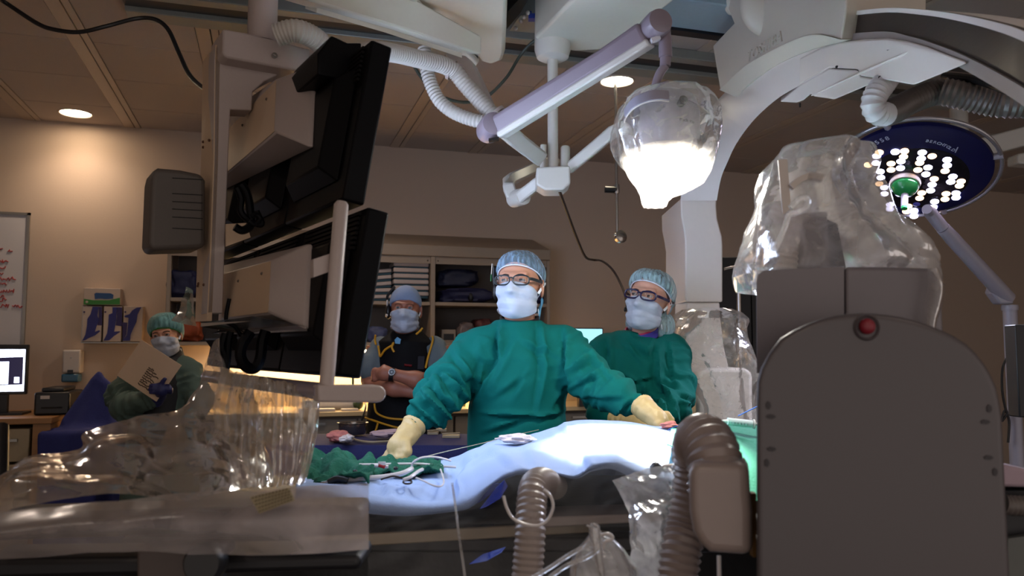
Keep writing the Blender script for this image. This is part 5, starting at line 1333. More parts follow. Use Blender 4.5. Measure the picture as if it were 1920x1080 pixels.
def glove_mb(wrist, palm, fingers, thumb, cuff, rw=.031, rp=.036, rf=.0095, vs=.0028, wr=.0016):
    """wrist/palm centres, fingers: list of joint lists, cuff: far end of the cuff; radii in metres"""
    pts = [Vector(wrist), Vector(palm), Vector(cuff)] + [Vector(p) for f in fingers + [thumb] for p in f]
    lo = [min(p[i] for p in pts) - .06 for i in range(3)]; hi = [max(p[i] for p in pts) + .06 for i in range(3)]
    s = SD(lo, hi, vs)
    s.add(s.cone(wrist, palm, rw, rp * .75), 0)
    for f in fingers: s.add(s.cone(palm, f[0], rp * .55, rf * 1.35), .012)
    for f in fingers:
        for i in range(len(f) - 1): s.add(s.cone(f[i], f[i + 1], rf * (1.12 - .1 * i), rf * (1.02 - .1 * i)), .004)
    for i in range(len(thumb) - 1): s.add(s.cone(thumb[i], thumb[i + 1], rf * (1.6 - .3 * i), rf * (1.3 - .25 * i)), .008)
    s.add(s.cone(wrist, cuff, rw, rw * 1.26), .012)
    ax = np.array(Vector(cuff) - Vector(wrist)); ax = ax / np.linalg.norm(ax)
    al = (s.X - wrist[0]) * ax[0] + (s.Y - wrist[1]) * ax[1] + (s.Z - wrist[2]) * ax[2]
    s.d = s.d + wr * np.sin(al * 330 + 3 * vnoise(s.X * 30, s.Y * 30, s.Z * 30)) * np.clip((al + .01) / .03, 0, 1) * np.clip(((Vector(cuff) - Vector(wrist)).length - al) / .012, 0, 1) + .0018 * vnoise(s.X * 60, s.Y * 60, s.Z * 60)
    L = (Vector(cuff) - Vector(wrist)).length
    s.d = np.maximum(s.d, al - L)
    return s.mesh()
def legs_and_core(c, shoulder_z, hw, skin_neck_z):
    """plain body under the clothes, down to the feet"""
    x, y = c
    s = SD((x - .32, y - .28, 0), (x + .32, y + .22, skin_neck_z + .06), .012)
    s.add(s.ecyl([(.80, x, y, .13, .09), (1.0, x, y, .115, .08), (1.2, x, y, .12, .085), (shoulder_z - .04, x, y, hw * .8, .08), (shoulder_z, x, y, .06, .06), (skin_neck_z, x, y, .045, .045)]), 0)
    for sg in (-1, 1):
        s.add(s.cone((x + sg * .085, y, .86), (x + sg * .09, y, .48), .078, .055), .03)
        s.add(s.cone((x + sg * .09, y, .48), (x + sg * .095, y + .01, .09), .050, .036), .02)
        s.add(s.cone((x + sg * .095, y + .02, .045), (x + sg * .10, y - .15, .035), .042, .036), .02)
    return s.mesh()
def join(*mbs):
    o = MB()
    for m in mbs: o.add(m.v, m.f)
    return o
def arm_path(s, pts, k=.03):
    """pts: (px,py,d,r)"""
    P = [(hp(p[0], p[1], p[2]), p[3]) for p in pts]
    d = None
    for (a, ra), (b, rb) in zip(P[:-1], P[1:]):
        q = s.cone(a, b, ra, rb)
        if d is None: d = q
        else:
            h = np.clip(.5 + .5 * (q - d) / .03, 0, 1); d = q + (d - q) * h - .03 * h * (1 - h)
    s.add(d, k)
    return P
def sleeve_wrinkle(s, P, amp, freq, seed=0):
    """rings of slack cloth along the sleeve"""
    out = np.zeros_like(s.X); tot = 0
    for (a, ra), (b, rb) in zip(P[:-1], P[1:]):
        ba = np.array(b - a); L2 = float(ba @ ba); L = math.sqrt(L2)
        px, py, pz = s.X - a.x, s.Y - a.y, s.Z - a.z
        h = (px * ba[0] + py * ba[1] + pz * ba[2]) / L2
        hc = np.clip(h, 0, 1)
        dist = np.sqrt((px - ba[0] * hc) ** 2 + (py - ba[1] * hc) ** 2 + (pz - ba[2] * hc) ** 2)
        m = np.exp(-(np.maximum(dist - (ra + rb) / 2, 0) / .03) ** 2) * np.clip(np.minimum(h, 1 - h) * 6 + 1, 0, 1)
        t = tot + hc * L
        w = ridged(t * freq + 1.3 * vnoise(s.X * 9 + seed, s.Y * 9, s.Z * 9), s.X * 5 + seed, s.Z * 5 + s.Y * 4)
        out = np.maximum(out, m * np.clip(w, -.2, 1)); tot += L
    s.d -= amp * out
M_skin = mat('skin_warm', (190, 138, 112), rough=.5, bump=.06, scale=180, var=.05, sub=.12)
M_skin2 = mat('skin_fair', (208, 158, 138), rough=.5, bump=.06, scale=180, var=.05, sub=.12)
M_gown = mat('gown_teal', (1, 90, 84), rough=.85, spec=.15, bump=.10, scale=320, var=.06)
def wrinkle_bump(m, scale, strength, dist, stretch=(1, 1, .6)):
    nt = m.node_tree; n = nt.nodes; l = nt.links; b = n['Principled BSDF']
    tc = n.new('ShaderNodeTexCoord'); mp = n.new('ShaderNodeMapping'); mp.inputs['Scale'].default_value = stretch; l.new(tc.outputs['Object'], mp.inputs['Vector'])
    w = n.new('ShaderNodeTexNoise'); w.noise_type = 'RIDGED_MULTIFRACTAL'; w.inputs['Scale'].default_value = scale; w.inputs['Detail'].default_value = 2.5; w.inputs['Distortion'].default_value = .7
    l.new(mp.outputs['Vector'], w.inputs['Vector'])
    bp = n.new('ShaderNodeBump'); bp.inputs['Strength'].default_value = strength; bp.inputs['Distance'].default_value = dist
    l.new(w.outputs['Fac'], bp.inputs['Height'])
    old = b.inputs['Normal'].links
    if old: l.new(old[0].from_socket, bp.inputs['Normal'])
    l.new(bp.outputs['Normal'], b.inputs['Normal'])
wrinkle_bump(M_gown, 5.5, .55, .012); wrinkle_bump(M_mask, 26, .4, .003, (.5, .5, 1.3))
M_gownd = mat('gown_seam', (6, 96, 90), rough=.8, bump=.1, scale=320, var=.05)
M_capb = film_cloth('cap_blue', (158, 190, 216), .34); M_band = mat('band_white', (206, 214, 230), rough=.7)

# ---------------------------------------------------------------- the man in the middle
H1 = hp(974, 534, 2.60); R1 = rot(-15, 5, 1); S1 = .93
P1 = Thing('person', 'person in teal gown and dark glasses in the middle, arms stretched over the table', 'person', (H1.x, 2.6, 0), 'H')
hd = xf(head_sdf((0, .045, -.21)), R1, H1, S1)
b1 = P1.part('body', join(hd, legs_and_core((H1.x + .0, 2.62), 1.44, .15, 1.50)), M_skin)
eyes_for(P1, b1, R1, H1, S1, (-.28, -1, .12)); brows_for(P1, b1, R1, H1, S1)
hair_for(P1, R1, H1, S1, (16, 14, 18), front=.075)
cap_for(P1, R1, H1, S1, M_capb, M_band, front=.056, back=-.07, puff=.013, seed=2, rise=.008, pw=.5)
mask_for(P1, R1, H1, S1, 3)
glasses_for(P1, R1, H1, S1, mat('glasses_dark', (26, 36, 40), rough=.3))
hs = MB().ell((-.088, .012, -.02), (.012, .022, .034)); hs.bar([(-.094, -.004, .062), (-.096, .0, .03), (-.094, .01, .0)], (0, 1, 0), .02, .004)
o = P1.part('headset', xf(hs, R1, H1, S1), M_blk)
P1.sub(o, 'name_tag', xf(MB().bar([(-.098, -.014, .074), (-.1, -.010, .036)], (0, 1, 0), .016, .002), R1, H1, S1), M_paper)
P1.sub(o, 'tag_stripe', xf(MB().bar([(-.101, -.010, .036), (-.102, -.006, .012)], (0, 1, 0), .016, .002), R1, H1, S1), mat('tag_green', (30, 120, 60), rough=.5))
P1.part('cap_tail', xf(MB().grid(lambda u, v: Vector((.066 - .012 * v + .004 * math.sin(7 * u + 5 * v), .055 + .03 * u, -.045 - .075 * v + .01 * math.sin(9 * u))), 10, 10), R1, H1, S1), mat('cap_tail_blue', (88, 150, 188), rough=.7), recalc=False)
cx = H1.x - .004
s = SD((cx - .46, 2.18, .33), (cx + .50, 2.86, 1.55), .0062)
z_ = lambda py: hp(972, py, 2.56).z
s.add(s.ecyl([(.36, cx, 2.60, .215, .19), (.8, cx, 2.60, .185, .155), (z_(850), cx, 2.59, .160, .132), (z_(780), cx, 2.585, .154, .126), (z_(720), cx, 2.585, .156, .124), (z_(670), cx, 2.59, .150, .118), (z_(640), cx, 2.60, .125, .104), (z_(622), cx, 2.61, .09, .088), (z_(612), cx - .002, 2.618, .072, .074), (z_(605), cx - .003, 2.62, .069, .070)]), 0)
arm_path(s, [(905, 646, 2.60, .060), (1050, 646, 2.60, .060)], .05)
pr = arm_path(s, [(897, 658, 2.59, .074), (843, 716, 2.50, .066), (812, 756, 2.42, .062), (779, 793, 2.36, .029)], .03)
pl_ = arm_path(s, [(1054, 656, 2.59, .072), (1102, 712, 2.50, .066), (1148, 737, 2.43, .056), (1206, 762, 2.36, .028)], .03)
fl_ = [(936, 612, 931, 675, .010, .012), (931, 675, 892, 748, .013, .014), (960, 640, 915, 735, .006, .016), (1012, 612, 1018, 700, .008, .013), (1060, 622, 1063, 730, .009, .011), (1018, 690, 1006, 760, .005, .012), (905, 778, 990, 783, .008, .007), (940, 775, 1020, 783, .007, .006), (910, 812, 985, 784, .006, .010), (1000, 785, 1060, 776, .006, .008), (980, 640, 1040, 668, .005, .014), (900, 690, 888, 745, .010, .011), (1040, 760, 1062, 720, .006, .010), (985, 700, 960, 745, .004, .012), (930, 745, 990, 700, .004, .012),
       (1072, 728, 1128, 690, .008, .010), (1066, 700, 1105, 668, .008, .010), (1085, 745, 1150, 742, .006, .009), (1150, 772, 1172, 745, .007, .008), (1172, 768, 1192, 738, .007, .007), (1188, 770, 1206, 744, .005, .006), (1100, 660, 1140, 706, .005, .010),
       (826, 696, 868, 742, .010, .009), (812, 708, 850, 758, .010, .009), (796, 730, 846, 782, .011, .009), (780, 752, 830, 794, .010, .008), (768, 772, 806, 800, .008, .006), (850, 664, 884, 712, .007, .010), (852, 700, 876, 730, .008, .008), (842, 735, 858, 780, .009, .008)]
s.cut(s.cone(H1 + Vector((.012, .03, -.10)), H1 + Vector((.0, .02, -.20)), .060, .055), .006)
gmesh = s.mesh()
displace(gmesh, lambda V, N: creases(V, N, fl_, 2.47) * 3.2 + wr_sleeve(V, pr, .020, 9, 3) + wr_sleeve(V, pl_, .015, 8, 9) + .004 * vnoise(V[:, 0] * 13 + 3, V[:, 1] * 9, V[:, 2] * 7) + .0075 * crumple(V * np.array([1.4, 1, .7]), 1, 6, 5, 9))
relax(gmesh, 1)
gw = P1.part('gown', gmesh, M_gown, ang=80)
nb = []
for i in range(61):
    a = 2 * math.pi * i / 60
    nb.append(Vector((cx + .004 + .0635 * math.cos(a), 2.612 + .066 * math.sin(a), z_(609) + .018 * math.sin(a) + (.001 * math.sin(9 * a)))))
P1.sub(gw, 'neckband', MB().bar(nb, (0, 0, 1), .030, .008), M_gown)
P1.sub(gw, 'neckband_pleats', join(*[MB().tube([hp(963 + k * 5, 613, 2.545), hp(964 + k * 5, 624, 2.535)], .0022, 6) for k in range(3)]), M_gownd)
for k in (0,):
    P1.part('thyroid_collar', MB().bar([Vector((cx + .004 + .062 * math.cos(a), 2.615 + .062 * math.sin(a), z_(601) + .016 * math.sin(a))) for a in [2 * math.pi * i / 48 for i in range(49)]], (0, 0, 1), .03, .006), mat('collar_black', (16, 18, 22), rough=.6))
# gloves: hand pinching the drape on the left, hand at the sheath on the right
def fing(pts): return [hp(*p) for p in pts]
g1 = glove_mb(hp(766, 812, 2.335), hp(748, 836, 2.30),
     [fing([(738, 838, 2.325), (727, 851, 2.32), (718, 862, 2.315), (714, 868, 2.31)]), fing([(737, 841, 2.305), (728, 855, 2.295), (721, 865, 2.29), (717, 869, 2.29)]),
      fing([(742, 846, 2.285), (735, 858, 2.275), (728, 867, 2.272), (724, 870, 2.272)]), fing([(750, 848, 2.272), (745, 859, 2.262), (738, 867, 2.26), (734, 869, 2.26)])],
     fing([(761, 832, 2.285), (763, 848, 2.27), (756, 859, 2.262), (746, 863, 2.262)]), hp(778, 796, 2.36), rw=.030, rp=.044, rf=.0105)
gl_ = P1.part('glove', g1, M_glove)
g2 = glove_mb(hp(1213, 771, 2.335), hp(1231, 785, 2.31),
     [fing([(1246, 787, 2.33), (1254, 793, 2.325), (1259, 799, 2.32)]), fing([(1244, 790, 2.312), (1252, 797, 2.305), (1257, 803, 2.30)]), fing([(1240, 793, 2.296), (1248, 800, 2.29), (1253, 806, 2.288)]), fing([(1235, 795, 2.282), (1242, 802, 2.276), (1246, 807, 2.275)])],
     fing([(1240, 779, 2.335), (1250, 780, 2.335), (1259, 787, 2.33)]), hp(1203, 760, 2.36), rw=.030, rp=.040, rf=.0095)
P1.part('glove', g2, M_glove)

# ---------------------------------------------------------------- the woman behind him
H2 = hp(1217, 563, 3.02); R2 = rot(-28, 9, 10); S2 = .97
P2 = Thing('person', 'person in teal gown, purple glasses and magenta collar, standing behind by the arch', 'person', (H2.x, 3.05, 0), 'H')
hd = xf(head_sdf((-.012, .05, -.20), True), R2, H2, S2)
b2 = P2.part('body', join(hd, legs_and_core((H2.x - .03, 3.06), 1.36, .14, 1.43)), M_skin2)
eyes_for(P2, b2, R2, H2, S2, (-.25, -1, .05), (52, 36, 24)); brows_for(P2, b2, R2, H2, S2, (48, 30, 22))
hair_for(P2, R2, H2, S2, (66, 44, 34), front=.083, back=-.08)
M_capg = film_cloth('cap_pale', (168, 204, 214), .52)
cap_for(P2, R2, H2, S2, M_capg, M_band, front=.060, back=-.10, puff=.020, seed=6, pleats=28, sag=.03, sx=1.04, rise=.004, pw=.45)
P2.part('hair_bun', xf(bag_ := MB().ell((.05, .085, -.085), (.045, .05, .06), nu=32, nv=20), R2, H2, S2), M_capg)
P2.part('hair_bun', xf(MB().ell((-.068, .06, -.088), (.03, .04, .038), nu=28, nv=18), R2, H2, S2), M_capg)
mask_for(P2, R2, H2, S2, 7)
glasses_for(P2, R2, H2, S2, mat('glasses_purple', (30, 22, 62), rough=.25), w=.029, h=.0165, thick=.0034)
P2.part('headset', xf(MB().ell((-.082, .004, -.03), (.010, .014, .022)).ell((-.084, -.012, -.052), (.006, .008, .010)), R2, H2, S2), M_blk)
P2.part('glasses_strap', xf(MB().bar(smooth_path([(.080, .012, .010), (.086, .04, .014), (.075, .075, .03)], 6), (0, 0, 1), .016, .004), R2, H2, S2), M_blk)
cx2 = hp(1198, 700, 3.02).x
z2 = lambda py: hp(1198, py, 3.02).z
s = SD((cx2 - .34, 2.62, .33), (cx2 + .34, 3.28, 1.48), .0078)
s.add(s.ecyl([(.36, cx2, 3.05, .21, .18), (.85, cx2, 3.05, .185, .15), (z2(810), cx2, 3.04, .170, .135), (z2(740), cx2, 3.04, .160, .130), (z2(690), cx2, 3.045, .165, .128), (z2(655), cx2, 3.05, .150, .115), (z2(642), cx2 + .004, 3.06, .118, .10), (z2(634), cx2 + .008, 3.065, .090, .085), (z2(626), cx2 + .01, 3.07, .076, .076)]), 0)
arm_path(s, [(1142, 652, 3.06, .055), (1258, 652, 3.06, .055)], .05)
pr = arm_path(s, [(1262, 664, 3.05, .066), (1268, 728, 2.97, .064), (1262, 764, 2.88, .060), (1226, 790, 2.76, .045)], .03)
pl_ = arm_path(s, [(1134, 664, 3.05, .070), (1120, 730, 2.95, .064), (1135, 775, 2.85, .055), (1165, 792, 2.78, .04)], .03)
f2 = [(1190, 640, 1215, 668, .008, .014), (1215, 668, 1232, 640, .007, .012), (1168, 632, 1200, 680, .005, .012), (1146, 640, 1142, 690, .007, .010), (1232, 650, 1230, 720, .007, .009), (1258, 650, 1262, 720, .007, .010), (1170, 705, 1195, 720, .010, .008), (1195, 715, 1225, 708, .009, .007), (1180, 712, 1186, 745, .008, .007), (1202, 715, 1206, 750, .008, .007), (1228, 700, 1250, 760, .009, .010), (1240, 745, 1256, 790, .008, .010), (1262, 735, 1292, 748, .007, .008), (1258, 752, 1290, 758, .006, .007), (1215, 735, 1240, 775, .006, .010)]
s.cut(s.cone(H2 + Vector((.0, .03, -.10)), H2 + Vector((-.02, .03, -.20)), .062, .058), .006)
gmesh = s.mesh()
pr2, pl2 = pr, pl_
displace(gmesh, lambda V, N: creases(V, N, f2, 2.92) * 3.2 + wr_sleeve(V, pr2, .016, 9, 5) + wr_sleeve(V, pl2, .013, 8, 8) + .004 * vnoise(V[:, 0] * 13 + 13, V[:, 1] * 9, V[:, 2] * 8) + .0075 * crumple(V * np.array([1.4, 1, .7]), 1, 6, 15, 9))
relax(gmesh, 1)
P2.part('gown', gmesh, M_gown, ang=80)
cl2 = lambda r, dz: [Vector((cx2 + .014 + r * math.cos(a), 3.05 + r * 1.05 * math.sin(a), z2(626) + dz + .022 * math.sin(a) + .012 * math.cos(a))) for a in [2 * math.pi * i / 56 for i in range(57)]]
P2.part('purple_collar', MB().bar(cl2(.063, .004), (0, 0, 1), .028, .006), mat('collar_purple', (44, 34, 130), rough=.6))
P2.part('magenta_collar', MB().bar(cl2(.058, .012), (0, 0, 1), .024, .005), mat('collar_magenta', (168, 26, 74), rough=.6))
g3 = glove_mb(hp(1185, 789, 2.70), hp(1203, 795, 2.66), [fing([(1212, 797 + i * 3, 2.66 - .02 * i), (1218, 802 + i * 3, 2.65 - .02 * i), (1220, 808 + i * 3, 2.64 - .02 * i)]) for i in range(4)],
     fing([(1210, 790, 2.68), (1219, 792, 2.67), (1224, 798, 2.66)]), hp(1152, 786, 2.76), rw=.031, rp=.036, rf=.0095, vs=.0034)
P2.part('glove', g3, M_glove)

# ---------------------------------------------------------------- the man in the black vest
H3 = hp(760, 580, 4.15); R3 = rot(3, 2, 1); S3 = 1.0
P3 = Thing('person', 'person in black vest with yellow piping, arms crossed, by the shelves', 'person', (H3.x, 4.2, 0), 'H')
M_skin3 = mat('skin_ruddy', (164, 104, 82), rough=.5, bump=.06, scale=180, var=.05, sub=.1)
hd = xf(head_sdf((0, .04, -.21)), R3, H3, S3)
s = SD((H3.x - .30, 3.86, .95), (H3.x + .30, 4.34, 1.42), .006)
pa = arm_path(s, [(706, 655, 4.2, .052), (696, 712, 4.16, .046), (704, 722, 4.10, .042)], 0)
arm_path(s, [(698, 722, 4.12, .042), (740, 728, 3.99, .038), (786, 738, 3.99, .028)], .02)
arm_path(s, [(824, 655, 4.2, .052), (834, 704, 4.16, .046), (826, 714, 4.10, .042)], .0)
arm_path(s, [(830, 714, 4.12, .042), (780, 712, 3.94, .038), (738, 702, 3.93, .027)], .02)
arm_path(s, [(738, 702, 3.93, .027), (722, 700, 3.95, .032), (710, 702, 3.99, .030)], .012)
for k in range(4): arm_path(s, [(716, 694 + 5 * k, 3.945, .0095), (703, 695 + 5 * k, 3.975, .009), (698, 698 + 5 * k, 4.02, .008)], .006)
arm_path(s, [(728, 694, 3.94, .011), (720, 686, 3.95, .009)], .008)
arm_path(s, [(786, 738, 3.99, .028), (800, 740, 4.02, .030), (812, 738, 4.06, .028)], .012)
for k in range(4): arm_path(s, [(808, 732 + 4 * k, 4.04, .0095), (820, 731 + 4 * k, 4.08, .009), (828, 730 + 4 * k, 4.12, .008)], .006)
arms3 = s.mesh()
b3 = P3.part('body', join(hd, arms3, legs_and_core((H3.x, 4.2), 1.42, .16, 1.48)), M_skin3)
eyes_for(P3, b3, R3, H3, S3, (0, -1, 0), (60, 70, 76)); brows_for(P3, b3, R3, H3, S3, (110, 74, 50))
mask_for(P3, R3, H3, S3, 11)
sd = SD((-.11, -.12, -.02), (.11, .14, .15), .004)
h = sd.ell((0, .014, .034), (.083, .101, .094)); t = (1 - (sd.Y - .012) / .097) / 2
sd.d = np.maximum(h, -.02 + .062 * np.clip(t, 0, 1) - sd.Z) + .0022 * vnoise(sd.X * 40, sd.Y * 40, sd.Z * 26)
P3.part('scrub_cap', xf(sd.mesh(), R3, H3, S3), mat('cap_cloth_blue', (128, 146, 178), rough=.8, bump=.1, scale=200))
o = P3.part('headset', xf(MB().ell((-.088, .006, -.012), (.016, .026, .040)).tube(smooth_path([(-.092, .0, .02), (-.095, .01, .07), (-.06, .02, .12)]), .007, 8), R3, H3, S3), M_blk)
P3.sub(o, 'microphone', xf(MB().tube(smooth_path([(-.095, -.01, -.03), (-.094, -.03, -.04), (-.088, -.05, -.035)]), .005, 8).ell((-.094, -.006, .03), (.006, .012, .018)), R3, H3, S3), M_plast)
cx3 = H3.x - .001; z3 = lambda py: hp(760, py, 4.15).z
s = SD((cx3 - .30, 3.9, .98), (cx3 + .30, 4.42, 1.50), .0075)
s.add(s.ecyl([(1.0, cx3, 4.2, .15, .115), (z3(690), cx3, 4.2, .165, .12), (z3(650), cx3, 4.2, .155, .115), (z3(634), cx3, 4.21, .10, .09), (z3(628), cx3, 4.215, .07, .07)]), 0)
for sg in (-1, 1):
    sx = 705 if sg < 0 else 823
    arm_path(s, [(sx + sg * 0 - sg * 8, 652, 4.2, .060), (sx - sg * -8, 684, 4.17, .062), (sx + sg * 9, 694, 4.15, .060)], .03)
s.d -= .004 * ridged(s.X * 16, s.Y * 12, s.Z * 12)
P3.part('grey_scrub_top', s.mesh(), mat('scrub_grey', (96, 106, 110), rough=.85, bump=.1, scale=200))
s = SD((cx3 - .24, 3.9, .45), (cx3 + .24, 4.45, 1.50), .0075)
s.add(s.ecyl([(.5, cx3 - .01, 4.2, .215, .17), (.9, cx3 - .01, 4.2, .20, .155), (z3(760), cx3 - .01, 4.2, .182, .14), (z3(700), cx3, 4.2, .166, .132), (z3(665), cx3, 4.2, .158, .128), (z3(640), cx3, 4.2, .148, .122), (z3(628), cx3, 4.21, .10, .10), (z3(621), cx3, 4.21, .082, .085)]), 0)
for sg in (-1, 1): s.cut(s.cone((cx3 + sg * .20, 4.2, z3(672)), (cx3 + sg * .20, 4.2, z3(648)), .055, .06), .012)
s.cut(s.cone((cx3, 4.2, z3(628)), (cx3, 4.2, z3(600)), .06, .066), .01)
s.d -= .003 * ridged(s.X * 12, s.Y * 10, s.Z * 9)
vest = P3.part('lead_vest', s.mesh(), mat('vest_black', (6, 5, 8), rough=.75, spec=.2, bump=.1, scale=120))
M_yel = mat('piping_yellow', (206, 148, 24), rough=.6)
def on_vest(px, py, off=.004):
    """front of the vest at a pixel"""
    p = hp(px, py, 4.2); rx, ry = .166 + max(0, py - 700) * .00035, .132 + max(0, py - 700) * .0003
    for _ in range(3):
        k = max(0.02, 1 - ((p.x - cx3) / (rx + .004)) ** 2); d = 4.2 - (ry + off) * math.sqrt(k); p = hp(px, py, d)
    return p
for pts in ([(709, 648), (711, 660), (713, 668), (722, 656), (736, 647), (737, 643), (735, 652), (739, 660)], [(798, 690), (803, 668), (811, 640), (811, 630)], [(704, 628), (703, 638), (705, 646)], [(780, 627), (788, 620), (792, 615)], [(702, 757), (705, 772), (716, 780), (735, 785), (770, 787), (800, 787)], [(685, 783), (705, 790), (730, 798), (755, 803), (790, 803)], [(709, 792), (706, 803), (702, 815)]):
    P3.sub(vest, 'yellow_piping', MB().tube(smooth_path([on_vest(*p) for p in pts], 6), .0052, 8), M_yel)
P3.sub(vest, 'blue_badge', MB().prism([on_vest(x, y, .005) for x, y in [(740, 637), (745, 632), (752, 636), (750, 645), (741, 644)]], (0, -.003, 0)), mat('badge_blue', (80, 150, 190), rough=.4))
P3.sub(vest, 'pocket_badge', MB().prism([on_vest(x, y, .006) for x, y in [(784, 668), (796, 668), (795, 692), (783, 692)]], (0, -.004, 0)), mat('badge_dark', (34, 36, 48), rough=.4))
P3.sub(vest, 'red_pen', MB().tube([on_vest(758, 684, .006), on_vest(772, 686, .006)], .006, 8), mat('pen_red', (100, 14, 20), rough=.4))
wt = P3.part('wrist_watch', MB().lathe([(.017, 0), (.018, .004), (.015, .010)], hp(735, 698, 3.895), (0, -1, .15), 24), M_chrome)
P3.sub(wt, 'watch_dial', MB().lathe([(.001, .0105), (.0145, .0105)], hp(735, 698, 3.895), (0, -1, .15), 24, cap=False), M_blk)
P3.sub(wt, 'watch_strap', MB().bar([hp(735 + 2 * math.cos(a), 703, 3.93) + Vector((.0 , .0315 * math.sin(a), .0315 * math.cos(a))) for a in [2 * math.pi * i / 36 for i in range(37)]], (1, 0, 0), .022, .004), M_blk)

# ---------------------------------------------------------------- the person holding the paper
H4 = hp(311, 628, 4.45); R4 = rot(8, -3, -8); S4 = .97
P4 = Thing('person', 'person in grey-green gown and green-banded cap holding up a white sheet', 'person', (H4.x, 4.5, 0), 'H')
hd = xf(head_sdf((0, .045, -.21), True), R4, H4, S4)
b4 = P4.part('body', join(hd, legs_and_core((H4.x, 4.5), 1.28, .14, 1.36)), M_skin)
eyes_for(P4, b4, R4, H4, S4, (0, -1, 0)); brows_for(P4, b4, R4, H4, S4)
hair_for(P4, R4, H4, S4, (24, 20, 20), front=.06)
cp = cap_for(P4, R4, H4, S4, film_cloth('cap_teal', (110, 160, 160), .9), mat('band_green', (30, 110, 24), rough=.7), front=.040, back=-.06, puff=.022, seed=9, pleats=24, sx=1.05)
gb = [v + Vector((0, 0, .008)) for v in [Vector((.081 * math.cos(a), .012 + .100 * math.sin(a), -.058 + (.040 + .060) * ((1 - math.sin(a)) / 2) ** .9)) for a in [math.pi * (1.03 + .94 * i / 40) for i in range(41)]]]
P4.sub(cp, 'green_band', xf(MB().bar(gb, (0, 0, 1), .020, .004), R4, H4, S4), mat('band_green', (30, 110, 24), rough=.7))
mask_for(P4, R4, H4, S4, 17)
cx4 = hp(308, 700, 4.5).x; z4 = lambda py: hp(308, py, 4.5).z
s = SD((cx4 - .40, 4.05, .4), (cx4 + .34, 4.78, 1.45), .009)
s.add(s.ecyl([(.42, cx4, 4.5, .22, .18), (.85, cx4, 4.5, .19, .15), (z4(780), cx4, 4.5, .18, .14), (z4(720), cx4, 4.5, .17, .135), (z4(690), cx4, 4.5, .165, .125), (z4(676), cx4, 4.51, .12, .10), (z4(666), cx4, 4.51, .08, .08)]), 0)
arm_path(s, [(278, 690, 4.5, .06), (345, 690, 4.5, .06)], .05)
pr = arm_path(s, [(266, 700, 4.5, .075), (228, 742, 4.42, .078), (236, 764, 4.32, .072), (286, 745, 4.18, .045)], .03)
pl_ = arm_path(s, [(352, 698, 4.5, .072), (376, 750, 4.45, .068), (360, 790, 4.35, .055)], .03)
pr4, pl4_ = pr, pl_
s.cut(s.cone((cx4, 4.5, z4(672)), (cx4, 4.5, z4(640)), .06, .066), .01)
gmesh = s.mesh()
displace(gmesh, lambda V, N: wr_sleeve(V, pr4, .018, 8, 2) + wr_sleeve(V, pl4_, .014, 8, 4) + .006 * crumple(V, 1, 7, 25, 8))
P4.part('gown', gmesh, mat('gown_greygreen', (74, 92, 84), rough=.85, bump=.1, scale=200))
s = SD((cx4 - .2, 4.2, .7), (cx4 + .22, 4.75, 1.5), .009)
vd = s.ecyl([(.72, cx4 + .01, 4.49, .150, .17), (z4(780), cx4 + .012, 4.49, .135, .155), (z4(720), cx4 + .02, 4.49, .118, .150), (z4(690), cx4 + .02, 4.49, .105, .138), (z4(672), cx4 + .012, 4.50, .095, .108), (z4(650), cx4 + .006, 4.50, .080, .088)])
s.add(vd, 0); s.cut(s.cone((cx4, 4.5, z4(668)), (cx4, 4.5, z4(640)), .058, .066), .01)
P4.part('dark_apron', s.mesh(), mat('apron_black', (17, 16, 22), rough=.7))
M_bglove = mat('glove_blue', (40, 42, 92), rough=.5, bump=.1, scale=90)
g4 = glove_mb(hp(298, 742, 4.16), hp(304, 731, 4.10), [fing([(302, 722, 4.085), (306, 715, 4.078), (309, 711, 4.076)]), fing([(294, 724, 4.085), (288, 723, 4.076), (283, 723, 4.076)]), fing([(293, 729, 4.085), (286, 729, 4.076), (281, 730, 4.076)]), fing([(293, 734, 4.09), (287, 735, 4.078), (283, 736, 4.078)])],
     fing([(314, 726, 4.10), (318, 730, 4.10), (320, 735, 4.12)]), hp(291, 752, 4.2), rw=.032, rp=.042, rf=.011, vs=.005)
P4.part('glove', g4, M_bglove)
dS = 4.105
qd = [(265, 637), (340, 685), (293, 753), (219, 704)]
pl4 = [hp(x, y, dS) for x, y in qd]
t = Thing('paper_sheet', 'white sheet with lines of handwriting, held at a slant by the green-banded cap wearer', 'paper', pl4[2], 'H')
t.part('sheet', MB().prism(pl4, (0, .004, 0)), mat('sheet_paper', (206, 178, 150), rough=.8, var=.03))
ink = MB(); rnd = random.Random(5)
e1 = pl4[1] - pl4[0]; e2 = pl4[3] - pl4[0]
M_ink = mat('pencil_ink', (84, 66, 52), rough=.8)
for row in range(9):
    v = .44 + .055 * row; n = 5 + (row % 3) * 3
    uu = .22 + .05 * (row % 2)
    pts = []
    for k in range(n * 2):
        pts.append(pl4[0] + e1 * (.46 + .018 * k * (1 if row > 2 else .8)) + e2 * (v + rnd.uniform(-.016, .016)) + Vector((0, -.0012, 0)))
    t.part('handwriting_line', MB().tube(pts, .0026, 5), M_ink)

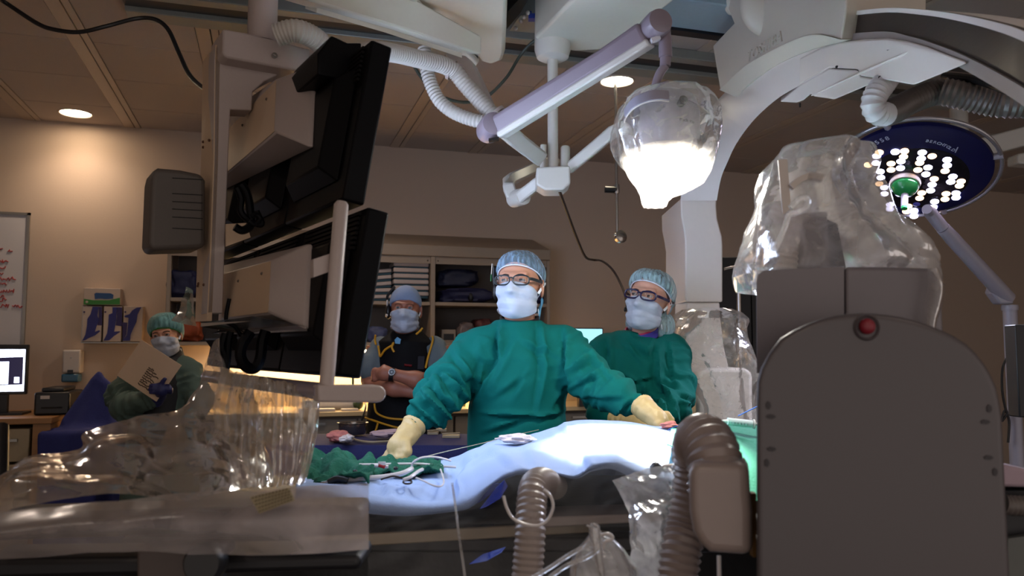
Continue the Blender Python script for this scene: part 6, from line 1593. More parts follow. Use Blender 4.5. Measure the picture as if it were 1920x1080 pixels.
def trousers(T, m, hz_=.95):
    x, y = T.base.x, T.base.y + (.02 if T is P1 else 0)
    s = SD((x - .3, y - .22, .05), (x + .3, y + .22, hz_ + .1), .012)
    s.add(s.ecyl([(.76, x, y, .165, .12), (hz_, x, y, .15, .11)]), 0)
    for sg in (-1, 1): s.add(s.cone((x + sg * .085, y, .82), (x + sg * .095, y, .12), .10, .070), .03)
    T.part('scrub_trousers', s.mesh(), m)
    for sg in (-1, 1):
        s = SD((x + sg * .10 - .09, y - .28, -.01), (x + sg * .10 + .09, y + .14, .16), .008)
        s.add(s.cone((x + sg * .095, y + .03, .062), (x + sg * .10, y - .15, .050), .062, .050), 0); s.add(s.cone((x + sg * .095, y + .02, .07), (x + sg * .095, y + .02, .12), .058, .056), .02); s.d = np.maximum(s.d, .001 - s.Z)
        T.part('shoe', s.mesh(), mat('shoe_dark', (40, 42, 50), rough=.5))
M_scr_ = mat('scrub_blue', (52, 84, 110), rough=.85, bump=.1, scale=200)
for T_ in (P1, P2, P3, P4): trousers(T_, M_scr_)
# ---------------------------------------------------------------- true size and distance of the two gowned people
def rescale_from_camera(T, k):
    """move a finished figure out along the sight lines, growing it by the same factor, feet kept on the floor"""
    zf = CZ * (1 - k); seen = set()
    nb_ = Vector((T.base.x * k, T.base.y * k, 0))
    def rec(o):
        for ch in o.children:
            if ch.type == 'MESH' and ch.data.name not in seen:
                seen.add(ch.data.name)
                for v in ch.data.vertices:
                    p = v.co + T.base; q = Vector((p.x * k, p.y * k, CZ + (p.z - CZ) * k))
                    if q.z < .8: q.z = .8 + (q.z - .8) * (.8 / (.8 - zf))
                    v.co = q - nb_
            rec(ch)
    rec(T.o); T.base = nb_; place(T.o, nb_, T.fr)
for T_ in (P1, P2, P3, P4): T_.base.z = 0 if abs(T_.base.z) < 1e-6 else T_.base.z
rescale_from_camera(P1, 1.08); rescale_from_camera(P2, 1.06)
_hp0 = hp
def hp(px, py, d): return _hp0(px, py, float(np.interp(d, [0, 1.76, 2.36, 2.45, 3.2, 20], [0, 1.76, 2.54, 2.62, 3.25, 20])))
# ================================================================ patient table with its drapes
M_drape = mat('drape_blue', (156, 178, 218), rough=.85, bump=.18, scale=300, var=.04)
M_dgreen = mat('towel_green', (6, 84, 62), rough=.9, bump=.35, scale=160, var=.15)
M_dgreen2 = mat('drape_green', (36, 118, 98), rough=.85, bump=.2, scale=200, var=.06)
M_blackp = mat('mattress_black', (18, 18, 20), rough=.45, bump=.1, scale=60)
M_pedd = mat('pedestal_dark', (40, 38, 40), rough=.45)
M_beige = mat('rail_beige', (150, 136, 116), rough=.4, metal=.2)
def rows_grid(rows, nu, nv):
    """rows: list of (pixel points, depth or depths) -> (nv, nu, 3) array, smooth both ways"""
    R = []
    for pts, d in rows:
        p = np.array([tuple(q) + ((d,) if len(q) == 2 else ()) for q in pts], float)
        t = np.linspace(0, 1, len(p)); tt = np.linspace(0, 1, nu)
        sp = np.array([tuple(v) for v in smooth_path([tuple(x) for x in p], 12)])
        ts = np.linspace(0, 1, len(sp)); R.append(np.stack([np.interp(tt, ts, sp[:, k]) for k in range(3)], -1))
    R = np.array(R); m = len(R); out = []
    for j in range(nv):
        s = j / (nv - 1) * (m - 1); i = min(int(s), m - 2); f = s - i
        p0, p1, p2, p3 = R[max(i - 1, 0)], R[i], R[i + 1], R[min(i + 2, m - 1)]
        out.append(.5 * (2 * p1 + (-p0 + p2) * f + (2 * p0 - 5 * p1 + 4 * p2 - p3) * f * f + (-p0 + 3 * p1 - 3 * p2 + p3) * f ** 3))
    out = np.array(out)
    return np.array([[tuple(hp(*q)) for q in r] for r in out])
TB = Thing('patient_table', 'long procedure table with black mattress and beige side rail under the blue drape', 'table', hp(1000, 1000, 2.02), 'H')
xa, xb = hp(300, 900, 1.9).x, hp(1420, 900, 2.0).x
ztb = .985
TB.base.z = 0; TB.o.location.z = 0
TB.part('mattress', MB().box((xa, 1.84, ztb), (xb, 2.46, ztb + .035)), M_blackp, bevel=.015, seg=3)
TB.part('table_top', MB().box((xa - .02, 1.80, ztb - .035), (xb + .02, 2.48, ztb - .001)), M_blackp, bevel=.008)
r0, r1 = hp(640, 1014, 1.74), hp(1290, 977, 1.86)
TB.part('side_rail', MB().bar([hp(560, 1018, 1.72), r0, r1], (0, 1, 0), .012, .026), M_beige, bevel=.003)
for px in (700, 900, 1100, 1260):
    q = r0.lerp(r1, (px - 640) / 650); TB.part('rail_bracket', MB().box((q.x - .015, q.y, q.z - .01), (q.x + .015, 1.84, q.z + .01)), M_blk)
TB.part('lower_tray', MB().prism([hp(x, y, 1.80) for x, y in [(1010, 970), (1245, 962), (1246, 978), (1010, 990)]], (0, .12, 0)), M_bgrey, bevel=.004)
TB.part('lower_frame', MB().box((xa + .1, 1.9, ztb - .13), (xb - .05, 2.24, ztb - .036)), M_blackp, bevel=.01)
TB.part('pedestal', MB().box((-.30, 1.95, .10), (.08, 2.25, ztb - .131)), M_pedd, bevel=.03, seg=3)
TB.part('foot_plate', MB().box((-.62, 1.82, 0), (.30, 2.32, .099)), M_bgrey, bevel=.02, seg=3)
TB.part('support_leg', MB().prism([hp(x, y, 1.9) for x, y in [(812, 1052), (850, 1050), (850, 1130), (812, 1130)]], (0, .04, 0)), M_bgrey, bevel=.004)
# clamp post with ball on the near side
pp = hp(1277, 925, 1.72)
TB.part('clamp_post', MB().tube([hp(1277, 940, 1.78), hp(1277, 866, 1.78)], .0085, 12), M_bgrey)
TB.part('clamp_lever', MB().tube([hp(1284, 878, 1.74), hp(1246, 878, 1.72), hp(1240, 878, 1.72)], [.012, .009, .005], 14), M_bgrey)
TB.part('clamp_ball', MB().ell(hp(1230, 879, 1.715), (.0135, .0135, .0145)), M_blk)

dr = [([(552, 938), (620, 946), (690, 962), (770, 966), (852, 958), (886, 946), (916, 918), (952, 896), (992, 888), (1042, 892), (1080, 898), (1112, 884), (1150, 880), (1200, 905), (1245, 925), (1300, 940)], 1.745),
      ([(555, 908), (620, 920), (690, 938), (770, 947), (852, 944), (885, 930), (915, 905), (950, 884), (990, 877), (1040, 882), (1079, 887), (1110, 868), (1150, 862), (1200, 878), (1245, 890), (1305, 900)], 1.75),
      ([(560, 896), (640, 904), (720, 910), (800, 914), (858, 912), (884, 888), (925, 862), (965, 850), (1010, 850), (1050, 856), (1090, 856), (1130, 838), (1170, 845), (1225, 858), (1270, 868), (1315, 872)], 1.90),
      ([(566, 886), (645, 890), (725, 892), (800, 892), (852, 884), (884, 858), (925, 840), (970, 836), (1010, 833), (1045, 826), (1082, 812), (1130, 812), (1180, 822), (1230, 832), (1280, 838), (1325, 842)], 2.06),
      ([(570, 876), (645, 878), (725, 878), (800, 876), (850, 868), (888, 848), (930, 834), (975, 827), (1005, 818), (1040, 804), (1078, 796), (1130, 796), (1180, 801), (1230, 806), (1285, 812), (1335, 816)], 2.20),
      ([(572, 874), (645, 874), (725, 873), (800, 872), (850, 866), (890, 850), (932, 838), (978, 832), (1008, 824), (1042, 812), (1078, 804), (1130, 802), (1180, 806), (1230, 810), (1285, 814), (1335, 818)], 2.34),
      ([(572, 930), (645, 930), (725, 930), (800, 930), (850, 930), (890, 930), (932, 930), (978, 930), (1008, 930), (1042, 930), (1078, 930), (1130, 930), (1180, 930), (1230, 930), (1285, 930), (1335, 930)], 2.36)]
G_ = rows_grid(dr, 170, 90)
vv = np.linspace(0, 1, 90)[:, None] * np.ones((1, 170))
rg = ridges(G_, [(1000, 838, 1046, 826, .010, 7), (1046, 826, 1062, 862, .014, 8), (1062, 800, 1108, 868, .020, 9), (1085, 800, 1150, 850, .012, 9), (930, 845, 980, 880, .010, 9), (880, 868, 862, 935, .016, 8), (850, 872, 866, 925, .010, 7), (790, 905, 850, 925, .010, 7), (720, 905, 735, 940, .010, 6), (735, 925, 840, 905, .007, 6), (640, 915, 720, 912, .008, 6), (900, 850, 955, 838, .010, 7), (985, 836, 1010, 878, .008, 9), (1110, 800, 1200, 812, .008, 7)])
o = single('surgical_drape', sheet(G_, .012, 6, 31, 9, rg), M_drape, 'pale blue drape over the patient, brightly lit where the lamp shines on it', 'drape', hp(1000, 930, 2.0), 'H', recalc=False, ang=60)
solid(o, .003)
# blue glints below the drape edge, put in as coloured strips
for nm, lab, pts, d in [('drape_glint', 'dark blue glint made as a strip below the drape beside the white hose', [(946, 900), (952, 912), (938, 935), (912, 950), (900, 954), (915, 935), (930, 915)], 1.70),
                        ('drape_glint', 'blue glint made as a strip low by the table frame, lowest of the blue glints', [(880, 1058), (905, 1040), (948, 1026), (940, 1036), (912, 1052)], 1.66),
                        ('drape_glint', 'long dark blue glint made as a strip under the drape bulge, nearest the plastic seam', [(876, 955), (895, 930), (925, 908), (944, 906), (930, 918), (905, 938)], 1.74)]:
    P_ = [hp(x, y, d + .02 * math.sin(i * 1.7)) for i, (x, y) in enumerate(pts)]
    single(nm, MB().prism(P_, (0, .004, 0)), mat('glint_blue', (44, 66, 170), rough=.35, bump=.3, scale=40, var=.3), lab, 'drape', P_[0], 'H')
# green drape at the far right end
gd = [([(1250, 832), (1300, 850), (1360, 900), (1420, 940), (1500, 950)], 1.86), ([(1255, 820), (1310, 832), (1365, 850), (1420, 872), (1500, 880)], 1.95), ([(1258, 808), (1315, 806), (1370, 812), (1420, 822), (1500, 824)], 2.12),
      ([(1262, 800), (1310, 793), (1370, 794), (1420, 800), (1500, 802)], 2.32), ([(1262, 830), (1310, 830), (1370, 830), (1420, 830), (1500, 830)], 2.40)]
o = single('green_drape', sheet(rows_grid(gd, 70, 60), .010, 10, 44, 8), M_dgreen2, 'light green drape at the arch end of the table behind the ribbed elbow', 'drape', hp(1380, 930, 2.1), 'H', recalc=False, ang=60); solid(o, .003)
# green towels
def towel(lab, rows, seed, amp=.014, s=16):
    o = single('green_towel', sheet(rows_grid(rows, 110, 80), amp, s, seed, 8, None, .22), M_dgreen, lab, 'towel', hp(rows[0][0][0][0], rows[0][0][0][1], 2.0), 'H', recalc=False, ang=60); solid(o, .004); return o
towel('crumpled dark green towel heaped at the plastic sheet end of the table', [([(566, 910), (590, 908), (625, 902), (660, 898), (690, 896)], 1.84), ([(566, 890), (590, 888), (625, 886), (660, 882), (700, 884)], 1.92), ([(570, 872), (595, 866), (630, 866), (662, 872), (702, 876)], 2.02), ([(572, 866), (600, 858), (640, 860), (668, 866), (704, 870)], 2.16), ([(572, 884), (600, 876), (640, 876), (668, 876), (704, 876)], 2.26)], 51, .034, 20)
towel('flat green towel under the white tubing near the pinching hand', [([(690, 890), (740, 890), (790, 888), (832, 884)], 1.96), ([(694, 880), (740, 878), (790, 878), (830, 876)], 2.06), ([(700, 870), (740, 866), (785, 867), (826, 870)], 2.18), ([(705, 868), (742, 863), (780, 864), (815, 868)], 2.30)], 57, .016, 26)
single('green_towel', MB().tube(smooth_path([hp(x, y, d) for x, y, d in [(792, 882, 1.98), (806, 878, 1.98), (818, 878, 1.98), (828, 880, 1.98)]], 6), [.006, .009, .008, .01, .009, .011, .009, .012, .010, .012, .010, .012, .010, .012, .010, .011, .009, .008, .006], 12), M_dgreen, 'small rolled green towel clipped on the blue drape', 'towel', hp(810, 884, 1.98), 'H')
# tubing and small things on the drape
M_cath = mat('tube_white', (204, 198, 196), rough=.3, var=.02); M_wire = mat('guide_wire', (150, 146, 120), rough=.35, metal=.4)
def tube_thing(name, lab, pts, r, m, cat='tube'):
    P_ = smooth_path([hp(*p) for p in pts], 8); return single(name, MB().tube(P_, r, 8), m, lab, cat, P_[0], 'H')
tube_thing('catheter_tube', 'long white tube lying straight across the green towel', [(668, 871, 2.0), (700, 871, 2.0), (740, 870, 2.01), (790, 870, 2.02), (825, 874, 2.02), (855, 876, 2.02)], .0032, M_cath)
tube_thing('catheter_tube', 'white tube arching up in a loop before the drape bulge', [(772, 879, 1.97), (774, 868, 1.97), (786, 860, 1.97), (800, 857, 1.98), (822, 858, 2.0), (845, 864, 2.03)], .0028, M_cath)
tube_thing('catheter_tube', 'thicker white tube with bent end in front of the green towel', [(640, 900, 1.86), (680, 897, 1.87), (720, 894, 1.88), (752, 888, 1.89), (768, 881, 1.91), (772, 879, 1.93)], .0060, M_cath)
tube_thing('catheter_tube', 'white tube reaching diagonally down to the metal ring', [(756, 900, 1.84), (770, 894, 1.85), (784, 884, 1.88), (792, 880, 1.90)], .0042, M_cath)
tube_thing('catheter_tube', 'thin tube looping down over the drape edge into the plastic', [(826, 880, 1.95), (830, 892, 1.9), (832, 905, 1.85), (826, 912, 1.82), (812, 910, 1.82), (795, 902, 1.84), (780, 896, 1.86)], .0022, M_cath)
tube_thing('guide_wire', 'fine wire running in a straight line past the surgeon gown to the loops', [(776, 862, 2.0), (830, 848, 2.1), (900, 832, 2.2), (960, 817, 2.28), (1010, 806, 2.32)], .0012, M_wire, 'wire')
tube_thing('blue_line', 'thin blue line arching over the green drape to the glove', [(1252, 806, 2.2), (1275, 797, 2.2), (1300, 790, 2.22), (1330, 792, 2.22), (1348, 797, 2.2)], .0016, mat('line_blue', (40, 84, 170), rough=.4), 'tube')
tube_thing('blue_line', 'bright blue line rising to the right behind the detector edge', [(1384, 780, 2.2), (1398, 773, 2.2), (1416, 764, 2.2), (1440, 752, 2.2)], .0018, mat('line_blue2', (90, 130, 220), rough=.4), 'tube')
t = Thing('scissors_ring', 'dark metal clamp with ring handle lying on the blue drape', 'clamp', hp(764, 906, 1.85), 'H')
t.part('ring', MB().tube([hp(764 + 8 * math.cos(a), 904 + 3.2 * math.sin(a), 1.84 - .012 * math.sin(a)) for a in [2 * math.pi * i / 24 for i in range(25)]], .0022, 8, cap=False), mat('dark_steel', (60, 52, 46), rough=.3, metal=.8))
t.part('shank', MB().tube(smooth_path([hp(x, y, 1.85) for x, y in [(772, 901), (756, 897), (738, 893), (724, 896), (714, 899)]]), .0022, 8), mat('dark_steel', (60, 52, 46), rough=.3, metal=.8))
t = Thing('dark_instrument', 'black handled instrument lying before the green towel', 'instrument', hp(630, 902, 1.86), 'H')
t.part('handle', MB().tube(smooth_path([hp(x, y, 1.84) for x, y in [(616, 905), (630, 898), (642, 898), (652, 901)]]), .0075, 12), M_blk)
t.part('shaft', MB().tube([hp(600, 907, 1.84), hp(617, 904, 1.84)], .004, 10), M_chrome)
t = Thing('stopcock', 'clear stopcock with red fluid among the tubes', 'valve', hp(715, 876, 1.96), 'H')
t.part('barrel', MB().tube([hp(702, 873, 1.96), hp(728, 875, 1.96)], .0045, 12), M_cath)
t.part('red_core', MB().tube([hp(710, 872, 1.955), hp(722, 876, 1.955)], .0048, 12), mat('blood_red', (150, 26, 30), rough=.3))
t.part('wing', MB().obox(hp(716, 869, 1.955), (.009, 0, 0), (0, .003, 0), (0, 0, .004)), M_cath)
for (x, y, lab, d) in [(742, 878, 'dark red spot cap on the tube below the pinching hand', 1.95), (666, 884, 'black plug tip beside the heaped green towel', 1.90)]:
    single('plug', MB().ell(hp(x, y, d), (.006, .006, .005), nu=12, nv=8), M_blk, lab, 'plug', hp(x, y, d), 'H')
def gauze(lab, pts, d, m, seed, amp=.006):
    xs = [p[0] for p in pts]; c = hp(sum(xs) / len(xs), sum(p[1] for p in pts) / len(pts), d)
    w = (max(xs) - min(xs)) / 2 * mpp(d); hh = (max(p[1] for p in pts) - min(p[1] for p in pts)) / 2 * mpp(d)
    mb = MB().ell((0, 0, 0), (1, 1, 1), nu=36, nv=22); V = np.array(mb.v)
    V = V * (1 + .35 * crumple(V, 1, 1.6, seed, 8))[:, None]
    mb.v = [tuple(Vector((v[0] * w, v[1] * w * .7, v[2] * hh)) + c) for v in V]
    return single('gauze', mb, m, lab, 'gauze', c - Vector((0, 0, hh)), 'H', ang=60)
M_gz = mat('gauze_white', (216, 206, 206), rough=.9, bump=.3, scale=150); M_gzr = mat('gauze_blood', (196, 120, 112), rough=.9, bump=.3, scale=40, var=.5)
gauze('folded white gauze lying on top of the drape bulge before the gown', [(934, 813), (1004, 832)], 2.02, M_gz, 3)
gauze('blood-stained gauze at the fingertips of the reaching glove', [(1238, 790), (1272, 804)], 2.24, M_gzr, 5)
gauze('small white swab on the heaped green towel', [(592, 858), (612, 868)], 2.04, M_gz, 9)
gauze('clear crumpled wrapper on the green towel near the plug', [(638, 866), (658, 878)], 1.98, M_gz, 10)
t = Thing('syringe', 'clear syringe with printed scale on the green drape at the detector edge', 'syringe', hp(1385, 797, 2.15), 'H')
t.part('barrel', MB().tube([hp(1364, 790, 2.12), hp(1410, 795, 2.12)], .0105, 18), mat('syringe_clear', (206, 214, 218), rough=.2))
t.part('tip', MB().tube([hp(1354, 789, 2.12), hp(1364, 790, 2.12)], [.003, .006], 12), M_cath)
t.part('scale_lines', join(*[MB().tube([hp(1372 + 6 * k, 791 + .6 * k, 2.1075), hp(1372 + 6 * k, 795 + .6 * k, 2.1085)], .0007, 5) for k in range(6)]), M_blk)
t.part('plunger', MB().lathe([(.013, 0), (.013, .004), (.004, .006), (.004, .03)], hp(1412, 795, 2.12), (1, 0, -.05), 18), M_cath)
single('valve', MB().tube([hp(1327, 787, 2.2), hp(1333, 782, 2.2)], .006, 10).tube([hp(1322, 784, 2.2), hp(1340, 785, 2.2)], .0045, 10), mat('cap_cream', (220, 214, 196), rough=.4), 'cream tube cap standing on the light green drape', 'valve', hp(1330, 790, 2.2), 'H')

# ---------------------------------------------------------------- navy instrument table behind
M_navyd = mat('navy_drape', (22, 24, 78), rough=.8, bump=.2, scale=120, var=.15)
znt = 1.0
n0 = [hz(520, 812, znt), hz(900, 812, znt), hz(900, 836, znt), hz(520, 836, znt)]
IT = Thing('instrument_table', 'instrument table draped in navy cloth behind the patient table', 'table', ((n0[0].x + n0[1].x) / 2, (n0[0].y + n0[2].y) / 2, 0), 'H')
xl, xr = n0[3].x - .05, n0[2].x + .15; yf, yb = n0[2].y, n0[0].y
IT.part('frame', MB().box((xl + .05, yf + .06, .55), (xr - .05, yb - .05, znt - .03)), M_alu)
for sx in (xl + .09, xr - .09):
    for sy in (yf + .09, yb - .09): IT.part('leg', MB().tube([(sx, sy, 0), (sx, sy, .55)], .016, 10), M_alu)
def navy(u, v):
    prof = [(yf - .012, .45), (yf - .014, .8), (yf - .006, znt - .03), (yf + .01, znt), (yf + .15, znt), (yb - .1, znt), (yb, znt - .005), (yb + .012, .8)]
    s_ = v * (len(prof) - 1); i = min(int(s_), len(prof) - 2); f = s_ - i
    y = prof[i][0] + (prof[i + 1][0] - prof[i][0]) * f; z = prof[i][1] + (prof[i + 1][1] - prof[i][1]) * f
    k = max(0, (znt - z) / .5)
    return (xl + (xr - xl) * u, y + (.025 * math.sin(u * 40) + .02 * math.sin(u * 17)) * k * (-1 if v < .5 else 1) - (.02 * k if v < .5 else -.02 * k), z)
o = IT.part('navy_cloth', MB().grid(navy, 120, 50), M_navyd, recalc=False); solid(o, .003)
t = Thing('steel_bowl', 'round polished steel bowl on the navy table', 'bowl', hz(661, 815, znt + .006), 'H')
bc = hz(661, 815, znt + .008); br_ = 27 * mpp(bc.y)
bh = (815 - 795) * mpp(bc.y)
t.part('bowl', MB().lathe([(.001, .002), (br_ * .82, .002), (br_ * .94, .02), (br_ * .96, bh), (br_ * 1.06, bh + .004), (br_ * 1.06, bh + .007), (br_ * .92, bh + .004), (br_ * .9, .024), (br_ * .78, .008), (.001, .008)], bc, n=48), mat('bowl_steel', (150, 140, 128), rough=.22, metal=.95))
def gz2(lab, px, py, w, h, m, seed):
    c = hz(px, py, znt + .03); mb = MB().ell((0, 0, 0), 1, nu=32, nv=18); V = np.array(mb.v); V = V * (1 + .4 * crumple(V, 1, 1.5, seed, 8))[:, None]
    mb.v = [tuple(Vector((v[0] * w * mpp(c.y), v[1] * .05, v[2] * h * mpp(c.y))) + c) for v in V]
    return single('gauze', mb, m, lab, 'gauze', (c.x, c.y, znt), 'H', ang=60)
gz2('red and white bloodied gauze in front of the steel bowl', 634, 818, 20, 10, M_gzr, 33)
gz2('pinkish crumpled gauze between the bowl and the glove cuff', 725, 812, 26, 6, mat('gauze_pink', (184, 156, 160), rough=.9), 35)
gz2('grey crumpled wrapper leaning at the foot of the steel bowl', 650, 822, 12, 7, M_gz, 37)
for (x, y, w_, lab) in [(812, 812, 10, 'pale instrument scraps on the navy table beside the sleeve'), (846, 818, 16, 'flat beige instrument on the navy table close to the gown'), (828, 806, 10, 'small pinkish item far back on the navy table')]:
    c = hz(x, y, znt + .008); single('instrument', MB().obox(c, (w_ * mpp(c.y), 0, 0), (0, .02, 0), (0, 0, .006)).tube([c + Vector((-w_ * mpp(c.y), -.02, .012)), c + Vector((w_ * mpp(c.y), .0, .014))], .004, 8), M_cream, lab, 'instrument', (c.x, c.y, znt), 'H', bevel=.002)
q = [hz(x, y, znt + .012) for x, y in [(662, 822), (672, 826), (695, 829), (720, 828), (745, 826)]]
single('tube_coil', MB().tube(smooth_path(q), .005, 8), M_cream, 'thin pale tube curving over the navy cloth below the bowl', 'tube', q[0], 'H')
# blue covered cart at the left
q0 = hp(156, 838, 4.68)
CV = Thing('covered_cart', 'cart hidden under a dark blue cloth with a tall peak, beside the desk', 'cart', (q0.x, 4.74, 0), 'H')
M_bcl = mat('cloth_blue', (40, 46, 108), rough=.85, bump=.15, scale=120, var=.12)
s = SD((q0.x - .36, 4.36, .0), (q0.x + .36, 5.14, 1.36), .011)
pk = hp(186, 698, 4.5)
s.add(s.box((q0.x, 4.74, .47), (.172, .20, .47), .03), 0)
s.add(s.cone(hp(186, 702, 4.74), hp(174, 815, 4.74), .012, .15), .05); s.add(s.cone(hp(186, 702, 4.74), hp(205, 735, 4.74), .01, .03), .03)
s.add(s.cone(hp(200, 722, 4.74), hp(204, 815, 4.74), .02, .09), .04); s.add(s.cone(hp(176, 715, 4.74), hp(130, 790, 4.70), .02, .045), .05)
mb = s.mesh(); displace(mb, lambda V, N: .010 * crumple(V * np.array([1.5, 1.5, .5]), 1, 6, 61, 7)); relax(mb, 1)
CV.part('cloth_cover', mb, M_bcl, ang=80)
for dx in (-.14, .14):
    for dy in (-.17, .17): CV.part('wheel', MB().ell((q0.x + dx, 4.74 + dy, .028), .028, nu=12, nv=8), M_blk)

# ================================================================ clear plastic in the foreground
M_fl = film('shield_film', tint=(214, 196, 180), haze=.52, rough=.13, bump=.12, scale=9, trl=.7, fk=.55, line=.22, cell=.8)
M_fl2 = film('panel_film', tint=(198, 184, 178), haze=.50, rough=.22, fk=.35, line=.06, bump=.08, scale=7, trl=.5)
M_fl3 = film('table_film', tint=(196, 196, 196), haze=.11, rough=.26, bump=.10, scale=11, fk=.2, line=.0)
top = [(-30, 948, 1.50), (30, 878, 1.52), (80, 850, 1.55), (150, 840, 1.58), (160, 812, 1.60), (235, 789, 1.62), (325, 775, 1.66), (355, 738, 1.70), (385, 672, 1.75), (398, 634, 1.78), (414, 634, 1.78), (420, 690, 1.78), (470, 706, 1.80)]
m1 = [(-40, 950, 1.46), (30, 905, 1.44), (90, 880, 1.45), (150, 862, 1.48), (190, 840, 1.50), (250, 818, 1.54), (315, 806, 1.58), (355, 782, 1.62), (392, 740, 1.68), (412, 715, 1.70), (430, 712, 1.72), (448, 740, 1.74), (480, 760, 1.76)]
m2 = [(-50, 960, 1.40), (30, 928, 1.38), (100, 912, 1.38), (165, 900, 1.40), (215, 888, 1.42), (270, 876, 1.45), (325, 868, 1.48), (375, 852, 1.52), (410, 838, 1.56), (440, 834, 1.60), (465, 836, 1.64), (480, 840, 1.66), (495, 848, 1.68)]
m3 = [(-50, 985, 1.36), (30, 965, 1.35), (100, 950, 1.35), (165, 940, 1.36), (215, 934, 1.37), (270, 930, 1.38), (325, 926, 1.40), (375, 922, 1.42), (420, 920, 1.46), (450, 918, 1.50), (475, 917, 1.54), (490, 916, 1.58), (505, 914, 1.60)]
G_ = rows_grid([(top, 0), (m1, 0), (m2, 0), (m3, 0)], 240, 130)
single('plastic_drape', sheet(G_, .022, 7, 71, 9, None, .10), M_fl, 'large crumpled clear plastic drape fanning out from the monitor boom in the left foreground', 'plastic drape', hp(300, 940, 1.45), 'H', recalc=False, ang=22)
M_flc = film('curtain_film', tint=(226, 206, 178), haze=.66, rough=.14, bump=.12, scale=9, trl=.8, fk=.5, line=.2, cell=.7)
ct = [(412, 688, 1.66), (450, 698, 1.66), (490, 708, 1.66), (530, 717, 1.66), (570, 726, 1.66), (601, 733, 1.66)]
cm = [(405, 770, 1.62), (445, 776, 1.61), (488, 780, 1.61), (530, 784, 1.61), (568, 788, 1.61), (597, 790, 1.61)]
cb_ = [(400, 915, 1.54), (440, 914, 1.54), (485, 912, 1.54), (520, 910, 1.54), (550, 908, 1.54), (572, 905, 1.54)]
G_ = rows_grid([(ct, 0), (cm, 0), (cb_, 0)], 130, 110)
uu = np.linspace(0, 1, 130)[None, :] * np.ones((110, 1)); vv = np.linspace(0, 1, 110)[:, None] * np.ones((1, 130))
fan = .009 * tri(uu * 7 + .5 * vnoise(uu * 4, vv * 1.6, uu * 0)) + .005 * tri(uu * 15 + .4 * vnoise(uu * 7, vv * 2.5, uu * 0 + 4) + .6 * vv)
single('plastic_curtain', sheet(G_, .012, 8, 75, 8, fan, .12), M_flc, 'hanging film under the boom bar glowing tan from the counter light behind', 'plastic film', hp(500, 912, 1.54), 'H', recalc=False, ang=22)
pn_t = [(-40, 960, 1.30), (120, 946, 1.30), (260, 936, 1.30), (400, 926, 1.30), (520, 916, 1.30), (600, 910, 1.30), (691, 906, 1.30)]
pn_m = [(-40, 1010, 1.25), (120, 992, 1.25), (260, 984, 1.25), (400, 980, 1.25), (520, 976, 1.26), (600, 972, 1.27), (691, 968, 1.28)]
pn_b = [(-40, 1050, 1.29), (120, 1042, 1.29), (260, 1036, 1.29), (400, 1036, 1.30), (520, 1036, 1.30), (600, 1034, 1.30), (691, 1031, 1.30)]
G_ = rows_grid([(pn_t, 0), (pn_m, 0), (pn_b, 0)], 160, 40)
single('plastic_board', sheet(G_, .006, 6, 83, 7), M_fl2, 'long milky plastic panel with a straight end, below the crumpled drape', 'plastic panel', hp(330, 1040, 1.3), 'H', recalc=False, ang=30)
tp = [hp(x, y, d) for x, y, d in [(469, 932, 1.262), (543, 914, 1.262), (553, 938, 1.240), (486, 963, 1.235)]]
t = Thing('tape_strip', 'strip of perforated yellowish tape stuck on the milky panel', 'tape', tp[0], 'H')
t.part('tape', MB().prism(tp, (0, -.0012, 0)), mat('tape_yellow', (146, 134, 106), rough=.7, bump=.3, scale=200))
ho = MB()
for i in range(11):
    for j in range(5):
        u_, v_ = (i + .6 + .4 * (j % 2)) / 11.6, (j + .5) / 5
        c = (tp[0] * (1 - u_) + tp[1] * u_) * (1 - v_) + (tp[3] * (1 - u_) + tp[2] * u_) * v_
        ho.obox(c + Vector((0, -.0016, 0)), (.0016, 0, .0012), (0, .0003, 0), (-.0006, 0, .0016))
t.part('perforations', ho, mat('tape_hole', (100, 88, 66), rough=.8), kind='stuff')
# dark things seen through it
SC = Thing('side_support', 'dark equipment arm with a black round knob under the milky panel', 'equipment arm', hp(350, 1200, 1.42), 'H')
SC.part('arm', MB().prism([hp(x, y, 1.42) for x, y in [(-60, 966), (420, 952), (676, 950), (676, 985), (420, 1000), (-60, 1018)]], (0, .10, 0)), M_dark, bevel=.01)
SC.part('lower_arm', MB().prism([hp(x, y, 1.40) for x, y in [(-60, 1050), (400, 1044), (676, 1040), (676, 1070), (400, 1078), (-60, 1090)]], (0, .12, 0)), M_dark, bevel=.01)
SC.part('bracket', MB().prism([hp(x, y, 1.36) for x, y in [(255, 1030), (420, 1022), (420, 1048), (362, 1052), (360, 1200), (255, 1200)]], (0, .06, 0)), mat('bracket_grey', (74, 64, 60), rough=.5), bevel=.006)
SC.part('knob', MB().lathe([(.030, -.02), (.033, -.012), (.033, .012), (.028, .02)], hp(386, 1054, 1.33), (0, -1, .1), 32), M_blk)
SC.part('column', MB().box((hp(300, 1000, 1.42).x - .06, 1.42, 0), (hp(300, 1000, 1.42).x + .08, 1.53, hp(300, 1080, 1.42).z)), M_dark)
SC.part('post', MB().tube([hp(4, 800, 1.6), hp(2, 905, 1.5)], .012, 10), M_blk)
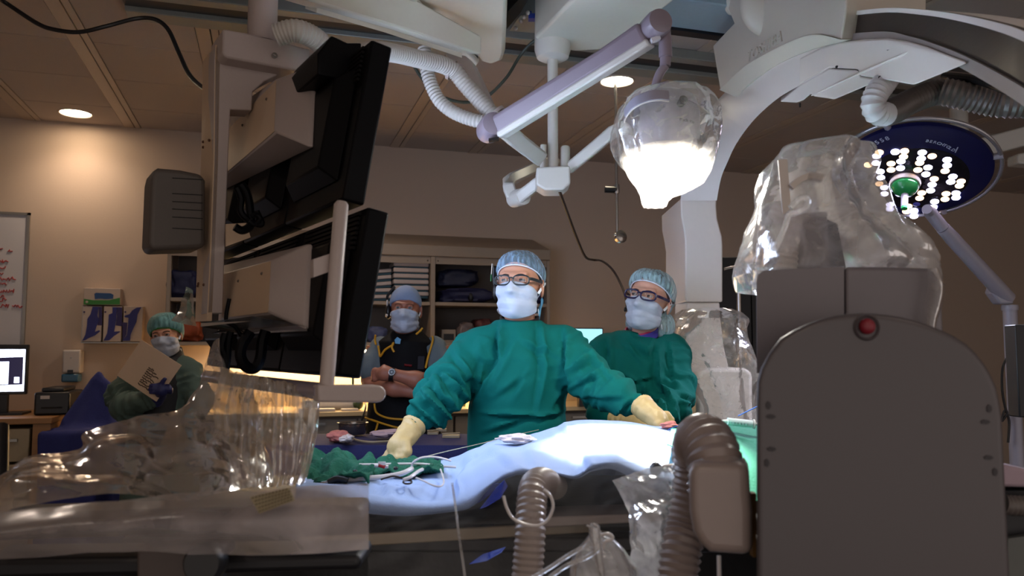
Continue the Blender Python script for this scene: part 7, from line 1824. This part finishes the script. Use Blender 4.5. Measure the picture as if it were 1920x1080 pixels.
# film over the near side of the table
tt_ = [(690, 962, 1.70), (770, 966, 1.70), (850, 958, 1.70), (890, 945, 1.70), (915, 915, 1.70), (950, 895, 1.70), (990, 886, 1.69), (1040, 890, 1.70), (1080, 896, 1.70), (1112, 880, 1.70), (1160, 866, 1.70), (1230, 872, 1.70), (1290, 885, 1.70)]
tm_ = [(690, 1010, 1.685), (770, 1010, 1.685), (850, 1005, 1.685), (890, 998, 1.685), (920, 985, 1.685), (955, 975, 1.685), (995, 968, 1.685), (1040, 962, 1.685), (1085, 955, 1.685), (1130, 945, 1.685), (1180, 940, 1.685), (1240, 945, 1.685), (1290, 955, 1.685)]
te_ = [(690, 1100, 1.655), (770, 1100, 1.655), (850, 1100, 1.655), (890, 1100, 1.655), (920, 1100, 1.655), (955, 1100, 1.655), (995, 1100, 1.655), (1040, 1100, 1.655), (1085, 1095, 1.655), (1130, 1090, 1.655), (1180, 1090, 1.655), (1240, 1090, 1.655), (1290, 1090, 1.655)]
G_ = rows_grid([(tt_, 0), (tm_, 0), (te_, 0)], 200, 90)
uu = np.linspace(0, 1, 200)[None, :] * np.ones((90, 1)); vv = np.linspace(0, 1, 90)[:, None] * np.ones((1, 200))
ph = (G_[..., 2] - .34 * G_[..., 0]) / .055 + .35 * vnoise(G_[..., 0] * 3, G_[..., 2] * 3, uu * 0)
st = .006 * tri(ph) * np.clip(vnoise(uu * 4 + 2, vv * 3, uu * 0 + 9) + .45, 0, 1) + .003 * tri(ph * 2.3 + .4) * np.clip(vnoise(uu * 6, vv * 4, uu * 0) + .3, 0, 1)
single('plastic_drape', sheet(G_, .006, 6, 91, 7, st), M_fl3, 'clear plastic skirt with slanting streaks along the near side of the patient table', 'plastic drape', hp(1000, 1090, 1.6), 'H', recalc=False, ang=22)
sm_ = [hp(x, y, d) for x, y, d in [(848, 905, 1.68), (852, 935, 1.67), (856, 965, 1.62), (860, 1000, 1.58), (866, 1040, 1.55), (873, 1090, 1.54)]]
single('plastic_seam', MB().bar(smooth_path(sm_, 8), (1, 0, .1), .005, .003), M_filmm, 'bright vertical seam of the plastic skirt below the drape', 'plastic film', sm_[-1], 'H')
c2_ = rows_grid([([(1150, 905, 1.56), (1180, 890, 1.56), (1230, 880, 1.57), (1290, 876, 1.58)], 0), ([(1168, 940, 1.52), (1195, 945, 1.50), (1240, 948, 1.50), (1290, 940, 1.52)], 0), ([(1178, 1000, 1.50), (1205, 1000, 1.47), (1240, 1000, 1.47), (1280, 1000, 1.50)], 0), ([(1190, 1095, 1.50), (1215, 1095, 1.47), (1240, 1095, 1.47), (1280, 1095, 1.50)], 0)], 70, 110)
single('plastic_drape', sheet(c2_, .022, 12, 97, 9, None, .2), film('bunched_film', tint=(235, 232, 228), haze=.62, rough=.14, bump=.15, scale=16, fk=.5, trl=.6, line=.12), 'bunched milky plastic glowing below the lamp spot beside the slanting ribbed hose', 'plastic drape', hp(1235, 1095, 1.5), 'H', recalc=False, ang=22)
# drip bag
t = Thing('fluid_bag', 'clear fluid bag with a white hook ring at the bottom of the picture', 'fluid bag', hp(1135, 1085, 1.45), 'H')
t.part('bag', bag([(998, 1108, 1128), (1010, 1100, 1150), (1030, 1085, 1172), (1060, 1072, 1192), (1100, 1066, 1200)], 1.45, .05, n=70, nv=40, amp=.008, s=14, seed=41), M_filmm, recalc=False)
t.part('neck', bag([(985, 1106, 1124), (1000, 1104, 1126), (1030, 1110, 1130), (1060, 1118, 1132), (1080, 1124, 1134)], 1.40, .012, n=30, nv=30, amp=.003, s=30, seed=43), M_filmm, recalc=False)
t.part('hook', MB().tube(smooth_path([hp(x, y, 1.42) for x, y in [(1130, 1030), (1134, 1016), (1146, 1012), (1148, 1006), (1140, 1001), (1128, 1003), (1120, 1008)]]), .0032, 8), M_cath)
t.part('cord', MB().tube(smooth_path([hp(x, y, 1.42) for x, y in [(1100, 985), (1112, 992), (1118, 1002), (1122, 990), (1112, 982)]]), .0018, 6), M_cath)
t.part('line', MB().tube(smooth_path([hp(x, y, 1.40) for x, y in [(990, 1088), (1030, 1065), (1060, 1045), (1090, 1028), (1120, 1018)]]), .004, 8), M_filmm)
t.part('line', MB().tube(smooth_path([hp(x, y, 1.40) for x, y in [(1020, 1090), (1060, 1062), (1100, 1045), (1122, 1030)]]), .004, 8), M_filmm)
# hoses in front
M_hgrey = mat('hose_taupe', (138, 124, 118), rough=.33, var=.03); M_hgrey2 = mat('hose_pale_taupe', (150, 138, 132), rough=.35, var=.03)
t = Thing('suction_hose', 'wide pale ribbed hose dropping from the drape edge at bottom centre', 'hose', hp(995, 1100, 1.52), 'H')
t.part('hose', hose([hp(1040, 912, 1.82), hp(1022, 904, 1.70), hp(1008, 905, 1.60), hp(1000, 920, 1.55), hp(996, 955, 1.52), hp(994, 1000, 1.50), hp(990, 1060, 1.49), hp(985, 1130, 1.48)], .0265, .0115, .003, 22), M_hgrey2)
t.part('loop_tube', MB().tube(smooth_path([hp(x, y, 1.44) for x, y in [(944, 930), (950, 952), (962, 972), (985, 983), (1010, 985), (1028, 973), (1037, 950), (1032, 930), (1020, 918)]]), .0028, 8), M_cath)
t = Thing('hose_connector', 'taupe rounded connector box with a fat ribbed elbow and slanting ribbed hose beside the detector', 'hose connector', hp(1350, 1300, 1.32), 'H')
bx = [(1291, 900), (1292, 884), (1299, 872), (1310, 868), (1384, 868), (1398, 874), (1405, 886), (1407, 925), (1411, 960), (1411, 1044), (1330, 1038), (1312, 1022), (1299, 1000), (1292, 960)]
t.part('box', MB().prism([hp(x, y, 1.28) for x, y in bx], (.030, .11, 0)), M_hgrey, bevel=.016, seg=4)
A_ = hp(1343, 900, 1.335); v_ = Vector((-.1, .995, 0)); br2 = .058
arc_ = [A_ - Vector((0, 0, .02))] + [A_ + v_ * (br2 - br2 * math.cos(t_)) + Vector((0, 0, br2 * math.sin(t_))) for t_ in [math.pi * i / 24 for i in range(25)]]
E_ = arc_[-1]
ep = resample(arc_ + smooth_path([E_ - Vector((0, 0, .005)), E_ + Vector((-.004, .0, -.04)), hp(1287, 985, 1.44), hp(1277, 1035, 1.42), hp(1268, 1110, 1.40)], 10), .0033)
rr = []
for i, p in enumerate(ep):
    f = i * .0033; b_ = .0425 - .011 * min(1, max(0, f - .12) / .09); rr.append(b_ + .0048 * (.5 + .5 * math.cos(2 * math.pi * i / 4)))
t.part('ribbed_hose', MB().tube(ep, rr, 26), M_hgrey)
t.part('cord', MB().tube([hp(1348, 1042, 1.34), hp(1349, 1110, 1.34)], .0035, 8), M_cath)
single('amber_strip', MB().prism([hp(x, y, 1.36) for x, y in [(1408, 925), (1418, 925), (1418, 1045), (1412, 1045)]], (0, .02, 0)), mat('amber_edge', (120, 84, 30), rough=.5), 'narrow amber edge between the connector box and the detector', 'edge strip', hp(1412, 1045, 1.36), 'H')
# wrap scrap taped to the boom column
q = rows_grid([([(349, 538, 2.02), (356, 540, 2.02), (362, 544, 2.02)], 0), ([(338, 575, 2.0), (352, 575, 1.99), (364, 575, 2.0)], 0), ([(322, 602, 1.98), (345, 608, 1.97), (368, 612, 1.99)], 0)], 20, 30)
single('plastic_wrap', sheet(q, .004, 20, 5), film('green_film', tint=(170, 196, 180), haze=.55, rough=.15, bump=.1), 'scrap of pale green film hanging beside the monitor column above the cap', 'plastic film', hp(350, 600, 2.0), 'H', recalc=False)
# ================================================================ light and camera
def light(name, kind, loc, energy, col, fr='H', target=None, size=.1, spot=None, blend=.4, size_y=None):
    d = bpy.data.lights.new(name, kind); d.energy = energy; d.color = lin(col)[:3]
    if kind == 'AREA':
        d.size = size
        if size_y: d.shape = 'RECTANGLE'; d.size_y = size_y
    else: d.shadow_soft_size = size
    if spot: d.spot_size = math.radians(spot); d.spot_blend = blend
    o = link(bpy.data.objects.new(name, d)); p = h2w(loc) if fr == 'H' else Vector(loc); o.location = p
    if target is not None:
        q = h2w(target) if fr == 'H' else Vector(target)
        o.rotation_euler = (q - p).to_track_quat('-Z', 'Y').to_euler()
    return o
light('recessed_or_fill_spot', 'SPOT', (-1.21, 5.62, ROOM_Z - .012), 11, (255, 226, 200), 'R', (-1.21, 5.68, 0), .03, 130, .9)
light('recessed_or_fill_spot', 'SPOT', (1.87, 4.05, ROOM_Z - .012), 26, (255, 236, 205), 'R', (1.87, 4.05, 0), .04, 120, .9)
for (x, y, e) in [(-1.6, 3.4, 12), (-1.6, 1.0, 12), (0.4, -.6, 14), (1.9, .2, 6), (.35, 4.55, 30), (3.0, 4.7, 8)]:  # unseen spots added to brighten walls and room, no fixtures built
    light('recessed_or_fill_spot', 'SPOT', (x, y, ROOM_Z - .012), e, (255, 234, 216), 'R', (x, y, 0), .05, 150, .8)
light('strip_light', 'AREA', (.72, 5.76, zb - .052), 15, (255, 222, 172), 'R', (.72, 5.72, 0), 1.9, size_y=.03)
light('lamp_beam', 'SPOT', Lc + LA * .03, 1300, (255, 246, 230), 'H', hp(1212, 852, 1.98), .07, 38, .9)
light('operating_lamp_beam', 'SPOT', LC + LN * .03, 120, (228, 232, 255), 'H', LC + LN * 1.2, .18, 110, .6)
w = bpy.data.worlds.new('surroundings'); sc.world = w; w.use_nodes = True
w.node_tree.nodes['Background'].inputs['Color'].default_value = lin((255, 240, 232)); w.node_tree.nodes['Background'].inputs['Strength'].default_value = 0.48
cam = bpy.data.cameras.new('camera'); co = link(bpy.data.objects.new('camera', cam)); sc.camera = co
cam.sensor_width = 36; cam.sensor_fit = 'HORIZONTAL'; cam.lens = 36 * F / 1920; cam.clip_start = .02
co.location = (0, 0, CZ); co.rotation_euler = (math.radians(90) + TH, 0, -YAW)
cam.dof.use_dof = True; cam.dof.focus_distance = 2.75; cam.dof.aperture_fstop = 4.0
sc.view_settings.view_transform = 'Standard'; sc.view_settings.look = 'None'; sc.view_settings.gamma = 1; sc.view_settings.exposure = 0.55
sc.view_settings.use_curve_mapping = False
sc.cycles.transparent_max_bounces = 24; sc.cycles.max_bounces = 8; sc.cycles.diffuse_bounces = 4; sc.cycles.glossy_bounces = 3
sc.cycles.caustics_reflective = False; sc.cycles.caustics_refractive = False; sc.cycles.sample_clamp_indirect = 40
sc.cycles.use_denoising = True
